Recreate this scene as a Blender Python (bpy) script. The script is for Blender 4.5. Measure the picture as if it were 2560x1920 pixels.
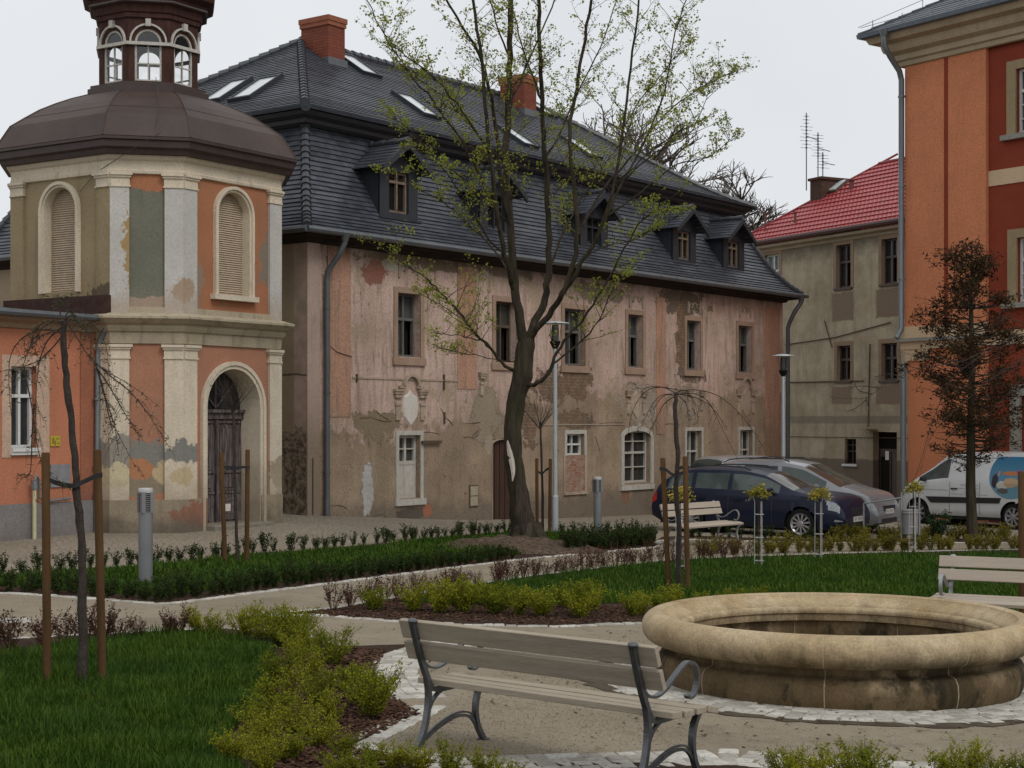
import bpy, bmesh, math, random
import numpy as np
from mathutils import Vector, Matrix
R = math.radians
for o in list(bpy.data.objects): bpy.data.objects.remove(o)
scene = bpy.context.scene
COL = scene.collection
CAMZ = 1.84
# ---------------- camera ----------------
cam_d = bpy.data.cameras.new('camera')
cam_d.sensor_width = 36; cam_d.lens = 56.25
cam_d.shift_y = 90/2560
cam_d.clip_start = 0.1; cam_d.clip_end = 3000
cam = bpy.data.objects.new('camera', cam_d); COL.objects.link(cam)
cam.location = (0, 0, CAMZ); cam.rotation_euler = (R(90), 0, 0)
scene.camera = cam
# ---------------- sky and sun (overcast) ----------------
SUN_EL, SUN_AZ = R(48), R(143)
w = bpy.data.worlds.new("World"); scene.world = w; w.use_nodes = True
nt = w.node_tree; nt.nodes.clear()
wo = nt.nodes.new('ShaderNodeOutputWorld')
bg1 = nt.nodes.new('ShaderNodeBackground'); bg2 = nt.nodes.new('ShaderNodeBackground')
sky = nt.nodes.new('ShaderNodeTexSky'); sky.sky_type = 'NISHITA'; sky.sun_disc = False
sky.sun_elevation = SUN_EL; sky.sun_rotation = SUN_AZ; sky.dust_density = 3
nt.links.new(sky.outputs[0], bg1.inputs[0]); bg1.inputs[1].default_value = 0.05; bg1.inputs[0].default_value = (1,1,1,1)
# cloud layer: even pale grey, softly mottled, a little darker towards the zenith
tc = nt.nodes.new('ShaderNodeTexCoord'); nz = nt.nodes.new('ShaderNodeTexNoise')
nz.inputs['Scale'].default_value = 2.2; nz.inputs['Detail'].default_value = 4
cr = nt.nodes.new('ShaderNodeValToRGB')
cr.color_ramp.elements[0].position = .3; cr.color_ramp.elements[0].color = (.70, .725, .755, 1)
cr.color_ramp.elements[1].position = .75; cr.color_ramp.elements[1].color = (.84, .855, .875, 1)
nt.links.new(tc.outputs['Generated'], nz.inputs['Vector']); nt.links.new(nz.outputs[0], cr.inputs[0])
nt.links.new(cr.outputs[0], bg2.inputs[0]); bg2.inputs[1].default_value = 1.07
mx = nt.nodes.new('ShaderNodeMixShader'); mx.inputs[0].default_value = .96
nt.links.new(bg1.outputs[0], mx.inputs[1]); nt.links.new(bg2.outputs[0], mx.inputs[2])
nt.links.new(mx.outputs[0], wo.inputs[0])
sd = bpy.data.lights.new('sun', 'SUN'); sd.energy = 1.25; sd.angle = R(24); sd.color = (1, .96, .9)
so = bpy.data.objects.new('sun', sd); COL.objects.link(so)
so.rotation_euler = (R(90)-SUN_EL, 0, R(180)-SUN_AZ)
scene.view_settings.view_transform = 'Standard'; scene.view_settings.look = 'None'
scene.view_settings.exposure = 0.0; scene.view_settings.gamma = 1
try: scene.view_settings.use_curve_mapping = False
except Exception: pass

# ---------------- terrain ----------------
def ground(x, y):
    z = -(.01625*y + .02*min(max(x, -30), 40))
    if y > 60: z += .01625*(y-60)*.8
    q = max(x+5, 0.0)
    s = min(max((y-25)/8, 0), 1); s = s*s*(3-2*s)
    return z + .3*math.exp(-q*q/(2*2.2*2.2))*s
def G(px, py):
    """pixel of the photograph -> point of the terrain"""
    d = 12.0
    for _ in range(60):
        x = (px-1280)/4000*d
        h = CAMZ-ground(x, d)
        d = .5*d + .5*min(4000*h/max(py-1050, 20), 300)
    return (px-1280)/4000*d, d
def A(px, py, d):
    """pixel at distance d -> point in space"""
    return Vector(((px-1280)/4000*d, d, CAMZ+(1050-py)/4000*d))

# ---------------- object helpers ----------------
def link(o, parent=None):
    COL.objects.link(o)
    if parent is not None: o.parent = parent
    return o
def tag(o, label=None, cat=None, group=None, kind=None):
    if label: o['label'] = label
    if cat: o['category'] = cat
    if group: o['group'] = group
    if kind: o['kind'] = kind
    return o
def empty(name, loc, rz, label, cat, group=None):
    o = bpy.data.objects.new(name, None); link(o)
    o.empty_display_size = .2
    o.location = loc; o.rotation_euler = (0, 0, rz)
    return tag(o, label, cat, group)
def copy_tree(o, parent=None):
    c = o.copy(); COL.objects.link(c)
    if parent is not None: c.parent = parent
    for ch in list(o.children): copy_tree(ch, c)
    return c
class MB:
    def __init__(s): s.v = []; s.f = []; s.m = []; s.M = None
    def add(s, vs, fs, m=0):
        n = len(s.v)
        if s.M is not None: vs = [tuple(s.M @ Vector(v)) for v in vs]
        s.v += [tuple(v) for v in vs]; s.f += [tuple(i+n for i in f) for f in fs]; s.m += [m]*len(fs)
    def box(s, x0, x1, y0, y1, z0, z1, m=0):
        s.add([(x0,y0,z0),(x1,y0,z0),(x1,y1,z0),(x0,y1,z0),(x0,y0,z1),(x1,y0,z1),(x1,y1,z1),(x0,y1,z1)],
              [(0,3,2,1),(4,5,6,7),(0,1,5,4),(1,2,6,5),(2,3,7,6),(3,0,4,7)], m)
    def quad(s, a, b, c, d, m=0): s.add([a,b,c,d], [(0,1,2,3)], m)
    def tube(s, pts, rad, n=6, m=0, cap=True):
        pts = [Vector(p) for p in pts]
        if not hasattr(rad, '__len__'): rad = [rad]*len(pts)
        vs = []; fs = []; a = None
        for i, p in enumerate(pts):
            t = (pts[min(i+1, len(pts)-1)]-pts[max(i-1, 0)])
            t = t.normalized() if t.length > 1e-9 else Vector((0,0,1))
            if a is None:
                a = t.cross(Vector((0,0,1)) if abs(t.z) < .9 else Vector((1,0,0))).normalized()
            else:
                a = (a - t*a.dot(t)); a = a.normalized() if a.length > 1e-6 else t.orthogonal().normalized()
            b = t.cross(a)
            for k in range(n):
                an = 2*math.pi*k/n
                vs.append(p+(a*math.cos(an)+b*math.sin(an))*rad[i])
        for i in range(len(pts)-1):
            for k in range(n):
                q = (k+1) % n
                fs.append((i*n+k, i*n+q, (i+1)*n+q, (i+1)*n+k))
        if cap:
            fs.append(tuple(range(n-1, -1, -1))); e = (len(pts)-1)*n; fs.append(tuple(e+k for k in range(n)))
        s.add(vs, fs, m)
    def lathe(s, prof, n=24, c=(0,0,0), m=0, axis='z', cap=True):
        vs = []; fs = []
        for (r, z) in prof:
            for k in range(n):
                a = 2*math.pi*k/n
                if axis == 'z': vs.append((c[0]+r*math.cos(a), c[1]+r*math.sin(a), c[2]+z))
                else: vs.append((c[0]+r*math.cos(a), c[1]+z, c[2]+r*math.sin(a)))
        for i in range(len(prof)-1):
            for k in range(n):
                q = (k+1) % n
                f = (i*n+k, i*n+q, (i+1)*n+q, (i+1)*n+k)
                fs.append(f if axis == 'z' else f[::-1])
        if cap:
            fs.append(tuple(range(n-1, -1, -1))); e = (len(prof)-1)*n; fs.append(tuple(e+k for k in range(n)))
        s.add(vs, fs, m)
    def rings(s, rings, closed=True, m=0, cap=False):
        n = len(rings[0]); vs = [p for r in rings for p in r]; fs = []
        for i in range(len(rings)-1):
            for k in range(n if closed else n-1):
                q = (k+1) % n
                fs.append((i*n+k, i*n+q, (i+1)*n+q, (i+1)*n+k))
        if cap:
            fs.append(tuple(range(n-1, -1, -1))); e = (len(rings)-1)*n; fs.append(tuple(e+k for k in range(n)))
        s.add(vs, fs, m)
    def build(s, name, mats, parent=None, smooth=False, bevel=0, loc=None):
        if not isinstance(mats, (list, tuple)): mats = [mats]
        me = bpy.data.meshes.new(name); me.from_pydata([tuple(v) for v in s.v], [], s.f)
        for mt in mats: me.materials.append(mt)
        if len(mats) > 1: me.polygons.foreach_set('material_index', s.m)
        if smooth: me.polygons.foreach_set('use_smooth', [True]*len(me.polygons))
        me.update()
        o = bpy.data.objects.new(name, me); link(o, parent)
        if loc: o.location = loc
        if bevel:
            b = o.modifiers.new('bevel', 'BEVEL'); b.width = bevel; b.segments = 2; b.limit_method = 'ANGLE'; b.angle_limit = R(40)
        if smooth:
            try: me.set_sharp_from_angle(angle=R(38))
            except Exception: pass
        return o
def np_obj(name, V, F, mats, parent=None, mi=None):
    me = bpy.data.meshes.new(name); me.from_pydata(V.tolist() if hasattr(V, 'tolist') else V, [], F.tolist() if hasattr(F, 'tolist') else F)
    if not isinstance(mats, (list, tuple)): mats = [mats]
    for mt in mats: me.materials.append(mt)
    if mi is not None: me.polygons.foreach_set('material_index', list(mi))
    me.update(); o = bpy.data.objects.new(name, me); link(o, parent); return o

# ---------------- material helpers ----------------
class N:
    def __init__(s, name, rough=.8, metal=0, coord='Object'):
        s.mat = bpy.data.materials.new(name); s.mat.use_nodes = True
        s.t = s.mat.node_tree; s.b = s.t.nodes['Principled BSDF']
        s.b.inputs['Roughness'].default_value = rough; s.b.inputs['Metallic'].default_value = metal
        if rough >= .7: s.b.inputs['Specular IOR Level'].default_value = .12
        s.co = s.t.nodes.new('ShaderNodeTexCoord').outputs[coord]; s._sep = None
    def L(s, a, b): s.t.links.new(a, b)
    def inp(s, sock, v):
        if hasattr(v, 'is_output'): s.L(v, sock)
        elif isinstance(v, (tuple, list)) and len(v) == 3 and sock.type == 'RGBA': sock.default_value = (*v, 1)
        else: sock.default_value = v
    def vec(s, sc=(1,1,1)):
        m = s.t.nodes.new('ShaderNodeMapping'); m.inputs['Scale'].default_value = sc; s.L(s.co, m.inputs[0]); return m.outputs[0]
    def noise(s, scale, detail=4, sc=None, rough=.6, dist=0):
        n = s.t.nodes.new('ShaderNodeTexNoise'); s.L(s.vec(sc) if sc else s.co, n.inputs['Vector'])
        n.inputs['Scale'].default_value = scale; n.inputs['Detail'].default_value = detail
        n.inputs['Roughness'].default_value = rough; n.inputs['Distortion'].default_value = dist; return n.outputs[0]
    def vor(s, scale, sc=None, feature='F1', out=0):
        n = s.t.nodes.new('ShaderNodeTexVoronoi'); n.feature = feature
        s.L(s.vec(sc) if sc else s.co, n.inputs['Vector']); n.inputs['Scale'].default_value = scale; return n.outputs[out]
    def math(s, op, a, b=0, c=0, clamp=False):
        n = s.t.nodes.new('ShaderNodeMath'); n.operation = op; n.use_clamp = clamp
        s.inp(n.inputs[0], a); s.inp(n.inputs[1], b)
        if op in ('MULTIPLY_ADD', 'SMOOTH_MIN'): s.inp(n.inputs[2], c)
        return n.outputs[0]
    def ramp(s, v, lo, hi, a=0, b=1):
        n = s.t.nodes.new('ShaderNodeMapRange'); s.inp(n.inputs[0], v); n.clamp = True
        n.inputs[1].default_value = lo; n.inputs[2].default_value = hi; n.inputs[3].default_value = a; n.inputs[4].default_value = b
        return n.outputs[0]
    def mix(s, f, a, b, mode='MIX'):
        n = s.t.nodes.new('ShaderNodeMix'); n.data_type = 'RGBA'; n.blend_type = mode; n.clamp_factor = True
        s.inp(n.inputs[0], f); s.inp(n.inputs[6], a); s.inp(n.inputs[7], b); return n.outputs[2]
    def xyz(s):
        if s._sep is None:
            n = s.t.nodes.new('ShaderNodeSeparateXYZ'); s.L(s.co, n.inputs[0]); s._sep = n.outputs
        return s._sep
    def ell(s, ax, cx, cz, rx, rz, amp=.6, nz=None, soft=.06, rect=False):
        o = s.xyz(); nz = nz if nz is not None else s.n1()
        dx = s.math('DIVIDE', s.math('SUBTRACT', o[ax], cx), rx); dz = s.math('DIVIDE', s.math('SUBTRACT', o[2], cz), rz)
        q = s.math('SQRT', s.math('ADD', s.math('MULTIPLY', dx, dx), s.math('MULTIPLY', dz, dz)))
        if rect: q = s.math('MAXIMUM', s.math('ABSOLUTE', dx), s.math('ABSOLUTE', dz))
        k2 = amp if not rect else amp*.28
        q = s.math('ADD', q, s.math('MULTIPLY', s.math('SUBTRACT', nz, .5), k2*6.0))
        q = s.math('ADD', q, s.math('MULTIPLY', s.math('SUBTRACT', s.n3(), .5), k2*3.2))
        return s.ramp(q, 1-soft, 1+soft, 1, 0)
    def n1(s):
        if not hasattr(s, '_n1'): s._n1 = s.noise(2.3, 7, rough=.62)
        return s._n1
    def grain(s, c, nf, lo=.55, hi=1.4, f=1.0):
        return s.mix(f, c, s.mix(s.ramp(nf, .3, .7), (lo,lo,lo), (hi,hi,hi)), 'MULTIPLY')
    def n3(s):
        if not hasattr(s, '_n3'): s._n3 = s.noise(8.5, 8, rough=.8)
        return s._n3
    def bump(s, h, strength=.3, dist=.02):
        n = s.t.nodes.new('ShaderNodeBump'); n.inputs['Strength'].default_value = strength; n.inputs['Distance'].default_value = dist
        s.inp(n.inputs['Height'], h)
        if s.b.inputs['Normal'].links: s.L(s.b.inputs['Normal'].links[0].from_socket, n.inputs['Normal'])
        s.L(n.outputs[0], s.b.inputs['Normal'])
    def col(s, c): s.inp(s.b.inputs['Base Color'], c); return s.mat
def simple(name, c, rough=.8, metal=0, var=.25, scale=8, fine=60, bump=.25, dist=.01, sc=None, coat=0, spec=None):
    n = N(name, rough, metal)
    a = tuple(x*(1-var) for x in c); b = tuple(min(1, x*(1+var)) for x in c)
    f = n.noise(scale, 6, sc)
    col = n.mix(n.ramp(f, .3, .7), a, b)
    g = n.noise(fine, 3, sc)
    col = n.mix(.35, col, n.mix(n.ramp(g, .3, .7), a, b))
    if bump: n.bump(g, bump, dist)
    if coat: n.b.inputs['Coat Weight'].default_value = coat; n.b.inputs['Coat Roughness'].default_value = .05
    if spec is not None: n.b.inputs['Specular IOR Level'].default_value = spec
    return n.col(col)
def leafmat(name, c, var=.4, trans=.3, rough=.6, scale=3):
    n = N(name, rough)
    a = tuple(x*(1-var) for x in c); b = tuple(x*(1+var) for x in c)
    gi = n.t.nodes.new('ShaderNodeNewGeometry').outputs['Random Per Island']
    col = n.mix(gi, a, b)
    col = n.mix(n.math('MULTIPLY', n.ramp(n.noise(scale, 3), .35, .65), .5), col, tuple(x*.6 for x in c))
    orr = n.t.nodes.new('ShaderNodeObjectInfo').outputs['Random']
    col = n.mix(1, col, n.mix(orr, (.68,.74,.62), (1.22,1.16,1.2)), 'MULTIPLY')
    n.b.inputs['Specular IOR Level'].default_value = .08
    m = n.col(col)
    if trans:
        t = n.t.nodes.new('ShaderNodeBsdfTranslucent'); n.L(col, t.inputs[0])
        x = n.t.nodes.new('ShaderNodeMixShader'); x.inputs[0].default_value = trans
        n.L(n.b.outputs[0], x.inputs[1]); n.L(t.outputs[0], x.inputs[2])
        n.L(x.outputs[0], n.t.nodes['Material Output'].inputs[0])
    return m
MT = {}
MT['glass'] = simple('window_glass', (.025,.028,.03), rough=.08, var=.5, scale=2, bump=.05, fine=3, dist=.02)
MT['dusty_glass'] = simple('dusty_glass', (.055,.058,.055), rough=.25, var=.5, scale=3, bump=0)
MT['dark'] = simple('dark_interior', (.012,.011,.01), rough=.95, var=.3, bump=0)
MT['zinc'] = simple('zinc_gutter', (.12,.13,.14), rough=.45, metal=.4, var=.25, scale=3, bump=.1)
MT['pipe'] = simple('zinc_pipe', (.20,.22,.235), rough=.4, metal=.5, var=.2, scale=4, bump=.1, sc=(1,1,.3))
MT['dark_wood'] = simple('weathered_frame', (.10,.075,.055), rough=.8, var=.45, scale=9, sc=(4,4,.6))
MT['grey_wood'] = simple('grey_painted_frame', (.13,.125,.115), rough=.7, var=.4, scale=9, sc=(3,3,.6))
MT['white_wood'] = simple('flaking_white_paint', (.44,.42,.37), rough=.65, var=.35, scale=14, sc=(2,2,.5))
MT['white_frame'] = simple('white_window_frame', (.62,.62,.60), rough=.45, var=.08, bump=0)
MT['bark'] = simple('tree_bark', (.085,.068,.05), rough=.95, var=.5, scale=9, fine=45, bump=.8, dist=.03, sc=(1,1,.35))
MT['iron_dk'] = simple('dark_iron', (.03,.03,.032), rough=.6)
MT['brick'] = None
def brick(name, c1, c2, mortar, scale=1, rough=.9, ax='xz', bw=.24, bh=.075):
    n = N(name, rough)
    o = n.xyz(); cmb = n.t.nodes.new('ShaderNodeCombineXYZ')
    n.L(n.math('ADD', o[0], o[1]), cmb.inputs[0]); n.L(o[2], cmb.inputs[1])
    b = n.t.nodes.new('ShaderNodeTexBrick'); n.L(cmb.outputs[0], b.inputs['Vector'])
    b.inputs['Scale'].default_value = 1; b.inputs['Brick Width'].default_value = bw; b.inputs['Row Height'].default_value = bh
    b.inputs['Mortar Size'].default_value = .010; b.inputs['Mortar Smooth'].default_value = .2
    b.inputs['Color1'].default_value = (*c1,1); b.inputs['Color2'].default_value = (*c2,1); b.inputs['Mortar'].default_value = (*mortar,1)
    col = n.mix(n.math('MULTIPLY', n.ramp(n.noise(7, 5), .35, .7), .5), b.outputs[0], tuple(x*.55 for x in c1))
    n.bump(b.outputs['Fac'], -.6, .012); n.bump(n.noise(60), .3, .005)
    return n.col(col)
MT['brick'] = brick('chimney_brick', (.26,.075,.045), (.20,.06,.04), (.10,.055,.04))
MT['old_brick'] = brick('old_chimney_brick', (.10,.055,.04), (.075,.045,.035), (.06,.045,.038))
# =====================================================================
# GROUND, BEDS, PAVING
# =====================================================================
def m_paving():
    n = N('street_setts', .85)
    v = n.vor(9, sc=(1,1,1)); e = n.vor(9, feature='DISTANCE_TO_EDGE')
    c = n.mix(n.vor(9, out=1), (.215,.185,.14), (.32,.28,.22))
    c = n.mix(.6, c, n.mix(n.ramp(n.noise(.5, 5), .3, .7), (.215,.185,.14), (.31,.27,.21)))
    c = n.mix(n.ramp(e, .0, .09, .75, 0), c, (.12,.10,.08))
    n.bump(n.ramp(e, 0, .2), .7, .02); n.bump(n.noise(40), .3, .01)
    return n.col(c)
def m_gravel():
    n = N('gravel_path', .95)
    c = n.mix(n.ramp(n.noise(130, 3), .32, .68), (.09,.076,.056), (.38,.325,.245))
    c = n.mix(.55, c, n.mix(n.ramp(n.noise(.8, 6, rough=.7), .33, .68), (.215,.177,.125), (.31,.26,.19)))
    c = n.mix(n.math('MULTIPLY', n.ramp(n.noise(6, 7, rough=.75), .55, .68), .6), c, (.11,.085,.06))
    c = n.mix(n.math('MULTIPLY', n.ramp(n.noise(.55, 7, rough=.75), .52, .64), .5), c, (.14,.115,.085))
    n.bump(n.noise(170, 3), .7, .008); n.bump(n.noise(9, 5), .4, .02)
    return n.col(c)
def m_soil():
    n = N('bark_mulch_soil', .95)
    c = n.mix(n.ramp(n.noise(45, 4), .3, .7), (.018,.011,.008), (.085,.05,.034))
    n.bump(n.noise(35, 4), 1, .04); return n.col(c)
MT['paving'] = m_paving(); MT['gravel'] = m_gravel(); MT['soil'] = m_soil()
MT['lawn'] = simple('lawn_ground', (.018,.035,.010), rough=.95, var=.4, scale=2, fine=50, bump=.6, dist=.03)
def m_sett():
    n = N('pale_sett_stone', .8)
    gi = n.t.nodes.new('ShaderNodeNewGeometry').outputs['Random Per Island']
    c = n.mix(gi, (.30,.285,.245), (.53,.51,.46))
    c = n.mix(n.ramp(n.noise(30, 5), .5, .75), c, (.22,.19,.15))
    n.bump(n.noise(60), .4, .008); return n.col(c)
MT['sett'] = m_sett()

def gsheet_obj(name, poly, mat, off, step=1.0, label=None, kind='structure'):
    bm = bmesh.new()
    f = bm.faces.new([bm.verts.new((x, y, 0)) for x, y in poly])
    bmesh.ops.triangulate(bm, faces=bm.faces[:])
    for _ in range(7):
        es = [e for e in bm.edges if e.calc_length() > step]
        if not es: break
        bmesh.ops.subdivide_edges(bm, edges=es, cuts=1)
        bmesh.ops.triangulate(bm, faces=bm.faces[:])
    for v in bm.verts: v.co.z = ground(v.co.x, v.co.y)+off
    bmesh.ops.recalc_face_normals(bm, faces=bm.faces[:])
    if bm.faces and sum(f.normal.z for f in bm.faces) < 0: bmesh.ops.reverse_faces(bm, faces=bm.faces[:])
    me = bpy.data.meshes.new(name); bm.to_mesh(me); bm.free(); me.materials.append(mat)
    o = bpy.data.objects.new(name, me); link(o); return tag(o, label, None, None, kind)

# the ground itself: one sheet to the horizon, fine near the park
def build_ground():
    xs = list(np.concatenate([[-900,-400,-200,-110,-70,-45,-32], np.arange(-24, 28.1, .5), [34,45,70,110,200,400,900]]))
    ys = list(np.concatenate([[-300,-120,-50,-20,-8], np.arange(-2, 62.1, .5), [68,80,100,140,200,320,600,1200]]))
    V = [(x, y, ground(x, y)) for y in ys for x in xs]; nx = len(xs)
    F = [(j*nx+i, j*nx+i+1, (j+1)*nx+i+1, (j+1)*nx+i) for j in range(len(ys)-1) for i in range(nx-1)]
    o = np_obj('ground', V, F, MT['paving']); tag(o, 'beige cobbled street paving around the buildings', kind='structure')
build_ground()

def PX(l): return [G(*p) for p in l]
RC = (2.75, 13.0)
def arc(r, a0, a1, n, c=RC): return [(c[0]+r*math.cos(R(a0+(a1-a0)*i/n)), c[1]+r*math.sin(R(a0+(a1-a0)*i/n))) for i in range(n+1)]
A_front = [(-420,1478),(0,1484),(130,1491),(280,1503),(400,1513),(560,1494),(800,1463),(1050,1431),(1300,1400),(1480,1383),(1640,1369)]
A_back = [(-420,1452),(0,1441),(130,1432),(300,1419),(470,1406),(650,1383),(800,1374),(965,1359),(1229,1333),(1404,1329),(1640,1334)]
B_back = [(672,1537),(830,1522),(1000,1493),(1150,1468),(1330,1440),(1500,1420),(1650,1403),(1850,1392),(2100,1384),(2560,1374)]
B_front = [(672,1537),(820,1542),(1000,1557),(1180,1565)]
gravel = PX([(-420,1452),(0,1441),(300,1419),(650,1383),(965,1359),(1229,1333),(1404,1329),(1640,1334)])
gravel = [(-16, 6), (-16, gravel[0][1])]+gravel+[(6.0, 32.6), (10.5, 32.2), (14, 31), (14, 3), (-16, 3)]
gsheet_obj('gravel_path', gravel, MT['gravel'], .004, label='pale gravel path and plaza of the park')
bedA = PX(A_front)+PX(A_back)[::-1]
arcB = arc(4.0, 124, -10, 30)
bedB = PX(B_front)+arcB+[(13.5, 12.3), (13.5, G(2560,1374)[1]-.4)]+PX(B_back)[::-1][:-1]
ringR = arc(3.97, 155, 203, 8)
C_top = [(-420,1620),(-100,1612),(0,1600),(150,1592),(300,1583),(560,1572),(760,1592),(860,1618)]
C_bay = [(1053,1787),(992,1819),(927,1846),(850,1874),(1000,1892),(1120,1912)]
bedC = PX(C_top)+ringR+PX(C_bay)+arc(3.97, 246, 345, 24)+[(9.5, 11.6), (9.5, 3.4), (-9, 3.4)]
gsheet_obj('planting_bed', bedA, MT['soil'], .010, label='long bed with box hedges in front of the old buildings')
gsheet_obj('planting_bed', bedB, MT['soil'], .010, label='lawn bed behind the fountain')
gsheet_obj('planting_bed', bedC, MT['soil'], .010, label='foreground bed with lawn and spirea')
# lawn sheets
lawnA = PX([(-420,1463),(0,1468),(400,1494),(800,1447),(1050,1417),(1300,1388),(1480,1371),(1630,1360),(1625,1339),(1404,1337),(1229,1341),(965,1367),(800,1381),(650,1391),(470,1412),(300,1424),(0,1448),(-420,1457)])
lawnB = PX([(1000,1513),(1150,1478),(1330,1450),(1500,1429),(1650,1411),(1850,1400),(2100,1391),(2560,1384)])+[(13.4, 25), (13.4, 17.6), (7.4, 17.6), (6, 17.4)]+PX([(1990,1490),(1700,1506),(1350,1515)])
lawnC = PX([(-420,1660),(0,1642),(120,1622),(250,1603),(400,1588),(560,1592),(680,1618),(700,1680),(690,1740),(610,1800),(560,1860),(600,1930)])+[(-.9, 6.5), (-1.6, 3.5), (-9, 3.5)]
for lw, lb in ((lawnA,'far lawn inside the long hedge bed'), (lawnB,'lawn behind the fountain'), (lawnC,'foreground lawn on the left')):
    gsheet_obj('lawn', lw, MT['lawn'], .016, label=lb)
# bed in front of the parked cars
def lerp_px(line, step):
    """walk a world polyline at even steps"""
    out = []; carry = 0
    for (a, b) in zip(line[:-1], line[1:]):
        L = math.dist(a, b); t = carry
        while t < L:
            out.append((a[0]+(b[0]-a[0])*t/L, a[1]+(b[1]-a[1])*t/L)); t += step
        carry = t-L
    return out
E_front = PX([(1640,1352),(1720,1348),(1830,1353),(2000,1357),(2250,1358),(2540,1356)])
E_back = [(x+.25, y+1.35) for x, y in E_front]
gsheet_obj('planting_bed', E_front+E_back[::-1], MT['soil'], .010, label='narrow shrub bed beside the parked cars')

# ---- setts: rows of small hewn stones ----
def setts(name, path, rows, size, label, seed, raise_=.03, closed=False, jit=.16):
    rng = random.Random(seed); mb = MB()
    pts = path if not closed else path+[path[0]]
    for r in range(rows):
        for (x, y), (x2, y2) in [(p, q) for p, q in zip(lerp_px(pts, size)[:-1], lerp_px(pts, size)[1:])]:
            dx, dy = x2-x, y2-y; L = math.hypot(dx, dy)
            if L < size*.4 or L > size*1.6: continue
            dx /= L; dy /= L; nx, ny = -dy, dx
            cx = (x+x2)/2+nx*(r-(rows-1)/2)*size*1.02+rng.uniform(-.1,.1)*size; cy = (y+y2)/2+ny*(r-(rows-1)/2)*size*1.02+rng.uniform(-.1,.1)*size
            a = size*.495*(1+rng.uniform(-jit, jit)*.5); b = size*.495*(1+rng.uniform(-jit, jit)*.5); z = ground(cx, cy)
            h = raise_*.6*(1+rng.uniform(-.3,.3)); q = .82; th = rng.uniform(-.07,.07)
            ux, uy = dx*math.cos(th)-dy*math.sin(th), dx*math.sin(th)+dy*math.cos(th); vx, vy = -uy, ux
            vs = []
            for (k, zz) in ((1, -.03), (1, h*.55), (q, h)):
                for sx, sy in ((-1,-1),(1,-1),(1,1),(-1,1)):
                    jx = rng.uniform(-.045,.045)*size; jy = rng.uniform(-.045,.045)*size
                    vs.append((cx+ux*a*sx*k+vx*b*sy*k+jx, cy+uy*a*sx*k+vy*b*sy*k+jy, z+zz))
            fs = [(i, (i+1)%4, (i+1)%4+4, i+4) for i in range(4)]+[(i+4, (i+1)%4+4, (i+1)%4+8, i+8) for i in range(4)]+[(8,9,10,11)]
            mb.add(vs, fs)
    o = mb.build(name, MT['sett']); tag(o, label, kind='structure'); return o
setts('kerb', PX(A_front), 1, .11, 'white sett kerb of the long hedge bed', 1)
setts('kerb', PX([(1640,1369),(1668,1362),(1636,1357),(1655,1352),(1700,1349),(1830,1352),(1900,1355),(2100,1358),(2540,1357)]), 1, .11, 'white sett kerb around the far bench bay', 2)
setts('kerb', PX(B_front)+arcB[:22], 1, .11, 'white sett kerb of the lawn behind the fountain', 3)
setts('kerb', PX(B_back), 1, .11, 'white sett kerb along the red twig hedge', 4, raise_=.02)
setts('kerb', PX(C_top), 1, .11, 'white sett kerb behind the foreground lawn', 5, raise_=.02)
setts('sett_band', arc(3.74, 150, 204, 36), 4, .115, 'curved band of pale setts left of the front bench', 6, raise_=.022)
setts('sett_band', PX([(1075,1768),(1015,1800),(950,1832),(870,1868)]), 2, .115, 'short band of pale setts beside the bench leg', 7, raise_=.022)
setts('sett_band', PX([(850,1880),(1000,1897),(1130,1918)])+arc(3.74, 247, 345, 40), 4, .115, 'curved band of pale setts at the bottom edge', 8, raise_=.022)
setts('sett_band', arc(1.68, 0, 360, 80, (2.6, 12.8)), 5, .115, 'ring of pale setts round the stone basin', 9, raise_=.016)
setts('sett_band', PX([(600,1538),(672,1537),(760,1543)]), 3, .10, 'pale setts at the tip of the lawn bed', 10, raise_=.012)
setts('sett_band', PX([(-300,1556),(0,1553),(85,1551)]), 4, .10, 'pale setts at the left picture edge', 11, raise_=.012)

# ---- scatter helpers ----
def inpoly(P, poly):
    x, y = P[:,0], P[:,1]; c = np.zeros(len(P), bool); n = len(poly)
    for i in range(n):
        x1, y1 = poly[i]; x2, y2 = poly[(i+1) % n]
        with np.errstate(divide='ignore', invalid='ignore'):
            t = ((y1 > y) != (y2 > y)) & (x < (x2-x1)*(y-y1)/((y2-y1) if y2 != y1 else 1e-9)+x1)
        c ^= t
    return c
def gz(P): return np.array([ground(a, b) for a, b in P[:, :2]])
def visible(P, m=1.5):
    X, Y = P[:,0], P[:,1]
    return (np.abs(X) < .33*Y+m) & (Y > 6.0)
def sample(poly, n, rng, dens=None):
    a = np.array(poly); lo, hi = a.min(0), a.max(0); lo[1] = max(lo[1], 6.2)
    out = []; tot = 0
    while tot < n:
        P = rng.uniform(lo, hi, (n*2, 2)); k = inpoly(P, poly) & visible(P)
        if dens is not None: k &= rng.uniform(0, 1, len(P)) < dens(P)
        out.append(P[k]); tot += k.sum()
    return np.concatenate(out)[:n]
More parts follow.
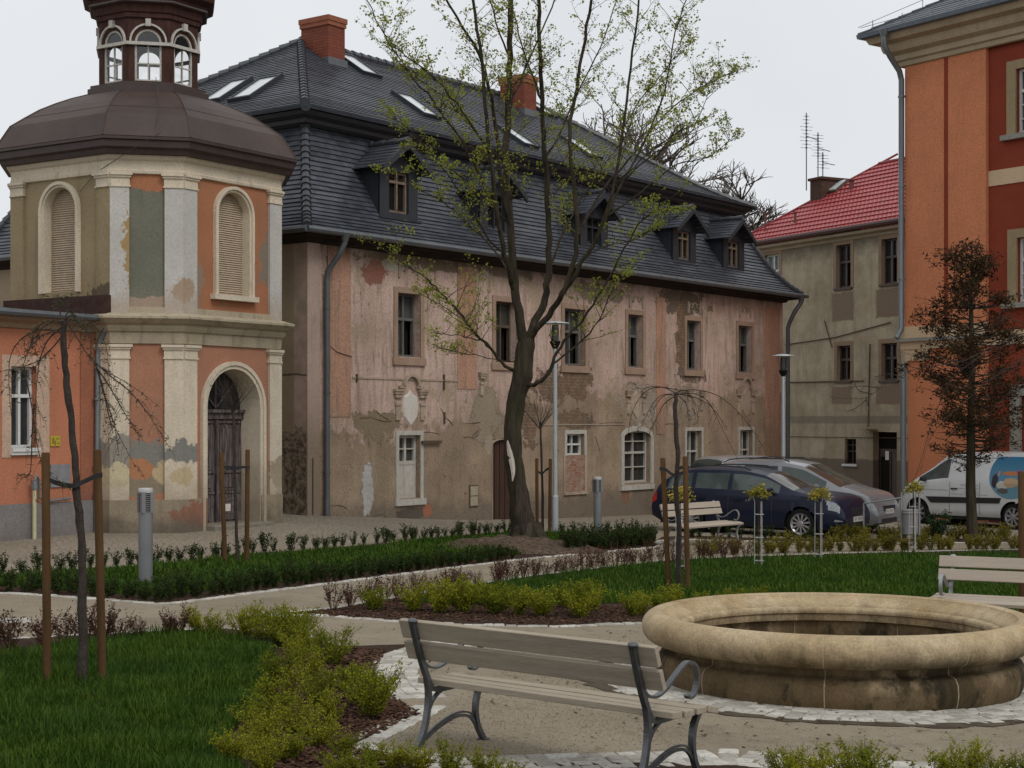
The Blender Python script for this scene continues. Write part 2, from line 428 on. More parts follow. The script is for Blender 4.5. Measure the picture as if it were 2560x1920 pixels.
def blades(name, poly, n, h, wd, seed, label, mat, dens=None, clump=.9):
    rng = np.random.default_rng(seed); P = sample(poly, n, rng, dens); z = gz(P)+.012
    a = rng.uniform(0, 2*np.pi, n); L = rng.uniform(0, 1, n)
    hh = h*(.45+.95*rng.uniform(0, 1, n)**3)*(1+clump*.5*np.sin(P[:,0]*5.1+np.sin(P[:,1]*3.7))*np.sin(P[:,1]*4.3))
    lean = hh*rng.uniform(.1, .75, n); ww = wd*rng.uniform(.6, 1.3, n)
    dx, dy = np.cos(a), np.sin(a); ax, ay = -dy, dx
    V = np.zeros((n, 5, 3))
    V[:,0] = np.stack([P[:,0]-ax*ww, P[:,1]-ay*ww, z], 1); V[:,1] = np.stack([P[:,0]+ax*ww, P[:,1]+ay*ww, z], 1)
    mx_, my_ = P[:,0]+dx*lean*.35, P[:,1]+dy*lean*.35
    V[:,2] = np.stack([mx_+ax*ww*.8, my_+ay*ww*.8, z+hh*.6], 1); V[:,3] = np.stack([mx_-ax*ww*.8, my_-ay*ww*.8, z+hh*.6], 1)
    V[:,4] = np.stack([P[:,0]+dx*lean, P[:,1]+dy*lean, z+hh], 1)
    b = np.arange(n)*5
    F = [(i, i+1, i+2, i+3) for i in b.tolist()]+[(i+3, i+2, i+4) for i in b.tolist()]
    o = np_obj(name, V.reshape(-1, 3), F, mat); tag(o, label, 'grass', kind='stuff'); return o
def m_grass():
    n = N('grass_blades', .55); gi = n.t.nodes.new('ShaderNodeNewGeometry').outputs['Random Per Island']
    c = n.mix(gi, (.026,.064,.007), (.085,.138,.016))
    c = n.mix(n.ramp(gi, .975, .98), c, (.13,.14,.05))
    c = n.mix(n.math('MULTIPLY', n.ramp(n.noise(.9, 4), .38, .62), .55), c, (.018,.060,.012))
    c = n.mix(n.math('MULTIPLY', n.ramp(n.noise(2.3, 6, rough=.7), .52, .68), .5), c, (.075,.11,.016))
    n.b.inputs['Specular IOR Level'].default_value = .06
    m = n.col(c)
    t = n.t.nodes.new('ShaderNodeBsdfTranslucent'); n.L(c, t.inputs[0]); x = n.t.nodes.new('ShaderNodeMixShader'); x.inputs[0].default_value = .3
    n.L(n.b.outputs[0], x.inputs[1]); n.L(t.outputs[0], x.inputs[2]); n.L(x.outputs[0], n.t.nodes['Material Output'].inputs[0])
    return m
MT['grass'] = m_grass()
nearw = lambda P: np.clip((9.0/np.maximum(P[:,1], 6))**2, .2, 1)
blades('grass', lawnC, 150000, .085, .0042, 11, 'dense dark green grass of the foreground lawn', MT['grass'], nearw)
blades('grass', lawnB, 68000, .085, .0085, 12, 'dark green grass behind the fountain', MT['grass'], lambda P: np.clip((18/np.maximum(P[:,1],6))**2, .2, 1))
blades('grass', lawnA, 46000, .09, .013, 13, 'green grass inside the long hedge bed', MT['grass'])
# bark chips
def chips(name, polys, n, size, seed, mat, label, cat, flat=.3, off=.014):
    rng = np.random.default_rng(seed)
    P = np.concatenate([sample(p, int(n*wt), rng) for p, wt in polys]); n = len(P); z = gz(P)+off+rng.uniform(0, size*.5, n)
    V = np.zeros((n, 6, 3)); s = size*rng.uniform(.4, 1.2, (n, 1)); a = rng.uniform(0, 2*np.pi, n)
    base = np.array([(1,0,0),(0,.5,0),(-1,0,0),(0,-.5,0),(0,0,flat),(0,0,-flat)])
    ca, sa = np.cos(a)[:,None], np.sin(a)[:,None]
    bx = base[:,0][None]*ca-base[:,1][None]*sa; by = base[:,0][None]*sa+base[:,1][None]*ca
    tz = base[:,2][None]+bx*rng.uniform(-.4,.4,(n,1))+by*rng.uniform(-.4,.4,(n,1))
    V[:,:,0] = P[:,0:1]+bx*s; V[:,:,1] = P[:,1:2]+by*s; V[:,:,2] = z[:,None]+tz*s
    tri = [(0,1,4),(1,2,4),(2,3,4),(3,0,4),(1,0,5),(2,1,5),(3,2,5),(0,3,5)]
    F = [tuple(i*6+q for q in t) for i in range(n) for t in tri]
    o = np_obj(name, V.reshape(-1,3), F, mat); return tag(o, label, cat, kind='stuff')
MT['chip'] = leafmat('bark_chips', (.075,.042,.028), var=.75, trans=0, rough=.9)
mulchC = PX([(700,1600),(860,1620),(965,1630),(932,1690),(990,1750),(1045,1785),(930,1845),(850,1872),(1000,1895),(1100,1912),(1000,1935),(640,1935),(600,1850),(660,1760),(720,1690)])
chips('bark_mulch', [(mulchC, .55), (PX([(680,1538),(830,1526),(1000,1500),(1100,1505),(1580,1520),(1585,1556),(1380,1565),(1000,1553)]), .2), (bedA, .25)], 14000, .026, 5, MT['chip'], 'brown bark mulch between the shrubs', 'mulch')
MT['pebble'] = leafmat('pebbles', (.27,.23,.17), var=.55, trans=0, rough=.9)
plaza = arc(3.45, 0, 360, 40)
bench_bay = PX([(1053,1800),(870,1872),(1130,1915),(1700,1935),(1750,1760),(1300,1650)])
chips('gravel_stones', [(plaza, .55), (bench_bay, .45)], 20000, .0065, 6, MT['pebble'], 'loose pale gravel stones on the plaza', 'gravel', flat=.5, off=.004)

MT['dirt'] = simple('damp_dirt', (.075,.06,.042), rough=.95, var=.5, scale=5, fine=50, bump=.6)
def annulus(name, c, r0, r1, off, mat, label, seed):
    rr = random.Random(seed); V_ = []; n_ = 120
    for k in range(n_):
        a = 2*math.pi*k/n_; j0 = rr.uniform(-.015,.015); j1 = rr.uniform(-.05,.05)
        for r in (r0+j0, r1+j1): x, y = c[0]+r*math.cos(a), c[1]+r*math.sin(a); V_.append((x, y, ground(x, y)+off))
    F_ = [(2*k, 2*k+1, 2*((k+1)%n_)+1, 2*((k+1)%n_)) for k in range(n_)]
    tag(np_obj(name, V_, F_, mat), label, kind='structure')
annulus('dirt_strip', (2.6,12.8), 1.90, 2.06, .009, MT['dirt'], 'dark strip of damp dirt outside the sett ring of the fountain', 3)
annulus('dirt_strip', (2.6,12.8), 1.30, 1.43, .007, MT['dirt'], 'dark joint between the fountain foot and its sett ring', 4)

# windblown litter: dead leaves and twigs on the gravel
MT['litter'] = leafmat('dead_leaf_litter', (.07,.045,.025), var=.6, trans=0, rough=.9)
chips('leaf_litter', [(arc(3.5, 0, 360, 40), .35), (gravel, .35), (lawnB, .15), (lawnC, .15)], 1700, .02, 16, MT['litter'], 'scattered dead leaves and bits of bark on the gravel', 'litter', flat=.15, off=.008)
def spline(P, n=5):
    P = [Vector(p) for p in P]; out = []
    for i in range(len(P)-1):
        p0 = P[max(i-1,0)]; p1 = P[i]; p2 = P[i+1]; p3 = P[min(i+2,len(P)-1)]
        for k in range(n):
            t = k/n; out.append(.5*((2*p1)+(p2-p0)*t+(2*p0-5*p1+4*p2-p3)*t*t+(3*p1-p0-3*p2+p3)*t**3))
    out.append(P[-1]); return out
# =====================================================================
# BUILDING HELPERS
# =====================================================================
def rotM(deg, t=(0,0,0)): return Matrix.Rotation(R(deg), 4, 'Z') @ Matrix.Translation(t)
def wall_grid(mb, x0, x1, z0, z1, ops, depth, m=0, mr=0):
    xs = sorted({x0, x1, *[o[0] for o in ops], *[o[1] for o in ops]}); zs = sorted({z0, z1, *[o[2] for o in ops], *[o[3] for o in ops]})
    for i in range(len(xs)-1):
        for j in range(len(zs)-1):
            cx = (xs[i]+xs[i+1])/2; cz = (zs[j]+zs[j+1])/2
            if any(o[0] < cx < o[1] and o[2] < cz < o[3] for o in ops): continue
            mb.quad((xs[i],0,zs[j]), (xs[i+1],0,zs[j]), (xs[i+1],0,zs[j+1]), (xs[i],0,zs[j+1]), m)
    for a, b, c, d in ops:
        mb.quad((a,0,c),(a,0,d),(a,depth,d),(a,depth,c), mr); mb.quad((b,0,d),(b,0,c),(b,depth,c),(b,depth,d), mr)
        mb.quad((a,0,d),(b,0,d),(b,depth,d),(a,depth,d), mr); mb.quad((b,0,c),(a,0,c),(a,depth,c),(b,depth,c), mr)
def arch_pts(cx, w, zs, n=14, rise=None):
    rise = w if rise is None else rise
    return [(cx-w*math.cos(math.pi*i/n), zs+rise*math.sin(math.pi*i/n)) for i in range(n+1)]
def arch_wall(mb, x0, x1, z0, z1, cx, w, zb, zs, depth, m=0, mr=0, rise=None, n=14):
    q = lambda a, b, c, d: mb.quad((a,0,c),(b,0,c),(b,0,d),(a,0,d), m)
    q(x0, cx-w, z0, z1); q(cx+w, x1, z0, z1)
    if zb > z0: q(cx-w, cx+w, z0, zb)
    P = arch_pts(cx, w, zs, n, rise)
    for (a, za), (b, zbb) in zip(P[:-1], P[1:]):
        mb.quad((a,0,za),(b,0,zbb),(b,0,z1),(a,0,z1), m)
        mb.quad((a,0,za),(a,depth,za),(b,depth,zbb),(b,0,zbb), mr)
    mb.quad((cx-w,0,zb),(cx-w,0,zs),(cx-w,depth,zs),(cx-w,depth,zb), mr)
    mb.quad((cx+w,0,zs),(cx+w,0,zb),(cx+w,depth,zb),(cx+w,depth,zs), mr)
    mb.quad((cx-w,0,zb),(cx-w,depth,zb),(cx+w,depth,zb),(cx+w,0,zb), mr)
def arch_fill(mb, cx, w, zb, zs, y, m=0, rise=None, n=14):
    P = arch_pts(cx, w, zs, n, rise); pts = [(cx-w,y,zb),(cx+w,y,zb)]+[(a,y,z) for a, z in P[::-1]]
    mb.add(pts, [tuple(range(len(pts)))], m)
def arch_band(mb, cx, w, b, zb, zs, y0, y1, m=0, rise=None, n=16, legs=True):
    """moulding of width b following an arch; y0 back, y1 front"""
    rise = w if rise is None else rise
    I = arch_pts(cx, w, zs, n, rise); O = arch_pts(cx, w+b, zs, n, rise+b)
    if legs: I = [(cx-w, zb)]+I+[(cx+w, zb)]; O = [(cx-w-b, zb)]+O+[(cx+w+b, zb)]
    vs = []; fs = []
    for (a, za), (c, zc) in zip(I, O): vs += [(a,y0,za),(a,y1,za),(c,y1,zc),(c,y0,zc)]
    for i in range(len(I)-1):
        k = i*4
        for (p, q) in ((0,1),(1,2),(2,3)): fs.append((k+p, k+4+p, k+4+q, k+q))
    fs += [(0,1,2,3), tuple(len(vs)-4+t for t in (3,2,1,0))]
    mb.add(vs, fs, m)
def window(parent, M, x0, x1, z0, z1, y, fm, gm, bars=(1, (.62,)), fw=.055, dark_half=False, name='window', back=True):
    """frame with transoms and mullion (mesh 'window') and its glazing (child 'pane')"""
    mb = MB(); mb.M = M
    mb.box(x0, x0+fw, y-.03, y+.03, z0, z1); mb.box(x1-fw, x1, y-.03, y+.03, z0, z1)
    mb.box(x0+fw, x1-fw, y-.03, y+.03, z1-fw, z1); mb.box(x0+fw, x1-fw, y-.03, y+.03, z0, z0+fw)
    nm, tr = bars; W = x1-x0
    for i in range(nm):
        cx = x0+W*(i+1)/(nm+1); mb.box(cx-fw*.5, cx+fw*.5, y-.035, y+.025, z0+fw, z1-fw)
    for t in tr:
        cz = z0+(z1-z0)*t; b = fw*.6 if t == tr[0] else .014
        mb.box(x0+fw, x1-fw, y-.042, y+.028, cz-b, cz+b)
    f = mb.build(name, fm, parent)
    g = MB(); g.M = M; yy = y+.034
    if dark_half:
        cz = z0+(z1-z0)*bars[1][0]; cx = (x0+x1)/2
        g.box(x0+.01, x1-.01, yy, yy+.006, cz, z1-.01, 0); g.box(x0+.01, cx-.02, yy, yy+.006, z0+.01, cz, 0)
        g.box(x0+.01, x1-.01, yy+.12, yy+.13, z0+.01, cz, 1)
        g.build('pane', [gm, MT['dark']], f)
    else:
        g.box(x0+.01, x1-.01, yy, yy+.006, z0+.01, z1-.01); g.build('pane', gm, f)
    return f
def rect_ring(L, W, i, z, i2=None):
    return [Vector((i, i, z)), Vector((L-i, i, z)), Vector((L-i, W-i, z)), Vector((i, W-i, z))]
def tile_rows(mb, L, W, prof, nrows, th=.022, m=0, wav=0, seed=3):
    """courses of tiles round a hipped roof: each course a strip lifted at its foot"""
    rng = random.Random(seed)
    seg = [math.dist(a, b) for a, b in zip(prof[:-1], prof[1:])]; T = sum(seg)
    def at(s):
        for (a, b, l) in zip(prof[:-1], prof[1:], seg):
            if s <= l+1e-9: k = s/l; return a[0]+(b[0]-a[0])*k, a[1]+(b[1]-a[1])*k
            s -= l
        return prof[-1]
    for r in range(nrows):
        i0, z0 = at(T*r/nrows); i1, z1 = at(min(T, T*(r+1)/nrows))
        n = Vector((i1-i0, z1-z0)).normalized(); nx, nz = -n.y, n.x
        t = th*rng.uniform(.85, 1.15)
        lo = rect_ring(L, W, i0+nx*t, z0+nz*t); lf = rect_ring(L, W, i0, z0); hi = rect_ring(L, W, min(i1, W/2-.0), z1)
        for k in range(4):
            q = (k+1) % 4
            mb.quad(lo[k], lo[q], hi[q], hi[k], m); mb.quad(lf[k], lf[q], lo[q], lo[k], m)
def caps_line(mb, a, b, n, r, m=0, lift=.03):
    """overlapping ridge / hip tiles from a (low) to b (high)"""
    a, b = Vector(a), Vector(b); d = (b-a)/n
    for i in range(n):
        p = a+d*i+Vector((0,0,lift)); q = a+d*(i+1.12)+Vector((0,0,lift*.6))
        mb.tube([p, q], [r*1.15, r*.85], 8, m)
def quoin(o): return o

# ---------------- plaster materials of the derelict house ----------------
FO = Vector((-4.33, 33.7)); FU = Vector((.596, .803)); FV = Vector((-.803, .596))
def FB(px, py):
    k = (px-1280)/4000; t = (FO.x-k*FO.y)/(FU.y*k-FU.x); d = FO.y+FU.y*t
    return t, CAMZ+(1050-py)/4000*d
def erect(n, base, x0, y0, x1, y1, c, amp=.35, f=FB, ax=0, soft=.06, rect=False):
    """blotch on the plaster covering the given photo box"""
    a, za = f(x0, y0); b, zb = f(x1, y1)
    cx, cz = (a+b)/2, (za+zb)/2
    return n.mix(n.ell(ax, cx, cz, abs(b-a)/2, abs(za-zb)/2, amp, soft=soft, rect=rect), base, c)
def m_facade():
    n = N('derelict_facade_plaster', .92); o = n.xyz(); n1 = n.n1(); n2 = n.noise(.9, 5); nf = n.noise(20, 8, rough=.75)
    streak = n.noise(3.2, 5, sc=(1.6, 1, .22))
    c = n.mix(n.ramp(n2, .35, .65), (.49,.345,.29), (.58,.43,.37))
    c = n.mix(n.math('MULTIPLY', n.ramp(streak, .50, .72), .9), c, (.25,.18,.13))
    run = n.math('MULTIPLY', n.ramp(n.noise(7, 6, sc=(1.3,1,.10), rough=.7), .52, .66), n.ramp(n.noise(.8, 4), .42, .62)); c = n.mix(n.math('MULTIPLY', run, .8), c, (.13,.095,.068))
    # bleached patches and bare render where the paint has gone
    c = n.mix(n.ramp(n.noise(.7, 9, rough=.78), .55, .575), c, (.40,.315,.225))
    c = n.mix(n.math('MULTIPLY', n.ramp(n.noise(1.6, 9, rough=.8), .60, .62), .9), c, (.52,.45,.36))
    # grimy lower zone with a ragged upper edge; higher towards the middle of the house
    hx = n.math('MULTIPLY', n.ramp(o[0], 4, 9), .9)
    zz = n.math('SUBTRACT', n.math('ADD', o[2], n.math('MULTIPLY', n.math('SUBTRACT', n2, .5), -3.4)), hx)
    zz = n.math('ADD', zz, n.math('MULTIPLY', n.math('SUBTRACT', n1, .5), -1.6))
    low = n.ramp(zz, 1.55, 1.75, 1, 0)
    kh = n.mix(n.ramp(n.noise(1.1, 6), .35, .65), (.175,.135,.083), (.34,.265,.17))
    c = n.mix(n.math('MULTIPLY', low, .76), c, kh)
    base = n.ramp(n.math('ADD', o[2], n.math('MULTIPLY', n1, -1.1)), -.85, -.45, 1, 0)
    c = n.mix(n.math('MULTIPLY', base, .8), c, (.15,.125,.10))
    hs = [None]; FBH = True
    # bare rubble / brick
    cb = n.t.nodes.new('ShaderNodeCombineXYZ'); n.L(n.math('ADD', o[0], n.math('MULTIPLY', n2, .15)), cb.inputs[0]); n.L(n.math('ADD', o[2], n.math('MULTIPLY', n1, .05)), cb.inputs[1])
    bt = n.t.nodes.new('ShaderNodeTexBrick'); n.L(cb.outputs[0], bt.inputs['Vector']); bt.inputs['Scale'].default_value = 1; bt.inputs['Brick Width'].default_value = .22; bt.inputs['Row Height'].default_value = .085; bt.inputs['Mortar Size'].default_value = .012
    bt.inputs['Color1'].default_value = (.30,.125,.08,1); bt.inputs['Color2'].default_value = (.16,.10,.07,1); bt.inputs['Mortar'].default_value = (.30,.25,.18,1)
    brk = n.mix(n.ramp(n.noise(5, 6, rough=.75), .38, .6), bt.outputs[0], (.12,.09,.06))
    def rub(x0, y0, x1, y1, col=(.13,.095,.07), amp=.4):
        nonlocal c
        a_, za_ = FB(x0, y0); b_, zb_ = FB(x1, y1); m_ = n.ell(0, (a_+b_)/2, (za_+zb_)/2, abs(b_-a_)/2, abs(za_-zb_)/2, amp); c = n.mix(m_, c, col)
        if FBH: hs[0] = m_ if hs[0] is None else n.math('MAXIMUM', hs[0], m_)
    rub(905, 620, 1200, 690, (.20,.15,.10), .5); rub(908, 640, 968, 712, (.27,.115,.085), .45); rub(950, 648, 1010, 680, (.40,.36,.29), .5)
    rub(1165, 640, 1350, 700, (.20,.155,.11), .6); rub(1185, 960, 1245, 1110, (.32,.27,.20), .5)
    rub(1330, 925, 1450, 1000, brk, .55); rub(1392, 905, 1480, 1000, brk, .5); rub(1395, 1025, 1480, 1072, brk, .5)
    rub(1305, 1000, 1345, 1110, brk, .5); rub(1660, 715, 1760, 790, (.15,.12,.085), .6); rub(1640, 780, 1665, 1000, (.36,.29,.22), .5); rub(1440, 700, 1560, 760, (.2,.16,.12), .6)
    rub(1690, 740, 1718, 940, brk, .5); rub(1700, 920, 1760, 960, (.16,.12,.09), .5)
    rub(1560, 960, 1660, 1060, (.36,.31,.25), .55); rub(1700, 960, 1760, 1060, (.30,.25,.19), .6)
    rub(905, 1148, 934, 1288, (.46,.44,.42), .4); rub(925, 1060, 955, 1075, (.5,.45,.37), .4); rub(990, 1270, 1060, 1300, (.10,.085,.07), .4)
    rub(1060, 1262, 1082, 1292, (.40,.14,.08), .45); rub(890, 1030, 1000, 1100, (.23,.18,.12), .5); rub(1210, 1090, 1235, 1140, (.40,.34,.26), .4)
    rub(1555, 1225, 1572, 1260, (.24,.12,.08), .3)
    # soot stain under the eaves, darkened further to carry their shade
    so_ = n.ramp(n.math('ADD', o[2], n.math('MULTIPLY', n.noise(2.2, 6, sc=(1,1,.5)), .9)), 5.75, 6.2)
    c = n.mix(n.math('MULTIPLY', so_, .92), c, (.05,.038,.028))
    c = n.mix(n.math('MULTIPLY', n.ramp(n.noise(3.3, 9, rough=.82, sc=(1,1,.55)), .60, .66), .65), c, (.19,.145,.10))
    pk = n.noise(4.2, 12, rough=.85); pm_ = n.ramp(pk, .585, .60); c = n.mix(n.math('MULTIPLY', pm_, .75), c, n.mix(n.ramp(n.noise(1.3, 5), .45, .55), (.15,.11,.075), (.50,.43,.34)))
    c = n.mix(n.math('MULTIPLY', n.ramp(n.noise(.33, 6, rough=.65), .42, .62), .38), c, (.19,.145,.105))
    # hairline cracks
    cr = n.ramp(n.math('ABSOLUTE', n.math('SUBTRACT', n.noise(.75, 7, rough=.6, dist=.5), .5)), .0015, .004, 1, 0)
    c = n.mix(n.math('MULTIPLY', cr, n.ramp(n.noise(.6), .5, .6)), c, (.10,.08,.06))
    c = n.grain(c, nf, .68, 1.3)
    n.bump(n.math('ADD', n.math('MULTIPLY', nf, .45), n.math('ADD', n.math('MULTIPLY', hs[0], -.55), n.math('MULTIPLY', pm_, -.35))), .7, .03)
    return n.col(c)
def m_orange(name, c0=(.37,.215,.15), dirt=(.24,.18,.12), z0=1.2, z1=2.4):
    n = N(name, .92); o = n.xyz(); n1 = n.n1()
    c = n.mix(n.ramp(n.noise(1.2, 5), .35, .65), c0, tuple(x*1.15 for x in c0))
    c = n.mix(n.ramp(n.math('ADD', o[2], n.math('MULTIPLY', n1, -1.6)), z0-.8, z1-.8, .8, 0), c, dirt)
    c = n.mix(n.math('MULTIPLY', n.ramp(n.noise(1.3, 8, rough=.7), .6, .64), .8), c, (.33,.27,.20))
    c = n.mix(n.math('MULTIPLY', n.ramp(n.noise(3, 5, sc=(1.6,1,.2)), .50, .66), .6), c, (.19,.13,.095))
    c = n.mix(n.math('MULTIPLY', n.ramp(n.math('ADD', o[2], n.math('MULTIPLY', n.noise(2.2, 6, sc=(1,1,.5)), .9)), 5.75, 6.2), .85), c, (.05,.038,.028))  # eave stain as on the wall, its dark tone also holding eave shade
    nf = n.noise(26, 5); c = n.grain(c, nf, .75, 1.25)
    n.bump(nf, .35, .012); return n.col(c)
def m_side():
    n = N('side_wall_plaster', .95); o = n.xyz(); n1 = n.n1()
    c = n.mix(n.ramp(n.noise(.8, 6), .35, .65), (.25,.20,.13), (.33,.27,.185))
    up = n.ramp(n.math('ADD', o[2], n.math('MULTIPLY', n1, .8)), 4.9, 5.3); c = n.mix(n.math('MULTIPLY', up, .6), c, (.36,.28,.2))
    c = n.mix(n.ramp(o[1], .35, .38, .9, 0), c, n.mix(n.ramp(n.noise(2, 6), .4, .62), (.47,.35,.30), (.33,.26,.20)))
    low = n.ramp(n.math('ADD', o[2], n.math('MULTIPLY', n1, -2.4)), .1, .5, 1, 0)
    v = n.noise(6.5, 7, rough=.66); st = n.mix(n.ramp(v, .42, .58), (.10,.078,.055), (.27,.21,.15))
    c = n.mix(low, c, st); n.bump(n.math('MULTIPLY', v, low), 1, .12); n.bump(n.noise(22, 5), .4, .015)
    c = n.mix(n.ramp(n.math('ABSOLUTE', n.math('SUBTRACT', n.math('ADD', o[2], n.math('MULTIPLY', n.noise(3), .1)), 2.85)), .01, .03, .8, 0), c, (.05,.04,.03))
    return n.col(c)
def m_plain(name, c, dirt, z0, z1, amt=.8, var=.2, blot=.3):
    n = N(name, .9); o = n.xyz(); n1 = n.n1()
    k = n.mix(n.ramp(n.noise(1.1, 6), .35, .65), tuple(x*(1-var) for x in c), c)
    k = n.mix(n.math('MULTIPLY', n.ramp(n.noise(2.2, 8, rough=.72), .58, .64), blot), k, dirt)
    k = n.mix(n.math('MULTIPLY', n.ramp(n.math('ADD', o[2], n.math('MULTIPLY', n1, -1.2)), z0-.6, z1-.6, 1, 0), amt), k, dirt)
    k = n.mix(n.math('MULTIPLY', n.ramp(n.noise(3.4, 5, sc=(1.6,1.6,.2)), .52, .72), .35), k, dirt)
    nf = n.noise(30, 4); k = n.grain(k, nf, .8, 1.18); n.bump(nf, .3, .01); n.bump(n.noise(4), .2, .02)
    return n.col(k)
def m_tile(name, c=(.052,.057,.070), rough=.36, bw=.20, bh=.11, hi=1.5):
    n = N(name, rough); o = n.xyz(); gi = n.t.nodes.new('ShaderNodeNewGeometry').outputs['Random Per Island']
    # single tiles within the courses: narrow vertical cells
    cmb = n.t.nodes.new('ShaderNodeCombineXYZ'); n.L(n.math('ADD', o[0], n.math('MULTIPLY', gi, 7.3)), cmb.inputs[0]); n.L(n.math('ADD', o[1], n.math('MULTIPLY', gi, 7.3)), cmb.inputs[1]); n.L(n.math('MULTIPLY', gi, 37), cmb.inputs[2])
    v = n.t.nodes.new('ShaderNodeTexVoronoi'); v.inputs['Scale'].default_value = 5; v.inputs['Randomness'].default_value = .35; n.L(cmb.outputs[0], v.inputs['Vector'])
    k = n.mix(v.outputs[1], tuple(x*.55 for x in c), tuple(x*hi for x in c))
    k = n.mix(n.math('MULTIPLY', n.ramp(n.noise(.9, 6), .4, .7), .4), k, tuple(x*.5 for x in c))
    n.inp(n.b.inputs['Roughness'], n.ramp(n.noise(1.5, 5), .3, .7, rough-.07, rough+.15))
    n.bump(v.outputs[0], .25, .01); return n.col(k)
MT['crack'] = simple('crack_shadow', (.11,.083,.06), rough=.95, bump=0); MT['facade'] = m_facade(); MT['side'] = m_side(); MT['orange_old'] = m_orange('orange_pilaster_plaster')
MT['surround'] = m_plain('window_surround', (.37,.26,.19), (.24,.17,.12), -9, -8, var=.25)
MT['relief'] = m_plain('stucco_relief', (.44,.35,.27), (.20,.15,.11), -9, -8, var=.35, blot=.8)
MT['white_relief'] = m_plain('white_stucco', (.62,.58,.52), (.40,.36,.3), -9, -8, var=.15)
MT['tile'] = m_tile('dark_roof_tile'); MT['slate_board'] = simple('dormer_boarding', (.022,.026,.033), rough=.6, var=.3, scale=3, fine=30, sc=(8,8,.5))
MT['ridge'] = simple('ridge_tile', (.05,.054,.062), rough=.45, var=.3)
MT['sky_glass'] = simple('roof_window_glass', (.55,.58,.60), rough=.12, var=.1, scale=2, bump=0)  # pale base colour stands in for the reflected sky
MT['stone_sill'] = simple('stone_trim', (.30,.25,.18), rough=.85, var=.3)

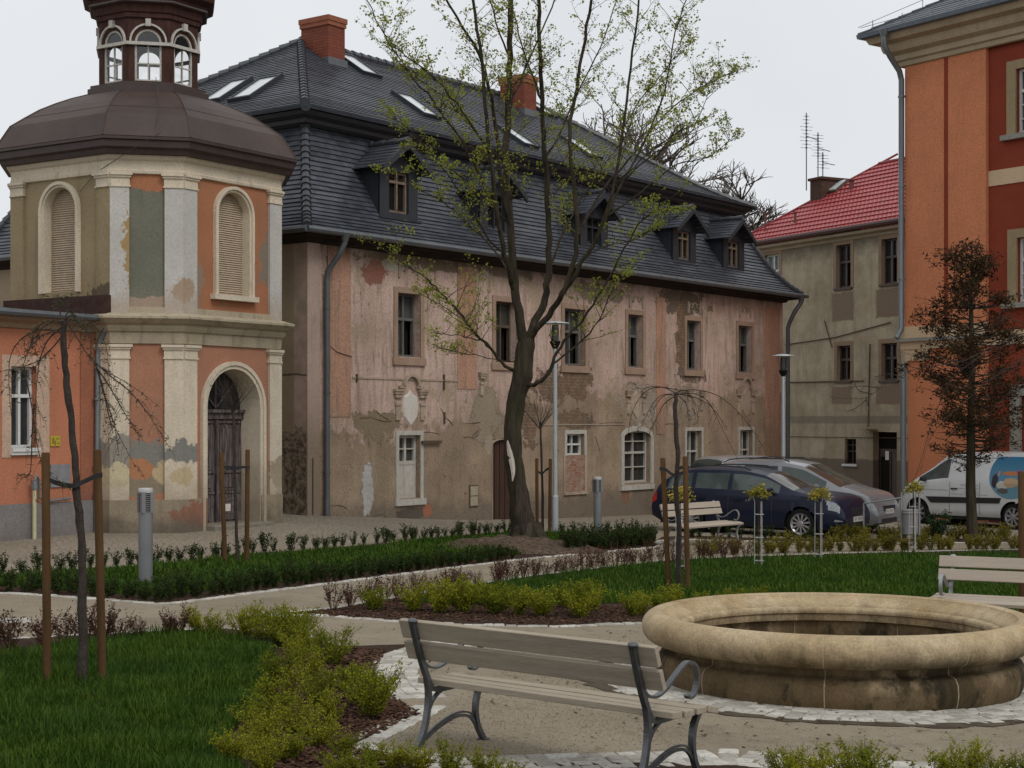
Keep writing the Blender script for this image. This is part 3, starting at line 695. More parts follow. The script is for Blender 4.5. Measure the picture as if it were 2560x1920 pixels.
# =====================================================================
# DERELICT HOUSE
# =====================================================================
BL, BW = 21.8, 11.3
def derelict_house():
    rz = math.atan2(FU.y, FU.x)
    root = empty('derelict_house', (FO.x, FO.y, 0), rz, 'long derelict two-storey house with flaking pink plaster and dark mansard roof', 'house')
    win = [ # photo boxes of the openings: x0,x1,top,bottom
        (993,1050,731,891),(1238,1290,752,905),(1410,1462,770,912),(1569,1606,785,918),(1716,1750,800,923),(1845,1879,813,931)]
    low = [(996,1050,1088,1247),(1416,1460,1085,1138),(1558,1625,1078,1208),(1716,1753,1077,1192),(1849,1881,1075,1186)]
    door = (1231,1292,1098,1316)
    ops = []
    for (a, b, t, bt) in win+low+[door]:
        x0, zt = FB(a, t); x1, _ = FB(b, t); xm, zb = FB(a, bt); ops.append((x0, x1, zb, zt))
    ops[-1] = (ops[-1][0], ops[-1][0]+1.05, -1.2, ops[-1][3])
    mb = MB(); wall_grid(mb, 0, BL, -1.6, 5.95, ops, .30)
    mb.quad((BL,0,-1.6),(BL,BW,-1.6),(BL,BW,5.95),(BL,0,5.95)); mb.quad((BL,BW,-1.6),(0,BW,-1.6),(0,BW,5.95),(BL,BW,5.95))
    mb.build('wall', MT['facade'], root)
    sb = MB(); sb.M = Matrix.Rotation(R(-90), 4, 'Z')
    sb.quad((-BW,0,-1.6),(0,0,-1.6),(0,0,5.95),(-BW,0,5.95)); sb.build('side_wall', MT['side'], root)
    # orange pilaster strips, 14 mm proud
    for (a, b, t, bt) in ((818,876,604,1042),(1143,1190,664,972),(1640,1662,742,1085),(1912,1948,765,1150)):
        x0, zt = FB(a, t); x1, _ = FB(b, t); _, zb = FB(a, bt)
        p = MB(); p.box(x0, x1, -.014, .002, zb, zt); p.build('pilaster', MT['orange_old'], root)
    # pale corner strip + string courses
    p = MB(); p.box(.0, .38, -.03, .002, -1.2, 5.6); p.build('pilaster', m_plain('corner_strip', (.44,.33,.28), (.20,.155,.11), 1.2, 2.6), root)
    st = MB(); a, z = FB(880, 944); b, _ = FB(1143, 950); st.box(a, b, -.02, .002, z-.02, z+.02); st.build('string_course', MT['relief'], root); st = MB()
    a, z = FB(1350, 1062); b, _ = FB(1560, 1060); st.box(a, b, -.018, .002, z-.015, z+.015); st.build('string_course', MT['relief'], root)
    # windows
    for i, (o, (a, b, t, bt)) in enumerate(zip(ops, win+low+[door])):
        x0, x1, z0, z1 = o
        if i < 6:
            s = MB(); w_ = .13
            s.box(x0-w_, x0, -.028, .004, z0-.02, z1+w_); s.box(x1, x1+w_, -.028, .004, z0-.02, z1+w_); s.box(x0, x1, -.028, .004, z1, z1+w_)
            s.box(x0-w_-.04, x1+w_+.04, -.05, .004, z0-.19, z0-.02); s.build('window_surround', MT['surround'], root)
            window(root, None, x0, x1, z0, z1, .20, MT['grey_wood'] if i != 1 else MT['dark_wood'], MT['dusty_glass'], bars=(1, (.60,)), dark_half=True)
        elif i < 11:
            s = MB(); w_ = .10
            if i == 8: # arched top with moulded jambs
                xc = (x0+x1)/2; hw = (x1-x0)/2
                arch_band(s, xc, hw, .14, z0-.05, z1-.16, .004, -.045, rise=.16); s.box(x0-.16, x1+.16, -.06, .004, z0-.2, z0-.06)
                s.box(xc-.05, xc+.05, -.09, -.02, z1+.02, z1+.22)
                s.add([(x0,.01,z1-.16),(x0,.01,z1),(x0+.22,.01,z1)], [(0,1,2)]); s.add([(x1,.01,z1-.16),(x1-.22,.01,z1),(x1,.01,z1)], [(0,1,2)])
            else:
                s.box(x0-w_, x0, -.025, .004, z0-.02, z1+w_); s.box(x1, x1+w_, -.025, .004, z0-.02, z1+w_); s.box(x0, x1, -.025, .004, z1, z1+w_)
                if i != 7: s.box(x0-w_-.04, x1+w_+.06, -.06, .004, z0-.16, z0-.02)
            s.build('window_surround', MT['white_wood'], root)
            if i == 6:
                f = window(root, None, x0, x1, z0, z1, .16, MT['white_wood'], MT['dusty_glass'], bars=(1, (.56, .78)), fw=.07)
                bd = MB(); bd.box(x0+.07, (x0+x1)/2-.04, .13, .15, z0+.06, z0+.8); bd.box((x0+x1)/2+.04, x1-.07, .13, .15, z0+.06, z0+.8); bd.build('shutter_board', MT['white_wood'], f)
            elif i == 7: window(root, None, x0, x1, z0, z1, .14, MT['white_frame'], MT['glass'], bars=(1, (.5,)), fw=.04)
            elif i == 8: window(root, None, x0, x1, z0, z1, .16, MT['white_wood'], MT['glass'], bars=(1, (.58, .30, .80)), fw=.05)
            else: window(root, None, x0, x1, z0, z1, .16, MT['white_wood'], MT['glass'], bars=(1, (.55,)), fw=.045)
        else:
            d = MB(); d.box(x0, x1, .12, .17, -1.2, z1)
            for k in range(5): d.box(x0+.02+k*(x1-x0)/5, x0-.01+(k+1)*(x1-x0)/5, .10, .12, -1.1, z1-.03)
            d.build('door', simple('brown_plank_door', (.05,.024,.015), rough=.6, var=.4, scale=5, sc=(5,1,.5)), root)
            s = MB(); arch_band(s, (x0+x1)/2, (x1-x0)/2-.02, .05, -1.1, z1-.14, .1, .0, rise=.13)
            s.add([(x0,.02,z1-.14),(x0,.02,z1),(x0+.25,.02,z1)], [(0,1,2)]); s.build('door_surround', MT['relief'], root)
    # bricked-up lower half below the small barred window
    a, zt = FB(1414, 1141); b, _ = FB(1461, 1141); _, zb = FB(1414, 1231)
    p = MB(); p.box(a, b, -.004, .02, zb, zt); p.build('brick_infill', brick('infill_brick', (.30,.12,.075), (.36,.28,.22), (.30,.25,.19), bw=.16, bh=.07), root)
    p = MB(); p.box(a-.1, b+.1, -.05, .003, zb-.07, zb); p.box(b, b+.10, -.02, .003, zb, zt+.05); p.box(a-.1, a, -.02, .003, zb, zt+.05); p.build('window_surround', MT['relief'], root)
    # meter box, iron bar, wall anchors
    a, zt = FB(1172, 1213); b, _ = FB(1194, 1213); _, zb = FB(1172, 1268)
    p = MB(); p.box(a, b, -.02, .004, zb, zt, 1); p.box(a+.03, b-.03, -.035, -.02, zb+.03, (zt+zb)/2-.01); p.box(a+.03, b-.03, -.035, -.02, (zt+zb)/2+.01, zt-.03)
    p.build('meter_box', [simple('meter_box_paint', (.34,.30,.21), rough=.6), MT['dark_wood']], root)
    a, z = FB(1050, 1105); b, z2 = FB(1098, 1098); p = MB(); p.box(a, b, -.09, -.04, z-.04, z+.03); p.build('wall_bracket', MT['dark_wood'], root)
    for (x, y0, y1) in ((1107,936,974),(889,935,955),(1108,1030,1060)):
        a, z = FB(x, y0); _, z2 = FB(x, y1); p = MB(); p.box(a, a+.04, -.04, .0, z2, z); p.build('wall_anchor', MT['dark_wood'], root)
    # stucco cartouches over the ground floor windows
    for (cx, cy, sc, worn) in ((1025,1012,1,0),(1225,960,.8,2),(1590,1005,.95,1),(1738,1000,.85,1),(1864,1002,1.05,0)):
        t, z = FB(cx, cy); c = MB()
        for s_ in ((-1,1) if worn != 2 else (-1,)):
            bx = t+s_*.43*sc; c = MB()
            for (dz, hw, h, pr) in ((.30,.17,.05,.10),(.24,.15,.06,.08),(.16,.12,.08,.06),(-.02,.10,.06,.05)): c.box(bx-hw*sc, bx+hw*sc, -pr, .002, z+dz*sc, z+(dz+h)*sc)
            c.box(bx-.08*sc, bx+.08*sc, -.03, .002, z-.35*sc, z+.0*sc)
            c.build('wall_bracket_stucco', MT['relief'], root)
        c = MB()
        if worn == 0:
            arch_band(c, t, .22*sc, .07*sc, z+.42*sc, z+.42*sc, .002, -.09, legs=False)
            c.box(t-.42*sc, t-.2*sc, -.07, .002, z+.37*sc, z+.43*sc); c.box(t+.2*sc, t+.42*sc, -.07, .002, z+.37*sc, z+.43*sc)
            c.build('crest', MT['relief'], root)
        if worn != 2:
            s = MB(); P = [(0,.36),(.08,.27),(.22,.22),(.24,0),(.22,-.2),(.12,-.3),(0,-.42),(-.12,-.3),(-.22,-.2),(-.24,0),(-.22,.22),(-.08,.27)]
            vs = [(t+x*sc, -.035, z+y*sc-.05) for x, y in P]+[(t+x*sc*1.12, .002, z+y*sc*1.1-.05) for x, y in P]; n_ = len(P)
            s.add(vs, [tuple(range(n_))[::-1]]+[(i, (i+1)%n_, (i+1)%n_+n_, i+n_) for i in range(n_)])
            s.build('shield', MT['white_relief'] if cx == 1025 else MT['relief'], root)
    # ornaments under the eaves above the upper windows
    for cx, cy in ((1022,672),(1590,748),(1735,765),(1862,775)):
        t, z = FB(cx, cy); c = MB()
        for s_ in (-1, 1):
            c.box(t+s_*.34-.035, t+s_*.34+.035, -.035, .002, z-.22, z+.12); c.tube(spline([(t+s_*.31,-.01,z-.12),(t+s_*.26,-.02,z+.02),(t+s_*.14,-.02,z+.06),(t+s_*.12,-.02,z-.04),(t+s_*.2,-.02,z-.05)], 3), .022, 6)
        arch_band(c, t, .07, .04, z, z, .002, -.04, legs=False); c.build('eave_ornament', MT['relief'], root)
    # eaves: boarded soffit and gutters
    s = MB()
    s.rings([rect_ring(BL, BW, .0, 5.58), rect_ring(BL, BW, -.10, 5.60), rect_ring(BL, BW, -.13, 5.66), rect_ring(BL, BW, -.40, 5.70), rect_ring(BL, BW, -.42, 5.80)])
    s.build('cornice', simple('eave_shade_cornice', (.035,.027,.021), rough=.9, var=.4, scale=4), root)  # near-black base colour carries the shade under the eaves
    g = MB(); r_ = rect_ring(BL, BW, -.50, 5.80)
    for a, b in ((3,0),(0,1),(1,2)): g.tube([r_[a], r_[b]], .075, 8)
    g.build('gutter', MT['zinc'], root)
    # lower mansard slope, cornice break, upper hipped slope
    P1 = [(-.46,5.83),(-.12,6.12),(.22,6.52),(.50,6.98),(.74,7.45),(.93,7.90),(1.08,8.36)]
    t1 = MB(); tile_rows(t1, BL, BW, P1, 23, .026); t1.build('mansard_slope', MT['tile'], root)
    c = MB(); c.rings([rect_ring(BL, BW, 1.0, 8.30), rect_ring(BL, BW, .88, 8.36), rect_ring(BL, BW, .86, 8.44), rect_ring(BL, BW, .72, 8.50), rect_ring(BL, BW, .66, 8.58), rect_ring(BL, BW, .74, 8.62)])
    c.build('break_cornice', simple('dark_roof_cornice', (.035,.034,.037), rough=.6, var=.35), root)
    ZR = 11.67; P2 = [(.62,8.60),(1.25,8.86),(2.0,9.27),(BW/2-.0,ZR)]
    t2 = MB(); tile_rows(t2, BL, BW, P2, 42, .02, seed=8); t2.build('roof', MT['tile'], root)
    h = MB()
    for k in range(4):
        lo = [rect_ring(BL, BW, i, z)[k] for i, z in P1]; n_ = 0
        for a, b in zip(lo[:-1], lo[1:]): caps_line(h, a, b, 3, .10)
        hi = [rect_ring(BL, BW, i, z)[k] for i, z in P2]
        for a, b, q in zip(hi[:-1], hi[1:], (3, 3, 20)): caps_line(h, a, b, q, .10)
    caps_line(h, (BW/2, BW/2, ZR), (BL-BW/2, BW/2, ZR), 32, .11); h.build('ridge_tiles', MT['ridge'], root)
    # dormers
    def prof(i, P):
        for (a, za), (b, zb) in zip(P[:-1], P[1:]):
            if a <= i <= b: return za+(zb-za)*(i-a)/(b-a)
        return P[-1][1]
    for (wx0, wx1, ty, by, wood) in ((973,1022,430,533,1),(1218,1264,488,577,0),(1466,1506,545,622,0),(1695,1728,578,650,1),(1820,1850,603,672,1)):
        k = ((wx0+wx1)/2-1280)/4000; fy = .12
        ox, oy = FO.x+FV.x*fy, FO.y+FV.y*fy
        t = (ox-k*oy)/(FU.y*k-FU.x); d = oy+FU.y*t
        zt = CAMZ+(1050-ty)/4000*d; zb = CAMZ+(1050-by)/4000*d; hw = .34; fw = .66; ze = zt+.13; za = ze+.42
        D = MB()
        # front wall round the window
        D.box(t-fw, t-hw, fy, fy+.06, zb-.12, ze); D.box(t+hw, t+fw, fy, fy+.06, zb-.12, ze); D.box(t-hw, t+hw, fy, fy+.06, zt, ze); D.box(t-hw, t+hw, fy, fy+.06, zb-.12, zb)
        D.add([(t-fw,fy,ze),(t+fw,fy,ze),(t,fy,za)], [(0,1,2)])
        for s_ in (-1, 1): # cheeks running back into the slope
            D.quad((t+s_*fw,fy,zb-.3),(t+s_*fw,1.9,zb-.3),(t+s_*fw,1.9,ze),(t+s_*fw,fy,ze))
        D.box(t-fw-.06, t+fw+.06, fy-.08, fy+.02, zb-.17, zb-.12)
        dm = D.build('dormer', MT['slate_board'], root)
        Rf = MB(); n_ = 7; ov = fw+.22; slope = (za+.1-(ze-.12))/ov
        for s_ in (-1, 1):
            for r in range(n_):
                a = ov*(1-r/n_); b = ov*(1-(r+1)/n_); z_a = za+.1-slope*a; z_b = za+.1-slope*b
                Rf.quad((t+s_*a,fy-.3,z_a+.03),(t+s_*a,2.2,z_a+.03),(t+s_*b,2.2,z_b),(t+s_*b,fy-.3,z_b)); Rf.quad((t+s_*a,fy-.3,z_a),(t+s_*a,2.2,z_a),(t+s_*a,2.2,z_a+.03),(t+s_*a,fy-.3,z_a+.03))
        Rf.build('dormer_roof', MT['tile'], dm)
        B = MB()
        for s_ in (-1, 1):
            B.add([(t+s_*ov,fy-.33,ze-.24),(t+s_*ov,fy-.33,ze-.1),(t,fy-.33,za+.12),(t,fy-.33,za-.04),(t+s_*ov,fy-.27,ze-.24),(t+s_*ov,fy-.27,ze-.1),(t,fy-.27,za+.12),(t,fy-.27,za-.04)],
                  [(0,1,2,3),(7,6,5,4),(0,4,5,1),(1,5,6,2),(3,2,6,7),(0,3,7,4)])
        B.build('bargeboard', MT['slate_board'], dm)
        caps = MB(); caps_line(caps, (t,fy-.3,za+.12), (t,2.0,za+.12), 6, .07); caps.build('ridge_tiles', MT['ridge'], dm)
        if wood: window(dm, None, t-hw, t+hw, zb, zt, fy+.10, simple('dormer_window_wood', (.20,.15,.11), rough=.7, var=.4), MT['dark'], bars=(1, (.75,)), fw=.05)
        else: window(dm, None, t-hw, t+hw, zb, zt, fy+.10, MT['slate_board'], MT['dark'], bars=(1, (.7,)), fw=.04)
    # chimneys
    for (tx, dx, dy, y0, zt) in ((5.56,.62,.96,4.58,12.12),(14.1,.62,.9,4.62,12.1)):
        c = MB(); c.box(tx, tx+dx, y0, y0+dy, 10.6, zt); c.box(tx-.03, tx+dx+.03, y0-.03, y0+dy+.03, zt-.16, zt-.05, 1); c.box(tx-.05, tx+dx+.05, y0-.05, y0+dy+.05, zt-.05, zt+.08, 1)
        ch = c.build('chimney', [MT['brick'], simple('chimney_cap', (.27,.10,.06), rough=.85)], root)
        f = MB(); zz = prof(y0, P2); f.box(tx-.05, tx+dx+.05, y0-.05, y0+.12, zz-.3, zz+.16); f.build('flashing', MT['zinc'], ch)
    # roof windows: find where each photo point meets the roof plane
    sl = (ZR-9.27)/(BW/2-2.0)
    def roof_hit(px, py, side):
        k = (px-1280)/4000; best = None
        for q in range(200):
            i = .8+q*.0245; z = prof(i, P2)
            if side == 'front': ox, oy, U = FO.x+FV.x*i, FO.y+FV.y*i, FU
            else: ox, oy, U = FO.x+FU.x*i, FO.y+FU.y*i, FV
            t = (ox-k*oy)/(U.y*k-U.x); d = oy+U.y*t; e = abs(CAMZ+(1050-py)/4000*d-z)
            if best is None or e < best[0]: best = (e, i, t)
        return best[1], best[2]
    an = math.atan2(sl, 1)
    for (px, py, side, wd, ht) in ((893,166,'front',.62,1.1),(1040,268,'front',.6,1.15),(1292,346,'front',.55,1.0),(1451,372,'front',.6,1.1),(1352,276,'front',.5,.8),(567,231,'left',.60,1.15),(640,225,'left',.64,1.15)):
        i, t = roof_hit(px, py, side); z = prof(i, P2)
        M = (Matrix.Translation((t, i, z)) if side == 'front' else Matrix.Rotation(R(-90), 4, 'Z') @ Matrix.Scale(1,4) @ Matrix.Translation((-t, i, z))) @ Matrix.Rotation(an, 4, 'X')
        f = MB(); f.M = M
        for (a, b, c_, d_) in ((-wd/2-.07,-wd/2,-ht/2,ht/2),(wd/2,wd/2+.07,-ht/2,ht/2),(-wd/2-.07,wd/2+.07,-ht/2-.08,-ht/2),(-wd/2-.07,wd/2+.07,ht/2,ht/2+.1)): f.box(a, b, c_, d_, -.02, .10)
        fo = f.build('roof_window', MT['slate_board'], root); g = MB(); g.M = M; g.box(-wd/2, wd/2, -ht/2, ht/2, .03, .07); g.build('pane', MT['sky_glass'], fo)
    # downpipes
    def pipe(px, ytop, ybot, hop):
        x, zt = FB(px, ytop); p = MB(); zb = FB(px, ybot)[1]
        p.tube([(x+hop,-.50,5.74),(x+hop,-.50,5.6),(x+hop*.6,-.38,5.35),(x,-.12,5.0),(x,-.10,4.8),(x,-.10,zb)], .062, 10)
        p.tube([(x+hop,-.5,5.80),(x+hop,-.5,5.62)], [.12,.07], 10)
        for z in (4.2, 2.4, .7): p.tube([(x,-.10,z),(x,-.10,z+.05)], .075, 10)
        p.build('downpipe', MT['zinc'], root, smooth=True)
    pipe(809, 690, 1290, .12); 
    p = MB(); p.tube([(BL+.3,-.50,5.76),(BL+.3,-.5,5.6),(BL+.15,-.35,5.3),(BL+.12,-.2,5.0),(BL+.12,-.12,4.8),(BL+.12,-.12,-1.0)], .07, 10); p.tube([(BL+.3,-.5,5.82),(BL+.3,-.5,5.62)], [.13,.08], 10)
    p.tube([(BL+.3,-.5,5.80),(BL+.75,-.5,5.82)], .06, 8); p.build('downpipe', MT['zinc'], root, smooth=True)
    # cracks in the plaster
    rng = random.Random(12)
    for ps in (((942,1030),(955,1040),(978,1052)),((1100,1022),(1112,1040),(1132,1064)),((900,1046),(925,1044),(960,1052),(978,1054)),((1154,1058),(1200,1056)),((1158,1092),(1180,1093),(1196,1088)),((1180,1090),(1194,1075)),
               ((823,1265),(845,1264),(870,1272)),((935,1290),(955,1285),(970,1297)),((1350,1060),(1420,1062),(1490,1060),(1556,1056)),((1655,1060),(1700,1062)),((1700,940),(1725,945),(1752,940)),((1488,1090),(1500,1130)),((1100,1085),(1060,1080))):
        P_ = []
        for (a, b) in zip(ps[:-1], ps[1:]):
            for q in range(4): P_.append((a[0]+(b[0]-a[0])*q/4+rng.gauss(0,1.2), a[1]+(b[1]-a[1])*q/4+rng.gauss(0,1.2)))
        P_.append(ps[-1]); cr_ = MB(); cr_.tube([(FB(*q)[0], -.002, FB(*q)[1]) for q in P_], [.004+.009*rng.random() for _ in P_], 5); cr_.build('crack', MT['crack'], root)
    # thin iron rod and cable at the corner
    p = MB(); x, z = FB(783, 1145); x2, z2 = FB(783, 1285); p.tube([(.15,-.05,z),(.15,-.05,z2)], .012, 5); p.build('iron_rod', MT['dark_wood'], root)
    x, z = FB(817, 860); x2, z2 = FB(877, 892); x3, z3 = FB(840, 880)
    p = MB(); p.tube([(FB(816,640)[0],-.03,FB(816,640)[1]),(x,-.03,z),(x3,-.03,z3),(x2,-.03,z2)], .008, 4); p.build('cable', MT['dark'], root)
derelict_house()
# =====================================================================
# OCTAGONAL CHAPEL TOWER
# =====================================================================
TU = Vector((.545, .839)); TV = Vector((-.839, .545)); TA, TD = 2.2, 2.482; TL = 1.31; TS = .63
TC = Vector((-5.97+TU.x*TL, 29.0+TU.y*TL)) + TV*TA
def octo(A_, D_, z):
    h = math.sqrt(2)*D_-A_
    return [Vector(p+(z,)) for p in ((-h,-A_),(h,-A_),(A_,-h),(A_,h),(h,A_),(-h,A_),(-A_,h),(-A_,-h))]
def octo_prof(mb, prof, m=0, cap=False):
    mb.rings([octo(TA+o, TD+o, z) for o, z in prof], m=m, cap=cap)
def m_patchy(name, base, spots, ax, dirt=(.2,.17,.13), z0=-9, z1=-8, streak=.3):
    n = N(name, .92); o = n.xyz(); n1 = n.n1()
    c = n.mix(n.ramp(n.noise(1.3, 6), .35, .65), tuple(x*.85 for x in base), base)
    c = n.mix(n.math('MULTIPLY', n.ramp(n.noise(3.2, 5, sc=(1.6,1.6,.2)), .52, .72), streak), c, dirt)
    c = n.mix(n.math('MULTIPLY', n.ramp(n.noise(2.6, 8, rough=.75), .60, .65), .45), c, dirt)
    for (cx, cz, rx, rz, col, amp) in spots: c = n.mix(n.ell(ax, cx, cz, rx, rz, amp), c, col)
    c = n.mix(n.ramp(n.math('ADD', o[2], n.math('MULTIPLY', n1, -1.2)), z0-.6, z1-.6, .85, 0), c, dirt)
    nf = n.noise(30, 4); c = n.grain(c, nf, .86, 1.12); n.bump(nf, .3, .01); n.bump(n.noise(5), .25, .02)
    return n.col(c)
def tower():
    rz = math.atan2(TU.y, TU.x)
    root = empty('chapel_tower', (TC.x, TC.y, 0), rz, 'octagonal chapel tower with brown dome, lantern and blind arched niches', 'tower')
    cream = (.66,.575,.45); oran = (.40,.195,.125)
    M_or = m_patchy('faded_orange_plaster', oran, [], 0, dirt=(.27,.17,.11), z0=.5, z1=1.1)
    M_or2 = m_patchy('stained_orange_plaster', (.39,.17,.09), [(1.0,4.9,.25,.5,(.22,.18,.14),.5),(-1.1,4.3,.3,.5,(.28,.2,.15),.5)], 0, dirt=(.22,.16,.11), streak=.5)
    M_kh = m_patchy('khaki_plaster', (.32,.25,.15), [(-1.2,4.0,.5,.3,(.12,.09,.06),.5)], 1, dirt=(.14,.11,.075))
    M_gr = m_patchy('grey_green_plaster', (.175,.175,.135), [(-1.65,6.2,.9,.22,(.37,.16,.085),.25),(-1.8,3.95,.9,.13,(.33,.25,.19),.4)], 0, dirt=(.10,.095,.075))
    M_cr = m_patchy('cream_plaster', cream, [], 0, dirt=(.30,.245,.18), z0=.2, z1=1.2, streak=.25)
    M_li = m_patchy('lilac_grey_plaster', (.53,.51,.48), [(-1.97,5.35,.12,.5,(.36,.24,.10),.8),(-1.97,4.6,.10,.35,(.34,.24,.12),.9),(-1.3,4.2,.2,.22,(.37,.28,.2),.8)], 0, dirt=(.40,.33,.27), z0=3.9, z1=4.3, streak=.2)
    M_dk = m_patchy('decayed_plinth', (.30,.245,.175), [(-1.0,.1,.5,.25,(.24,.12,.08),.6)], 0, dirt=(.11,.09,.07), z0=-.2, z1=.2, streak=.6)
    M_lc = m_patchy('decayed_orange_face', oran, [(-1.85,1.05,.55,.42,(.21,.205,.18),.35),(-1.85,.62,.6,.16,(.24,.20,.14),.4),(-1.85,.98,.2,.2,(.40,.19,.10),.3),(-2.15,.95,.16,.22,(.46,.39,.27),.35),(-1.45,.9,.2,.28,(.46,.37,.22),.4),(-1.3,1.25,.4,.16,(.20,.195,.175),.4)], 0, dirt=(.25,.17,.11), z0=-.2, z1=.1)
    M_pl = m_patchy('decayed_cream_pilaster', cream, [(-2.15,1.1,.4,.35,(.27,.25,.21),.55),(-1.3,1.2,.42,.22,(.21,.205,.185),.5),(-1.3,.85,.2,.2,(.48,.39,.24),.45),(-2.2,.8,.2,.2,(.52,.45,.30),.4),(1.3,.8,.3,.35,(.33,.27,.2),.6)], 0, dirt=(.36,.29,.215), z0=.3, z1=.9)
    faces = [(0, TA, TL), (-45, TD, TS), (-90, TA, TL), (-135, TD, TS), (180, TA, TL), (135, TD, TS), (90, TA, TL), (45, TD, TS)]
    Zg, Zd, Zf, Zc1, Zu, Zf2, Ztop = -.8, .40, 3.22, 3.73, 3.73, 6.28, 6.62
    for k, (ang, ap, hw) in enumerate(faces):
        M = rotM(ang, (0, -ap, 0)); lo = MB(); lo.M = M; up = MB(); up.M = M
        if k == 0:
            arch_wall(lo, -hw, hw, Zg, Zf+.1, 0, .72, Zg, 2.08, .55, 0, 1); lo.build('wall', [M_or, M_cr], root)
        else:
            lo.quad((-hw,0,Zg),(hw,0,Zg),(hw,0,Zf+.1),(-hw,0,Zf+.1)); lo.build('wall', M_lc if k == 1 else M_or, root)
        mu = {0: M_or2, 1: M_gr, 2: M_kh}.get(k, M_kh)
        if k in (0, 2):
            arch_wall(up, -hw, hw, Zu, Zf2+.1, 0, .42, 4.20, 5.70, .26, 0, 1); up.build('wall', [mu, M_cr], root)
            s = MB(); s.M = M; arch_band(s, 0, .42, .045, 4.18, 5.70, .002, -.05); arch_band(s, 0, .465, .06, 4.18, 5.70, .002, -.085)
            if k == 0: s.box(-.60, .60, -.13, .002, 4.08, 4.18)
            s.build('niche_surround', M_cr, root)
            b = MB(); b.M = M; nn = 46; z0 = 4.20; H = 1.92
            for i in range(nn): # horizontal slats of the blind
                za = z0+H*i/nn; zb = z0+H*(i+1)/nn; zm = (za+zb)/2
                w_ = .42 if zm < 5.7 else math.sqrt(max(.42**2-(zm-5.7)**2, 0.0004))
                b.quad((-w_,.13,za),(w_,.13,za),(w_,.16,zb),(-w_,.16,zb)); b.quad((-w_,.16,zb),(w_,.16,zb),(w_,.13,zb),(-w_,.13,zb))
            b.quad((-.42,.25,4.2),(.42,.25,4.2),(.42,.25,6.13),(-.42,.25,6.13))
            b.build('slatted_blind', simple('beige_slats', (.46,.37,.27), rough=.85, var=.2), root)
        else:
            up.quad((-hw,0,Zu),(hw,0,Zu),(hw,0,Zf2+.1),(-hw,0,Zf2+.1)); up.build('wall', mu, root)
        if k in (0,1,2,3,7):
            for s_ in (-1, 1):
                a, b_ = sorted((s_*(hw+.02), s_*(hw-.32)))
                p = MB(); p.M = M; p.box(a, b_, -.055, .002, .38, 2.94); p.build('pilaster', M_pl, root)
                p = MB(); p.M = M; p.box(a, b_, -.055, .002, 3.73, 6.03); p.build('pilaster', M_li if k in (0,1) else M_kh, root)
                p = MB(); p.M = M
                for zb_ in (2.94, 6.03):
                    p = MB(); p.M = M
                    for (z_, h_, pr) in ((0,.03,.075),(.03,.14,.06),(.17,.04,.085),(.21,.05,.11)):
                        aa = a-(pr-.05) if s_ > 0 else a-.01*s_; bb = b_+(pr-.05) if s_ < 0 else b_
                        p.box(min(aa, bb)-(.0), max(aa, bb), -pr, .002, zb_+z_, zb_+z_+h_)
                    p.build('capital', M_cr, root)
        d = MB(); d.M = M
        if k == 0: d.box(-hw-.03, -.74, -.07, .002, Zg, Zd); d.build('plinth', M_dk, root); d = MB(); d.M = M; d.box(.74, hw+.03, -.07, .002, Zg, Zd)
        else: d.box(-hw-.03, hw+.03, -.07, .002, Zg, Zd)
        d.build('plinth', M_dk, root)
    # entablatures
    e = MB(); octo_prof(e, [(0,3.21),(.04,3.22),(.05,3.30),(.06,3.42),(.10,3.44),(.13,3.50),(.13,3.55),(.20,3.58),(.27,3.64),(.30,3.66),(.30,3.70),(.10,3.76),(0,3.78)])
    octo_prof(e, [(.0,3.76),(.05,3.77),(.05,3.87),(0,3.88)])
    e.build('cornice', m_patchy('stained_cornice', (.42,.36,.26), [], 0, dirt=(.17,.14,.10), streak=.7), root)
    e = MB(); octo_prof(e, [(0,6.27),(.05,6.28),(.06,6.33),(.045,6.345),(.045,6.50),(.09,6.53),(.12,6.57),(.12,6.60),(0,6.62)]); e.build('cornice', M_cr, root)
    brown = simple('brown_sheet_metal', (.040,.022,.019), rough=.5, var=.35, scale=4)
    e = MB(); octo_prof(e, [(.08,6.60),(.22,6.61),(.24,6.68),(.29,6.72),(.30,6.83),(.34,6.85),(.34,6.89),(.30,6.92)]); e.build('eaves', brown, root)
    # dome
    def m_dome():
        n = N('brown_dome_felt', .62); c = n.mix(n.ramp(n.noise(.9, 6), .35, .65), (.032,.017,.013), (.058,.033,.024))
        c = n.mix(n.math('MULTIPLY', n.ramp(n.noise(2.4, 7, sc=(1,1,2)), .5, .7), .5), c, (.040,.027,.023)); n.bump(n.noise(20, 4), .3, .015); n.bump(n.noise(2, 3), .3, .05); return n.col(c)
    Md = m_dome()
    P = [(2.53,6.91),(2.42,7.12),(2.30,7.35),(2.08,7.53),(1.86,7.70),(1.62,7.84),(1.38,7.96),(1.10,8.07)]
    D = MB(); rg = []
    for r, z in P:
        f = (r-1.10)/(2.53-1.10); rg.append(octo(r, r+.282*f, z))
    D.rings(rg, cap=True); D.build('dome', Md, root)
    s = MB()
    for k in range(8): s.tube([g[k]+Vector((0,0,.003)) for g in rg], .014, 5)
    for gi_ in (3,):
        g = rg[gi_]
        for k in range(8): s.tube([g[k]+Vector((0,0,.004)), g[(k+1)%8]+Vector((0,0,.002))], .004, 4)
    s.build('dome_seams', Md, root)
    # lightning conductor
    c = MB(); c.tube([Vector((-.75,-.95,8.3)),Vector((-.95,-1.2,8.05)),Vector((-1.45,-1.75,7.62)),Vector((-1.85,-2.1,7.12)),Vector((-2.0,-2.35,6.93)),Vector((-2.28,-2.1,6.7)),Vector((-2.24,-.95,6.3)),Vector((-2.24,-.55,6.0))], .006, 4); c.build('conductor_cable', MT['iron_dk'], root)
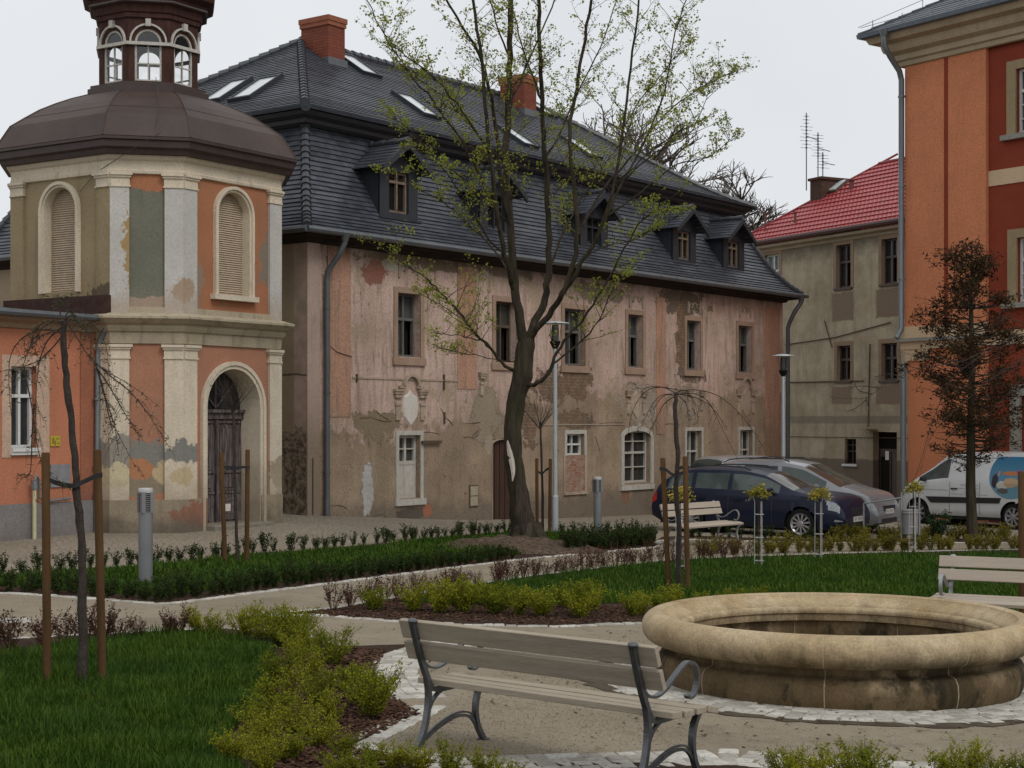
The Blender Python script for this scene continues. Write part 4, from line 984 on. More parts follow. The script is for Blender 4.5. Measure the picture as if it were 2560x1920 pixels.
    # lantern
    LD = simple('lantern_woodwork', (.055,.026,.02), rough=.7, var=.5, scale=6, sc=(2,2,.5)); LWh = simple('lantern_white_trim', (.46,.44,.40), rough=.7, var=.3, scale=20)
    b = MB(); b.rings([octo(r, r, z) for r, z in ((1.08,8.02),(1.14,8.05),(1.14,8.16),(1.09,8.18),(1.09,8.23),(.98,8.25))], cap=True); b.build('lantern_base', brown, root)
    gl = bpy.data.materials.new('clear_pane'); gl.use_nodes = True; g_ = gl.node_tree; g_.nodes.clear()
    tr = g_.nodes.new('ShaderNodeBsdfTransparent'); gs = g_.nodes.new('ShaderNodeBsdfGlossy'); gs.inputs['Roughness'].default_value = .05; mxx = g_.nodes.new('ShaderNodeMixShader'); mxx.inputs[0].default_value = .10
    om = g_.nodes.new('ShaderNodeOutputMaterial'); g_.links.new(tr.outputs[0], mxx.inputs[1]); g_.links.new(gs.outputs[0], mxx.inputs[2]); g_.links.new(mxx.outputs[0], om.inputs[0])
    for k in range(8):
        ang = k*45; ap = .93; hw = .385; M = rotM(ang, (0, -ap, 0))
        w_ = MB(); w_.M = M; arch_wall(w_, -hw, hw, 8.22, 9.62, 0, .25, 8.28, 9.02, .09)
        MI = rotM(ang, (0, -ap+.09, 0)); w_.M = MI; arch_wall(w_, -hw+.035, hw-.035, 8.22, 9.62, 0, .25, 8.28, 9.02, .01)
        w_.build('lantern_wall', LD, root)
        t = MB(); t.M = M; arch_band(t, 0, .315, .035, 9.0, 9.02, .002, -.04, legs=False); t.box(-.05, .05, -.07, .002, 9.31, 9.45)
        t.box(-hw-.02, hw+.02, -.05, .002, 8.955, 9.015); t.build('lantern_trim', LWh, root)
        f = MB(); f.M = M; arch_band(f, 0, .21, .04, 8.28, 9.02, .06, .02); f.box(-.21, .21, .02, .06, 8.97, 9.01); f.box(-.012, .012, .025, .055, 8.28, 8.97); f.box(-.21, .21, .025, .055, 8.60, 8.625); f.box(-.22, .22, .02, .06, 8.28, 8.31)
        fo = f.build('lantern_window', LWh, root)
        p = MB(); p.M = M; arch_fill(p, 0, .21, 8.3, 9.02, .045); p.build('pane', gl, fo)
    b = MB(); b.rings([octo(r, r, z) for r, z in ((.94,9.46),(.97,9.48),(.97,9.56),(1.0,9.58),(1.02,9.70),(1.08,9.74),(1.10,9.84),(1.24,9.92),(1.26,10.02),(1.05,10.12),(.8,10.45),(.4,10.75),(.05,11.1))], cap=True); b.build('lantern_cornice', LD, root)
    b = MB(); b.rings([octo(r, r, z) for r, z in ((1.085,9.735),(1.12,9.75),(1.12,9.775),(1.085,9.79))]); b.build('lantern_cornice', simple('weathered_sheet', (.10,.08,.075), rough=.6), root)
    # rusty flashing where the roof of the wing meets the tower
    fl = MB(); fl.M = rotM(-90, (0, -TA, 0)); fl.box(-TL-.1, TL+.04, -.16, .002, 3.68, 4.08); fl.build('flashing', simple('rusty_flashing', (.05,.026,.022), rough=.7, var=.5), root)
    # portal
    M = rotM(0, (0, -TA, 0)); s = MB(); s.M = M
    arch_band(s, 0, .72, .07, -.25, 2.08, .002, -.05); arch_band(s, 0, .79, .07, -.25, 2.08, .002, -.08); s.build('portal_surround', M_cr, root)
    wood = N('weathered_portal_wood', .85); c_ = wood.mix(wood.ramp(wood.noise(4, 7, sc=(5,5,.5), rough=.7), .4, .62), (.05,.036,.034), (.17,.145,.14)); wood.bump(wood.noise(7, 6, sc=(6,6,.4)), .5, .02); wood = wood.col(c_)
    d = MB(); d.M = M; d.box(-.72, .72, .44, .50, -.3, 1.86)
    d.box(-.72, .72, .38, .44, 1.86, 1.98); d.box(-.74, .76, .33, .44, 1.98, 2.04)
    for a, b_ in ((-.70,-.03),(.03,.70)):
        for (z0, z1) in ((-.10,.42),(.50,.80),(.90,1.74)):
            d.box(a+.08, b_-.08, .425, .442, z0, z1); d.box(a+.13, b_-.13, .405, .427, z0+.06, z1-.06)
        for zz in (-.16,.44,.83,1.78): d.box(a+.02, b_-.02, .41, .441, zz, zz+.045)
        for z_ in (-.06,.06,.18,.30): d.box(a+.16, b_-.16, .395, .408, z_, z_+.03)
    d.box(-.03, .03, .38, .43, -.2, 1.84); do = d.build('door', wood, root)
    h = MB(); h.M = M; h.box(.10, .22, .38, .40, .86, 1.06); h.build('door_handle', MT['dark_wood'], do)
    h = MB(); h.M = M; h.box(.22, .36, .385, .394, .10, .24); h.build('paper_notice', MT['white_relief'], do)
    g = MB(); g.M = M; arch_fill(g, 0, .70, 2.05, 2.08, .46); go = g.build('fanlight', MT['glass'], root)
    f = MB(); f.M = M; f.box(-.02, .02, .42, .45, 2.05, 2.78)
    for a in (-1, 1): f.tube([(0,.43,2.06),(a*.5,.43,2.55)], .018, 5)
    f.build('glazing_bars', wood, go)
    st = MB(); st.M = M; st.box(-.78, .85, -.30, .50, -.45, -.10); st.build('doorstep', simple('stone_step', (.20,.175,.14), rough=.9, var=.3), root, bevel=.02)
tower()

# =====================================================================
# LOW ORANGE WING ON THE LEFT
# =====================================================================
WO = Vector((-7.49, 28.93))
def wing():
    root = empty('orange_wing', (WO.x, WO.y, 0), math.atan2(TU.y, TU.x), 'low salmon-orange wing adjoining the chapel tower at the left edge', 'building')
    ow = m_plain('salmon_render', (.48,.19,.11), (.34,.14,.09), .4, .9, amt=.35, var=.12, blot=.15)
    gr = m_plain('grey_plinth_render', (.215,.20,.195), (.15,.13,.12), -.4, .1, var=.15)
    mb = MB(); wall_grid(mb, -9, 0.3, .40, 3.55, [(-1.946,-1.40,1.36,2.76)], .22)
    mb.quad((-9,0,.4),(-9,5,.4),(-9,5,3.55),(-9,0,3.55)); mb.build('wall', ow, root)
    p = MB(); p.box(-9, .28, -.045, .01, -.8, .40); p.build('plinth', gr, root)
    p = MB(); p.box(-.42, -.16, -.02, .003, .40, 3.4); p.build('pilaster', m_plain('dark_orange_strip', (.34,.135,.08), (.22,.1,.07), .4, 1, var=.15), root)
    s = MB(); s.box(-2.14, -1.946, -.012, .004, 1.20, 2.95); s.box(-1.40, -1.12, -.012, .004, 1.20, 2.95); s.box(-1.946, -1.40, -.012, .004, 2.76, 2.95); s.build('window_surround', m_plain('pale_window_band', (.56,.40,.30), (.4,.27,.2), 0, .2), root)
    window(root, None, -1.946, -1.40, 1.36, 2.76, .15, MT['white_frame'], MT['glass'], bars=(1, (.64,)), fw=.05)
    s = MB(); s.box(-1.97, -1.38, -.09, .14, 1.30, 1.36); s.box(-1.97, -1.38, -.06, .10, 1.24, 1.30); s.build('window_sill', MT['white_frame'], root)
    c = MB(); c.rings([[(-9,0.001,3.40),(.3,0.001,3.40)],[(-9,-.05,3.42),(.3,-.05,3.42)],[(-9,-.07,3.50),(.3,-.07,3.50)],[(-9,-.20,3.56),(.3,-.20,3.56)],[(-9,-.22,3.64),(.3,-.22,3.64)]], closed=False); c.build('cornice', m_plain('wing_cornice', (.32,.22,.15), (.2,.14,.1), 0, .1), root)
    g = MB(); g.tube([(-9,-.30,3.66),(.35,-.30,3.66)], .06, 8); g.build('gutter', MT['zinc'], root)
    r = MB(); r.quad((-9,-.30,3.69),(.42,-.30,3.69),(.42,3.2,4.05),(-9,3.2,4.05)); r.quad((-9,3.2,4.05),(.42,3.2,4.05),(.42,3.2,3.5),(-9,3.2,3.5)); r.build('roof', simple('tar_roof', (.03,.027,.028), rough=.6, var=.3), root)
    d = MB(); d.tube([(-.08,-.30,3.62),(-.08,-.28,3.45),(-.08,-.10,3.2),(-.08,-.09,3.0),(-.1,-.09,.45)], .05, 10); d.tube([(-.1,-.09,.5),(-.1,-.10,-.5)], .065, 10)
    for z in (2.2,1.0,.5): d.tube([(-.1,-.09,z),(-.1,-.09,z+.04)], .066, 10)
    d.build('downpipe', MT['pipe'], root, smooth=True)
    s = MB(); s.box(-1.10, -.88, -.02, 0, 1.38, 1.56)
    so_ = s.build('sign', simple('yellow_sign', (.42,.33,.03), rough=.6, var=.15), root)
    m = MB()
    for (a, b, c_, e) in ((-1.06,-1.02,1.42,1.53),(-1.01,-.98,1.40,1.48),(-.97,-.92,1.50,1.53),(-.95,-.90,1.42,1.44)): m.box(a, b, -.024, -.02, c_, e)
    m.build('sign_marks', simple('sign_ink', (.22,.16,.02), rough=.6), so_)
    s = MB(); s.box(-1.10, -.66, -.03, 0, .66, 1.06); s.build('utility_cabinet', simple('grey_cabinet', (.20,.20,.21), rough=.6), root)
    s = MB(); s.tube([(-1.56,-.14,-.55),(-1.56,-.14,.65)], .035, 8); s.build('gas_pipe', simple('pale_yellow_pipe', (.48,.46,.28), rough=.5), root)
    s = MB(); s.tube([(-1.56,-.14,.65),(-1.56,-.14,.80)], .06, 8); s.tube([(-1.56,-.14,.8),(-1.5,-.12,.88),(-1.42,-.10,.8),(-1.40,-.08,.5),(-1.3,-.08,.42),(-.7,-.08,.46)], .022, 8); s.build('gas_valve', MT['pipe'], root)
wing()

# =====================================================================
# ORANGE PALACE ON THE RIGHT
# =====================================================================
OO = Vector((11.5, 46.5))
def OB(px, py):
    k = (px-1280)/4000; x = (k*OO.y-OO.x)/(.58+.814*k); return x, CAMZ+(1050-py)/4000*(OO.y-.814*x)
def palace():
    root = empty('orange_palace', (OO.x, OO.y, 0), math.atan2(-.814, .58), 'tall orange and brick-red baroque building with stone cornice at the right', 'building')
    om = m_plain('fresh_orange_render', (.64,.24,.12), (.48,.175,.085), -2, -1, var=.12, blot=.22); rm = m_plain('brick_red_render', (.27,.055,.030), (.21,.045,.027), -2, -1, var=.14, blot=.25)
    crm = m_plain('cream_render', (.62,.46,.30), (.5,.38,.26), -2, -1, var=.08); stn = m_plain('sandstone', (.36,.28,.165), (.22,.17,.1), -9, -8, var=.2); gst = m_plain('grey_stone', (.33,.31,.27), (.2,.19,.17), -9, -8)
    W1 = (3.79, 4.83, 9.62, 11.36); W2 = (3.82, 4.86, 5.04, 6.78); DR = (3.95, 5.1, -2.2, 2.5)
    ops = [W1, W2, (6.6,7.64,9.62,11.36), (6.6,7.64,5.04,6.78), DR]
    w_ = MB(); wall_grid(w_, 2.86, 16, -2.2, 12.4, ops, .28); w_.build('wall', rm, root)
    w_ = MB(); w_.box(0, 2.86, -.12, .3, 4.54, 12.35); w_.box(.1, 2.86, -.10, .3, -2.2, 3.86)
    w_.quad((0,.3,12.35),(0,.3,-2.2),(0,14,-2.2),(0,14,12.35)); w_.build('corner_wall', om, root)
    g = MB(); g.box(1.42, 1.56, -.126, -.12, 4.54, 12.2); g.build('groove_stripe', rm, root)
    c = MB(); c.box(-.04, 2.9, -.17, .0, 4.20, 4.54); c.box(-.10, 2.9, -.20, 0, 3.88, 4.10); c.box(2.9, 16, -.03, 0, 3.90, 4.30); c.box(2.87, 16, -.03, 0, 8.28, 8.70); c.box(0.05, .9, -.17, -.09, 3.55, 3.88); c.build('string_course', crm, root)
    c = MB(); c.box(-.22, 2.95, -.30, .0, 4.10, 4.20); c.build('ledge', gst, root)
    for W in ops[:4]:
        x0, x1, z0, z1 = W; s = MB(); b = .30
        s.box(x0-b, x0, -.06, .003, z0-.02, z1+b*.8); s.box(x1, x1+b, -.06, .003, z0-.02, z1+b*.8); s.box(x0, x1, -.06, .003, z1, z1+b*.8); s.build('window_surround', stn, root)
        s = MB(); s.box(x0-b-.14, x1+b+.14, -.16, .003, z0-.16, z0-.02); s.build('window_sill', gst, root)
        window(root, None, x0, x1, z0, z1, .14, MT['white_frame'], MT['dusty_glass'], bars=(1, (.66,.22,.44)), fw=.07)
    x0, x1, z0, z1 = DR; s = MB(); s.box(x0-.34, x0, -.08, .003, -2.2, z1+.3); s.box(x1, x1+.34, -.08, .003, -2.2, z1+.3); s.box(x0, x1, -.08, .003, z1, z1+.3); s.build('door_surround', gst, root)
    s = MB(); s.box(x0, x1, .2, .26, -2.2, z1); s.build('door', MT['dark_wood'], root)
    # main cornice, mitred round the corner
    def L(o, z): return [Vector((-o, 14, z)), Vector((-o, -o, z)), Vector((16, -o, z))]
    c = MB(); c.rings([L(o+.0, z) for o, z in ((.12,12.08),(.20,12.10),(.22,12.22),(.30,12.26),(.30,12.42),(.48,12.50),(.52,12.58),(.55,12.72),(.78,12.78),(.84,12.90),(.90,12.94))], closed=False); c.build('cornice', m_plain('sandstone_cornice', (.46,.37,.25), (.30,.23,.15), -9, -8, var=.15), root)
    g = MB(); g.rings([L(o, z) for o, z in ((.88,12.93),(1.02,12.96),(1.04,13.08),(.98,13.10))], closed=False); g.build('gutter', simple('blue_grey_gutter', (.10,.125,.15), rough=.5), root)
    r = MB(); n_ = 30
    for i in range(n_):
        a = 1.0-i*.26; b = 1.0-(i+1)*.26; za = 13.06+i*.14; zb = 13.06+(i+1)*.14
        pa = L(a, za+.02); pb = L(b, zb); pc = L(a, za)
        for j in range(2): r.quad(pa[j], pa[j+1], pb[j+1], pb[j]); r.quad(pc[j], pc[j+1], pa[j+1], pa[j])
    r.build('roof', m_tile('blue_slate', (.075,.085,.10), .45, hi=1.3), root)
    r = MB(); caps_line(r, (-1.0,-1.0,13.05), (5,5,16.3), 22, .05); r.build('hip_tiles', MT['ridge'], root)
    f = MB()
    for i in range(9): f.tube([(-.6+i*1.1,-.82,13.15),(-.6+i*1.1,-.82,13.45)], .012, 4)
    f.tube([(-1.0,-.9,13.3),(9,-.82,13.45)], .008, 4); f.tube([(-1.0,-1.0,13.3),(4,4,16.1)], .008, 4)
    for i in range(5): f.tube([(-.7+i*1.0,-.7+i*1.0,13.2+i*.54),(-.7+i*1.0,-.7+i*1.0,13.5+i*.54)], .012, 4)
    f.build('lightning_wire', MT['zinc'], root)
    p = MB(); p.tube([(-.02,-.98,13.0),(-.02,-.98,12.6),(.0,-.75,12.3),(-.05,-.30,11.95),(-.06,-.2,11.7),(-.06,-.2,4.5),(-.12,-.34,4.22)], .085, 12)
    p.tube([(-.02,-.98,13.05),(-.02,-.98,12.85)], [.16,.1], 12)
    for z in (11.2, 8.6, 5.9): p.tube([(-.06,-.2,z),(-.06,-.2,z+.05)], .105, 12)
    p.tube([(.0,-.2,3.5),(.0,-.2,-1.6)], .085, 12); p.build('downpipe', MT['pipe'], root, smooth=True)
palace()

# =====================================================================
# GREY-BEIGE HOUSE WITH RED ROOF
# =====================================================================
GO = Vector((9.3, 64.5))
def GB(px, py):
    k = (px-1280)/4000; x = (GO.y*k-GO.x)/(.478+.878*k); return x, CAMZ+(1050-py)/4000*(GO.y-.878*x)
def grey_house():
    root = empty('red_roofed_house', (GO.x, GO.y, 0), math.atan2(-.878, .478), 'stained beige three-storey house with bright red tiled hip roof in the background', 'house')
    n = N('beige_render', .93); o = n.xyz(); n1 = n.n1()
    c = n.mix(n.ramp(n.noise(.7, 7, rough=.7), .36, .64), (.29,.24,.165), (.46,.40,.29))
    c = n.mix(n.math('MULTIPLY', n.ramp(n.noise(2.4, 5, sc=(1.5,1,.25)), .5, .7), .55), c, (.22,.18,.13))
    for (x0, y0, x1, y1, col) in ((2080,735,2134,800,(.22,.165,.12)),(2190,725,2254,790,(.22,.165,.12)),(2080,968,2130,1010,(.24,.18,.13)),(2190,965,2254,1010,(.24,.18,.13))):
        c = erect(n, c, x0, y0, x1, y1, col, .22, f=GB, rect=True)
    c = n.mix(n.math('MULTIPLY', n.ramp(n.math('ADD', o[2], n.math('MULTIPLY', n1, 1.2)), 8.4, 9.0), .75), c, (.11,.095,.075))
    c = n.mix(n.math('MULTIPLY', n.ramp(n.math('ADD', o[2], n.math('MULTIPLY', n1, -.15)), .30, .36, 1, 0), .9), c, (.15,.125,.10))
    c = n.mix(n.math('MULTIPLY', n.ramp(n.math('ABSOLUTE', n.math('SUBTRACT', o[2], 1.85)), .12, .16, 1, 0), .6), c, (.17,.145,.115))
    nf = n.noise(24, 5); c = n.grain(c, nf, .7, 1.28); n.bump(nf, .3, .015); mw = n.col(c)
    boxes = [(1912,1948,639,720),(2091,2127,614,721),(2204,2243,599,711),(2093,2126,865,952),(2204,2243,859,951),(2112,2140,1097,1159)]
    ops = []
    for a, b, t, bt in boxes:
        x0, zt = GB(a, t); x1, _ = GB(b, t); _, zb = GB(a, bt); ops.append((x0, x1, zb, zt))
    dx0, dz = GB(2182, 1079); dx1, _ = GB(2242, 1079); ops.append((dx0, dx1, -1.2, dz))
    mb = MB(); wall_grid(mb, 0, 16, -2.5, 8.7, ops, .30); mb.quad((0,7.6,-2.5),(0,0,-2.5),(0,0,8.7),(0,7.6,8.7)); mb.build('wall', mw, root)
    wd = simple('dark_window_wood', (.06,.038,.03), rough=.6, var=.4); sur = m_plain('tan_surround', (.30,.215,.145), (.2,.15,.1), -9, -8)
    for i, (x0, x1, z0, z1) in enumerate(ops[:6]):
        s = MB(); b = .16
        if i < 5:
            s.box(x0-b, x0, -.015, .003, z0-.02, z1+b); s.box(x1, x1+b, -.015, .003, z0-.02, z1+b); s.box(x0, x1, -.015, .003, z1, z1+b); s.build('window_surround', sur, root)
        s = MB(); s.box(x0-.1, x1+.1, -.07, .003, z0-.09, z0-.01); s.build('window_sill', MT['white_frame'] if i == 5 else wd, root)
        if i == 0: window(root, None, x0, x1, z0, z1, .15, MT['white_frame'], simple('painted_sky_glass', (.16,.20,.22), rough=.1, bump=0), bars=(1, (.5,)), fw=.06)  # sky reflection put into the lighter blue-grey base colour
        elif i == 5: window(root, None, x0, x1, z0, z1, .15, wd, MT['dark'], bars=(1, (.5,.75)), fw=.03)
        else: window(root, None, x0, x1, z0, z1, .18, wd, MT['dusty_glass'] if i == 99 else MT['glass'], bars=(1, (.60,)), fw=.07, dark_half=True)
    d = MB(); x0, x1, z0, z1 = ops[6]; d.box(x0+.12, x1-.06, .22, .28, z0, z1-.7); d.box(x0+.12, x1-.06, .20, .28, z1-.72, z1-.62); d.box((x0+x1)/2+.05, (x0+x1)/2+.1, .19, .22, z0, z1-.7)
    do = d.build('door', wd, root); g = MB(); g.box(x0+.01, x1-.01, .27, .29, z0, z1-.01); g.box(x0+.18, (x0+x1)/2, .205, .22, z0, z1-.9); g.build('door_glass', MT['dark'], do)
    a, z = GB(2203, 1136); s = MB(); s.box(a, a+.18, .19, .205, z-.2, z+.12); s.build('paper_notice', MT['white_frame'], do)
    s = MB(); s.box(x0-.25, x0+.25, -.5, 0, z1+.05, z1+.1); s.build('door_canopy', MT['stone_sill'], root)
    s = MB(); _, z = GB(2000, 958); s.tube([(2.2,-.04,z+.05),(7.3,-.04,3.26)], .022, 5); s.tube([(0,-.03,1.2),(16,-.03,1.2)], .012, 4)
    a, z = GB(1965, 862); b, z2 = GB(2228, 806); s.tube([(a,-.04,z),((a+b)/2,-.04,(z+z2)/2-.12),(b,-.04,z2)], .02, 5)
    a, z = GB(2063, 802); b, z2 = GB(2082, 870); s.tube([(a,-.04,z),(b,-.04,z2)], .02, 5); a, z = GB(2176, 860); s.tube([(a,-.03,z),(a-.1,-.03,1.6)], .02, 5); s.build('wall_cable', MT['dark_wood'], root)
    c = MB(); e = lambda o_, z: [Vector((-o_, 7.6, z)), Vector((-o_, -o_, z)), Vector((16, -o_, z))]
    c.rings([e(0.0,8.45), e(.05,8.46), e(.08,8.56), e(.30,8.60), e(.32,8.70)], closed=False); c.build('cornice', m_plain('beige_cornice', (.42,.35,.25), (.25,.2,.15), -9, -8), root)
    g = MB(); g.tube(e(.42, 8.82), .10, 8); g.build('gutter', simple('dark_red_gutter', (.06,.018,.018), rough=.5), root)
    def m_red():
        n = N('red_metal_tile', .42); oo = n.xyz(); k = n.math('SINE', n.math('MULTIPLY', n.math('ADD', oo[0], oo[1]), 28)); c = n.mix(n.ramp(k, -1, 1), (.30,.040,.045), (.46,.085,.085))
        n.bump(k, .6, .04); c = n.mix(n.math('MULTIPLY', n.ramp(n.noise(1.2, 5), .45, .7), .3), c, (.2,.03,.03)); return n.col(c)
    r = MB(); i0 = -.42; L_, W_ = 16.4, 7.6
    tile_rows(r, L_, W_, [(-.42, 8.82), (W_/2, 11.9)], 15, .045); r.build('roof', m_red(), root)
    r = MB(); rr = lambda i, z: rect_ring(L_, W_, i, z); caps_line(r, rr(-.42,8.84)[0], rr(W_/2,11.9)[0], 1, .05); caps_line(r, (W_/2,W_/2,11.9), (L_-W_/2,W_/2,11.9), 1, .06); r.build('ridge_cap', simple('red_ridge', (.22,.025,.03), rough=.5), root)
    c = MB(); c.box(1.9, 2.6, 1.9, 3.9, 9.2, 11.35); c.box(1.83, 2.67, 1.83, 3.97, 11.35, 11.45); c.build('chimney', MT['old_brick'], root)
    for (px, yb, yt, rad) in ((1913,585,535,.04),(1988,573,533,.05),(2129,492,452,.09)):
        k = (px-1280)/4000
        yy = {1913:.3,1988:.5,2129:2.3}[px]; x = ((GO.y+.478*yy)*k-(GO.x+.878*yy))/(.478+.878*k); d = GO.y+.478*yy-.878*x
        zt = CAMZ+(1050-yt)/4000*d; zb = CAMZ+(1050-yb)/4000*d
        v = MB(); v.tube([(x,yy,zb-.3),(x,yy,zt)], rad, 8); v.tube([(x,yy,zt),(x,yy,zt+.06)], rad*1.6, 8); v.build('vent_pipe', simple('vent_red', (.13,.035,.03), rough=.6), root)
    yy = 2.6; k = (2094-1280)/4000; x = ((GO.y+.478*yy)*k-(GO.x+.878*yy))/(.478+.878*k); z = 8.82+(yy+.42)/(W_/2+.42)*3.08
    M = Matrix.Translation((x, yy, z)) @ Matrix.Rotation(math.atan2(3.08, 4.22), 4, 'X'); f = MB(); f.M = M; f.box(-.34, .34, -.42, .42, 0, .12); fo = f.build('roof_window', MT['dark_wood'], root)
    f = MB(); f.M = M; f.box(-.26, .26, -.34, .34, .12, .14); f.build('pane', MT['sky_glass'], fo)
    # television aerials
    for (px, yb, yt, el, lab, yo) in ((2016,470,282,10,'tallest television aerial, on the left corner of the brick chimney',1.85),(2045,450,331,8,'middle television aerial on the brick chimney of the red-roofed house',2.6),(2057,446,380,5,'shortest television aerial on the brick chimney of the red-roofed house',3.2)):
        k = (px-1280)/4000; x = ((GO.y+.478*yo)*k-(GO.x+.878*yo))/(.478+.878*k); wx, wy = GO.x+.478*x+.878*yo, GO.y-.878*x+.478*yo
        zt = CAMZ+(1050-yt)/4000*wy; zb = 11.0 if px == 2016 else 11.3; a = MB(); a.tube([(0,0,0),(0,0,zt-zb)], .022, 6); H = zt-zb
        ant = empty('television_aerial', (wx, wy, zb), .3, lab, 'aerial', 'aerials on the brick chimney'); a.build('mast', MT['zinc'], ant)
        b = MB(); rng = random.Random(px)
        for q in range(el):
            z = H*(.55+.45*q/el); l = rng.uniform(.12,.3); b.tube([(-l,0,z),(l,0,z)], .008, 4); b.box(-.03,.03,-.03,.03,z-.03,z+.03)
        b.tube([(0,0,H*.7),(.6,.1,H*.66)], .018, 5); b.build('antenna_rods', MT['zinc'], ant)
grey_house()
# =====================================================================
# FOUNTAIN, BENCHES, LAMPS, BOLLARDS, BIN
# =====================================================================
def fountain():
    fx, fy = 2.6, 12.8; gz_ = 0.0-(.01625*fy+.02*fx)
    n = N('fountain_sandstone', .82); o = n.xyz(); n1 = n.n1()
    c = n.mix(n.ramp(n.noise(1.6, 6), .35, .65), (.31,.225,.12), (.50,.40,.26))
    c = n.mix(n.math('MULTIPLY', n.ramp(n.noise(3.2, 7, rough=.7), .5, .66), .45), c, (.22,.155,.085))
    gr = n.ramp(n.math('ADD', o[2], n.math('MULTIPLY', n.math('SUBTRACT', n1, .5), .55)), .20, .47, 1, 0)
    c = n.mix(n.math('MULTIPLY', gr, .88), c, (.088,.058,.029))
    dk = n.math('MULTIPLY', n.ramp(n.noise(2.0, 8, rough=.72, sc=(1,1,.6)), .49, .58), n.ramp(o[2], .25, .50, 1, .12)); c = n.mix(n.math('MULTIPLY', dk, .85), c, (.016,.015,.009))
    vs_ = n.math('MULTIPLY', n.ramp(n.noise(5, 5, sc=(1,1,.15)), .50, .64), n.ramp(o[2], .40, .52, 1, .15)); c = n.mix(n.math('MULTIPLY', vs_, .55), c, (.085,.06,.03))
    # pale mortar joints between the eight stones
    an = n.math('ARCTAN2', o[1], o[0]); fr = n.math('ABSOLUTE', n.math('SUBTRACT', n.math('FRACT', n.math('ADD', n.math('MULTIPLY', an, 9/(2*math.pi)), n.math('ADD', .12, n.math('MULTIPLY', n.noise(6, 3), .012)))), .5))
    c = n.mix(n.ramp(fr, .0025, .006, .7, 0), c, (.46,.37,.26)); n.bump(n.ramp(fr, 0, .006), .5, .01)
    nf = n.noise(55, 4); c = n.grain(c, nf, .8, 1.18); c = n.grain(c, n.noise(11, 6, rough=.65), .86, 1.12); n.bump(nf, .3, .008); n.bump(n.noise(6, 5), .3, .02)
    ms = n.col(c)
    root = empty('stone_fountain', (fx, fy, gz_), 0, 'large round sandstone fountain basin with rolled rim and grimy base', 'fountain')
    prof = [(1.31,-.12),(1.40,-.02),(1.43,.05),(1.442,.12),(1.436,.19),(1.41,.232),(1.375,.246),(1.345,.25),(1.332,.262),(1.332,.30),(1.345,.325),(1.37,.335)]
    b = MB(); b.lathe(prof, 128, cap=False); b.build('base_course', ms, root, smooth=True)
    rim = [(1.33,.332)]; cx, cz, rr = 1.435, .445, .122
    for i in range(15):
        a = R(-110+i*16); rim.append((cx+rr*math.cos(a), cz+rr*math.sin(a)))
    rim += [(1.38,.545),(1.33,.518),(1.285,.49),(1.262,.472),(1.258,.458)]
    b = MB(); b.lathe(rim, 128, cap=False); b.build('rim', ms, root, smooth=True)
    inn = [(1.265,.464),(1.24,.462),(1.218,.45),(1.208,.43),(1.212,.41),(1.228,.40),(1.228,.345),(1.27,.338),(1.285,.32),(1.285,.02)]
    b = MB(); b.lathe(inn, 128, cap=False); b.build('inner_wall', ms, root, smooth=True)
    b = MB(); b.lathe([(0.01,.03),(1.30,.03)], 64, cap=False); b.build('basin_floor', simple('basin_floor', (.13,.085,.045), rough=.8, var=.4, scale=3), root)
fountain()

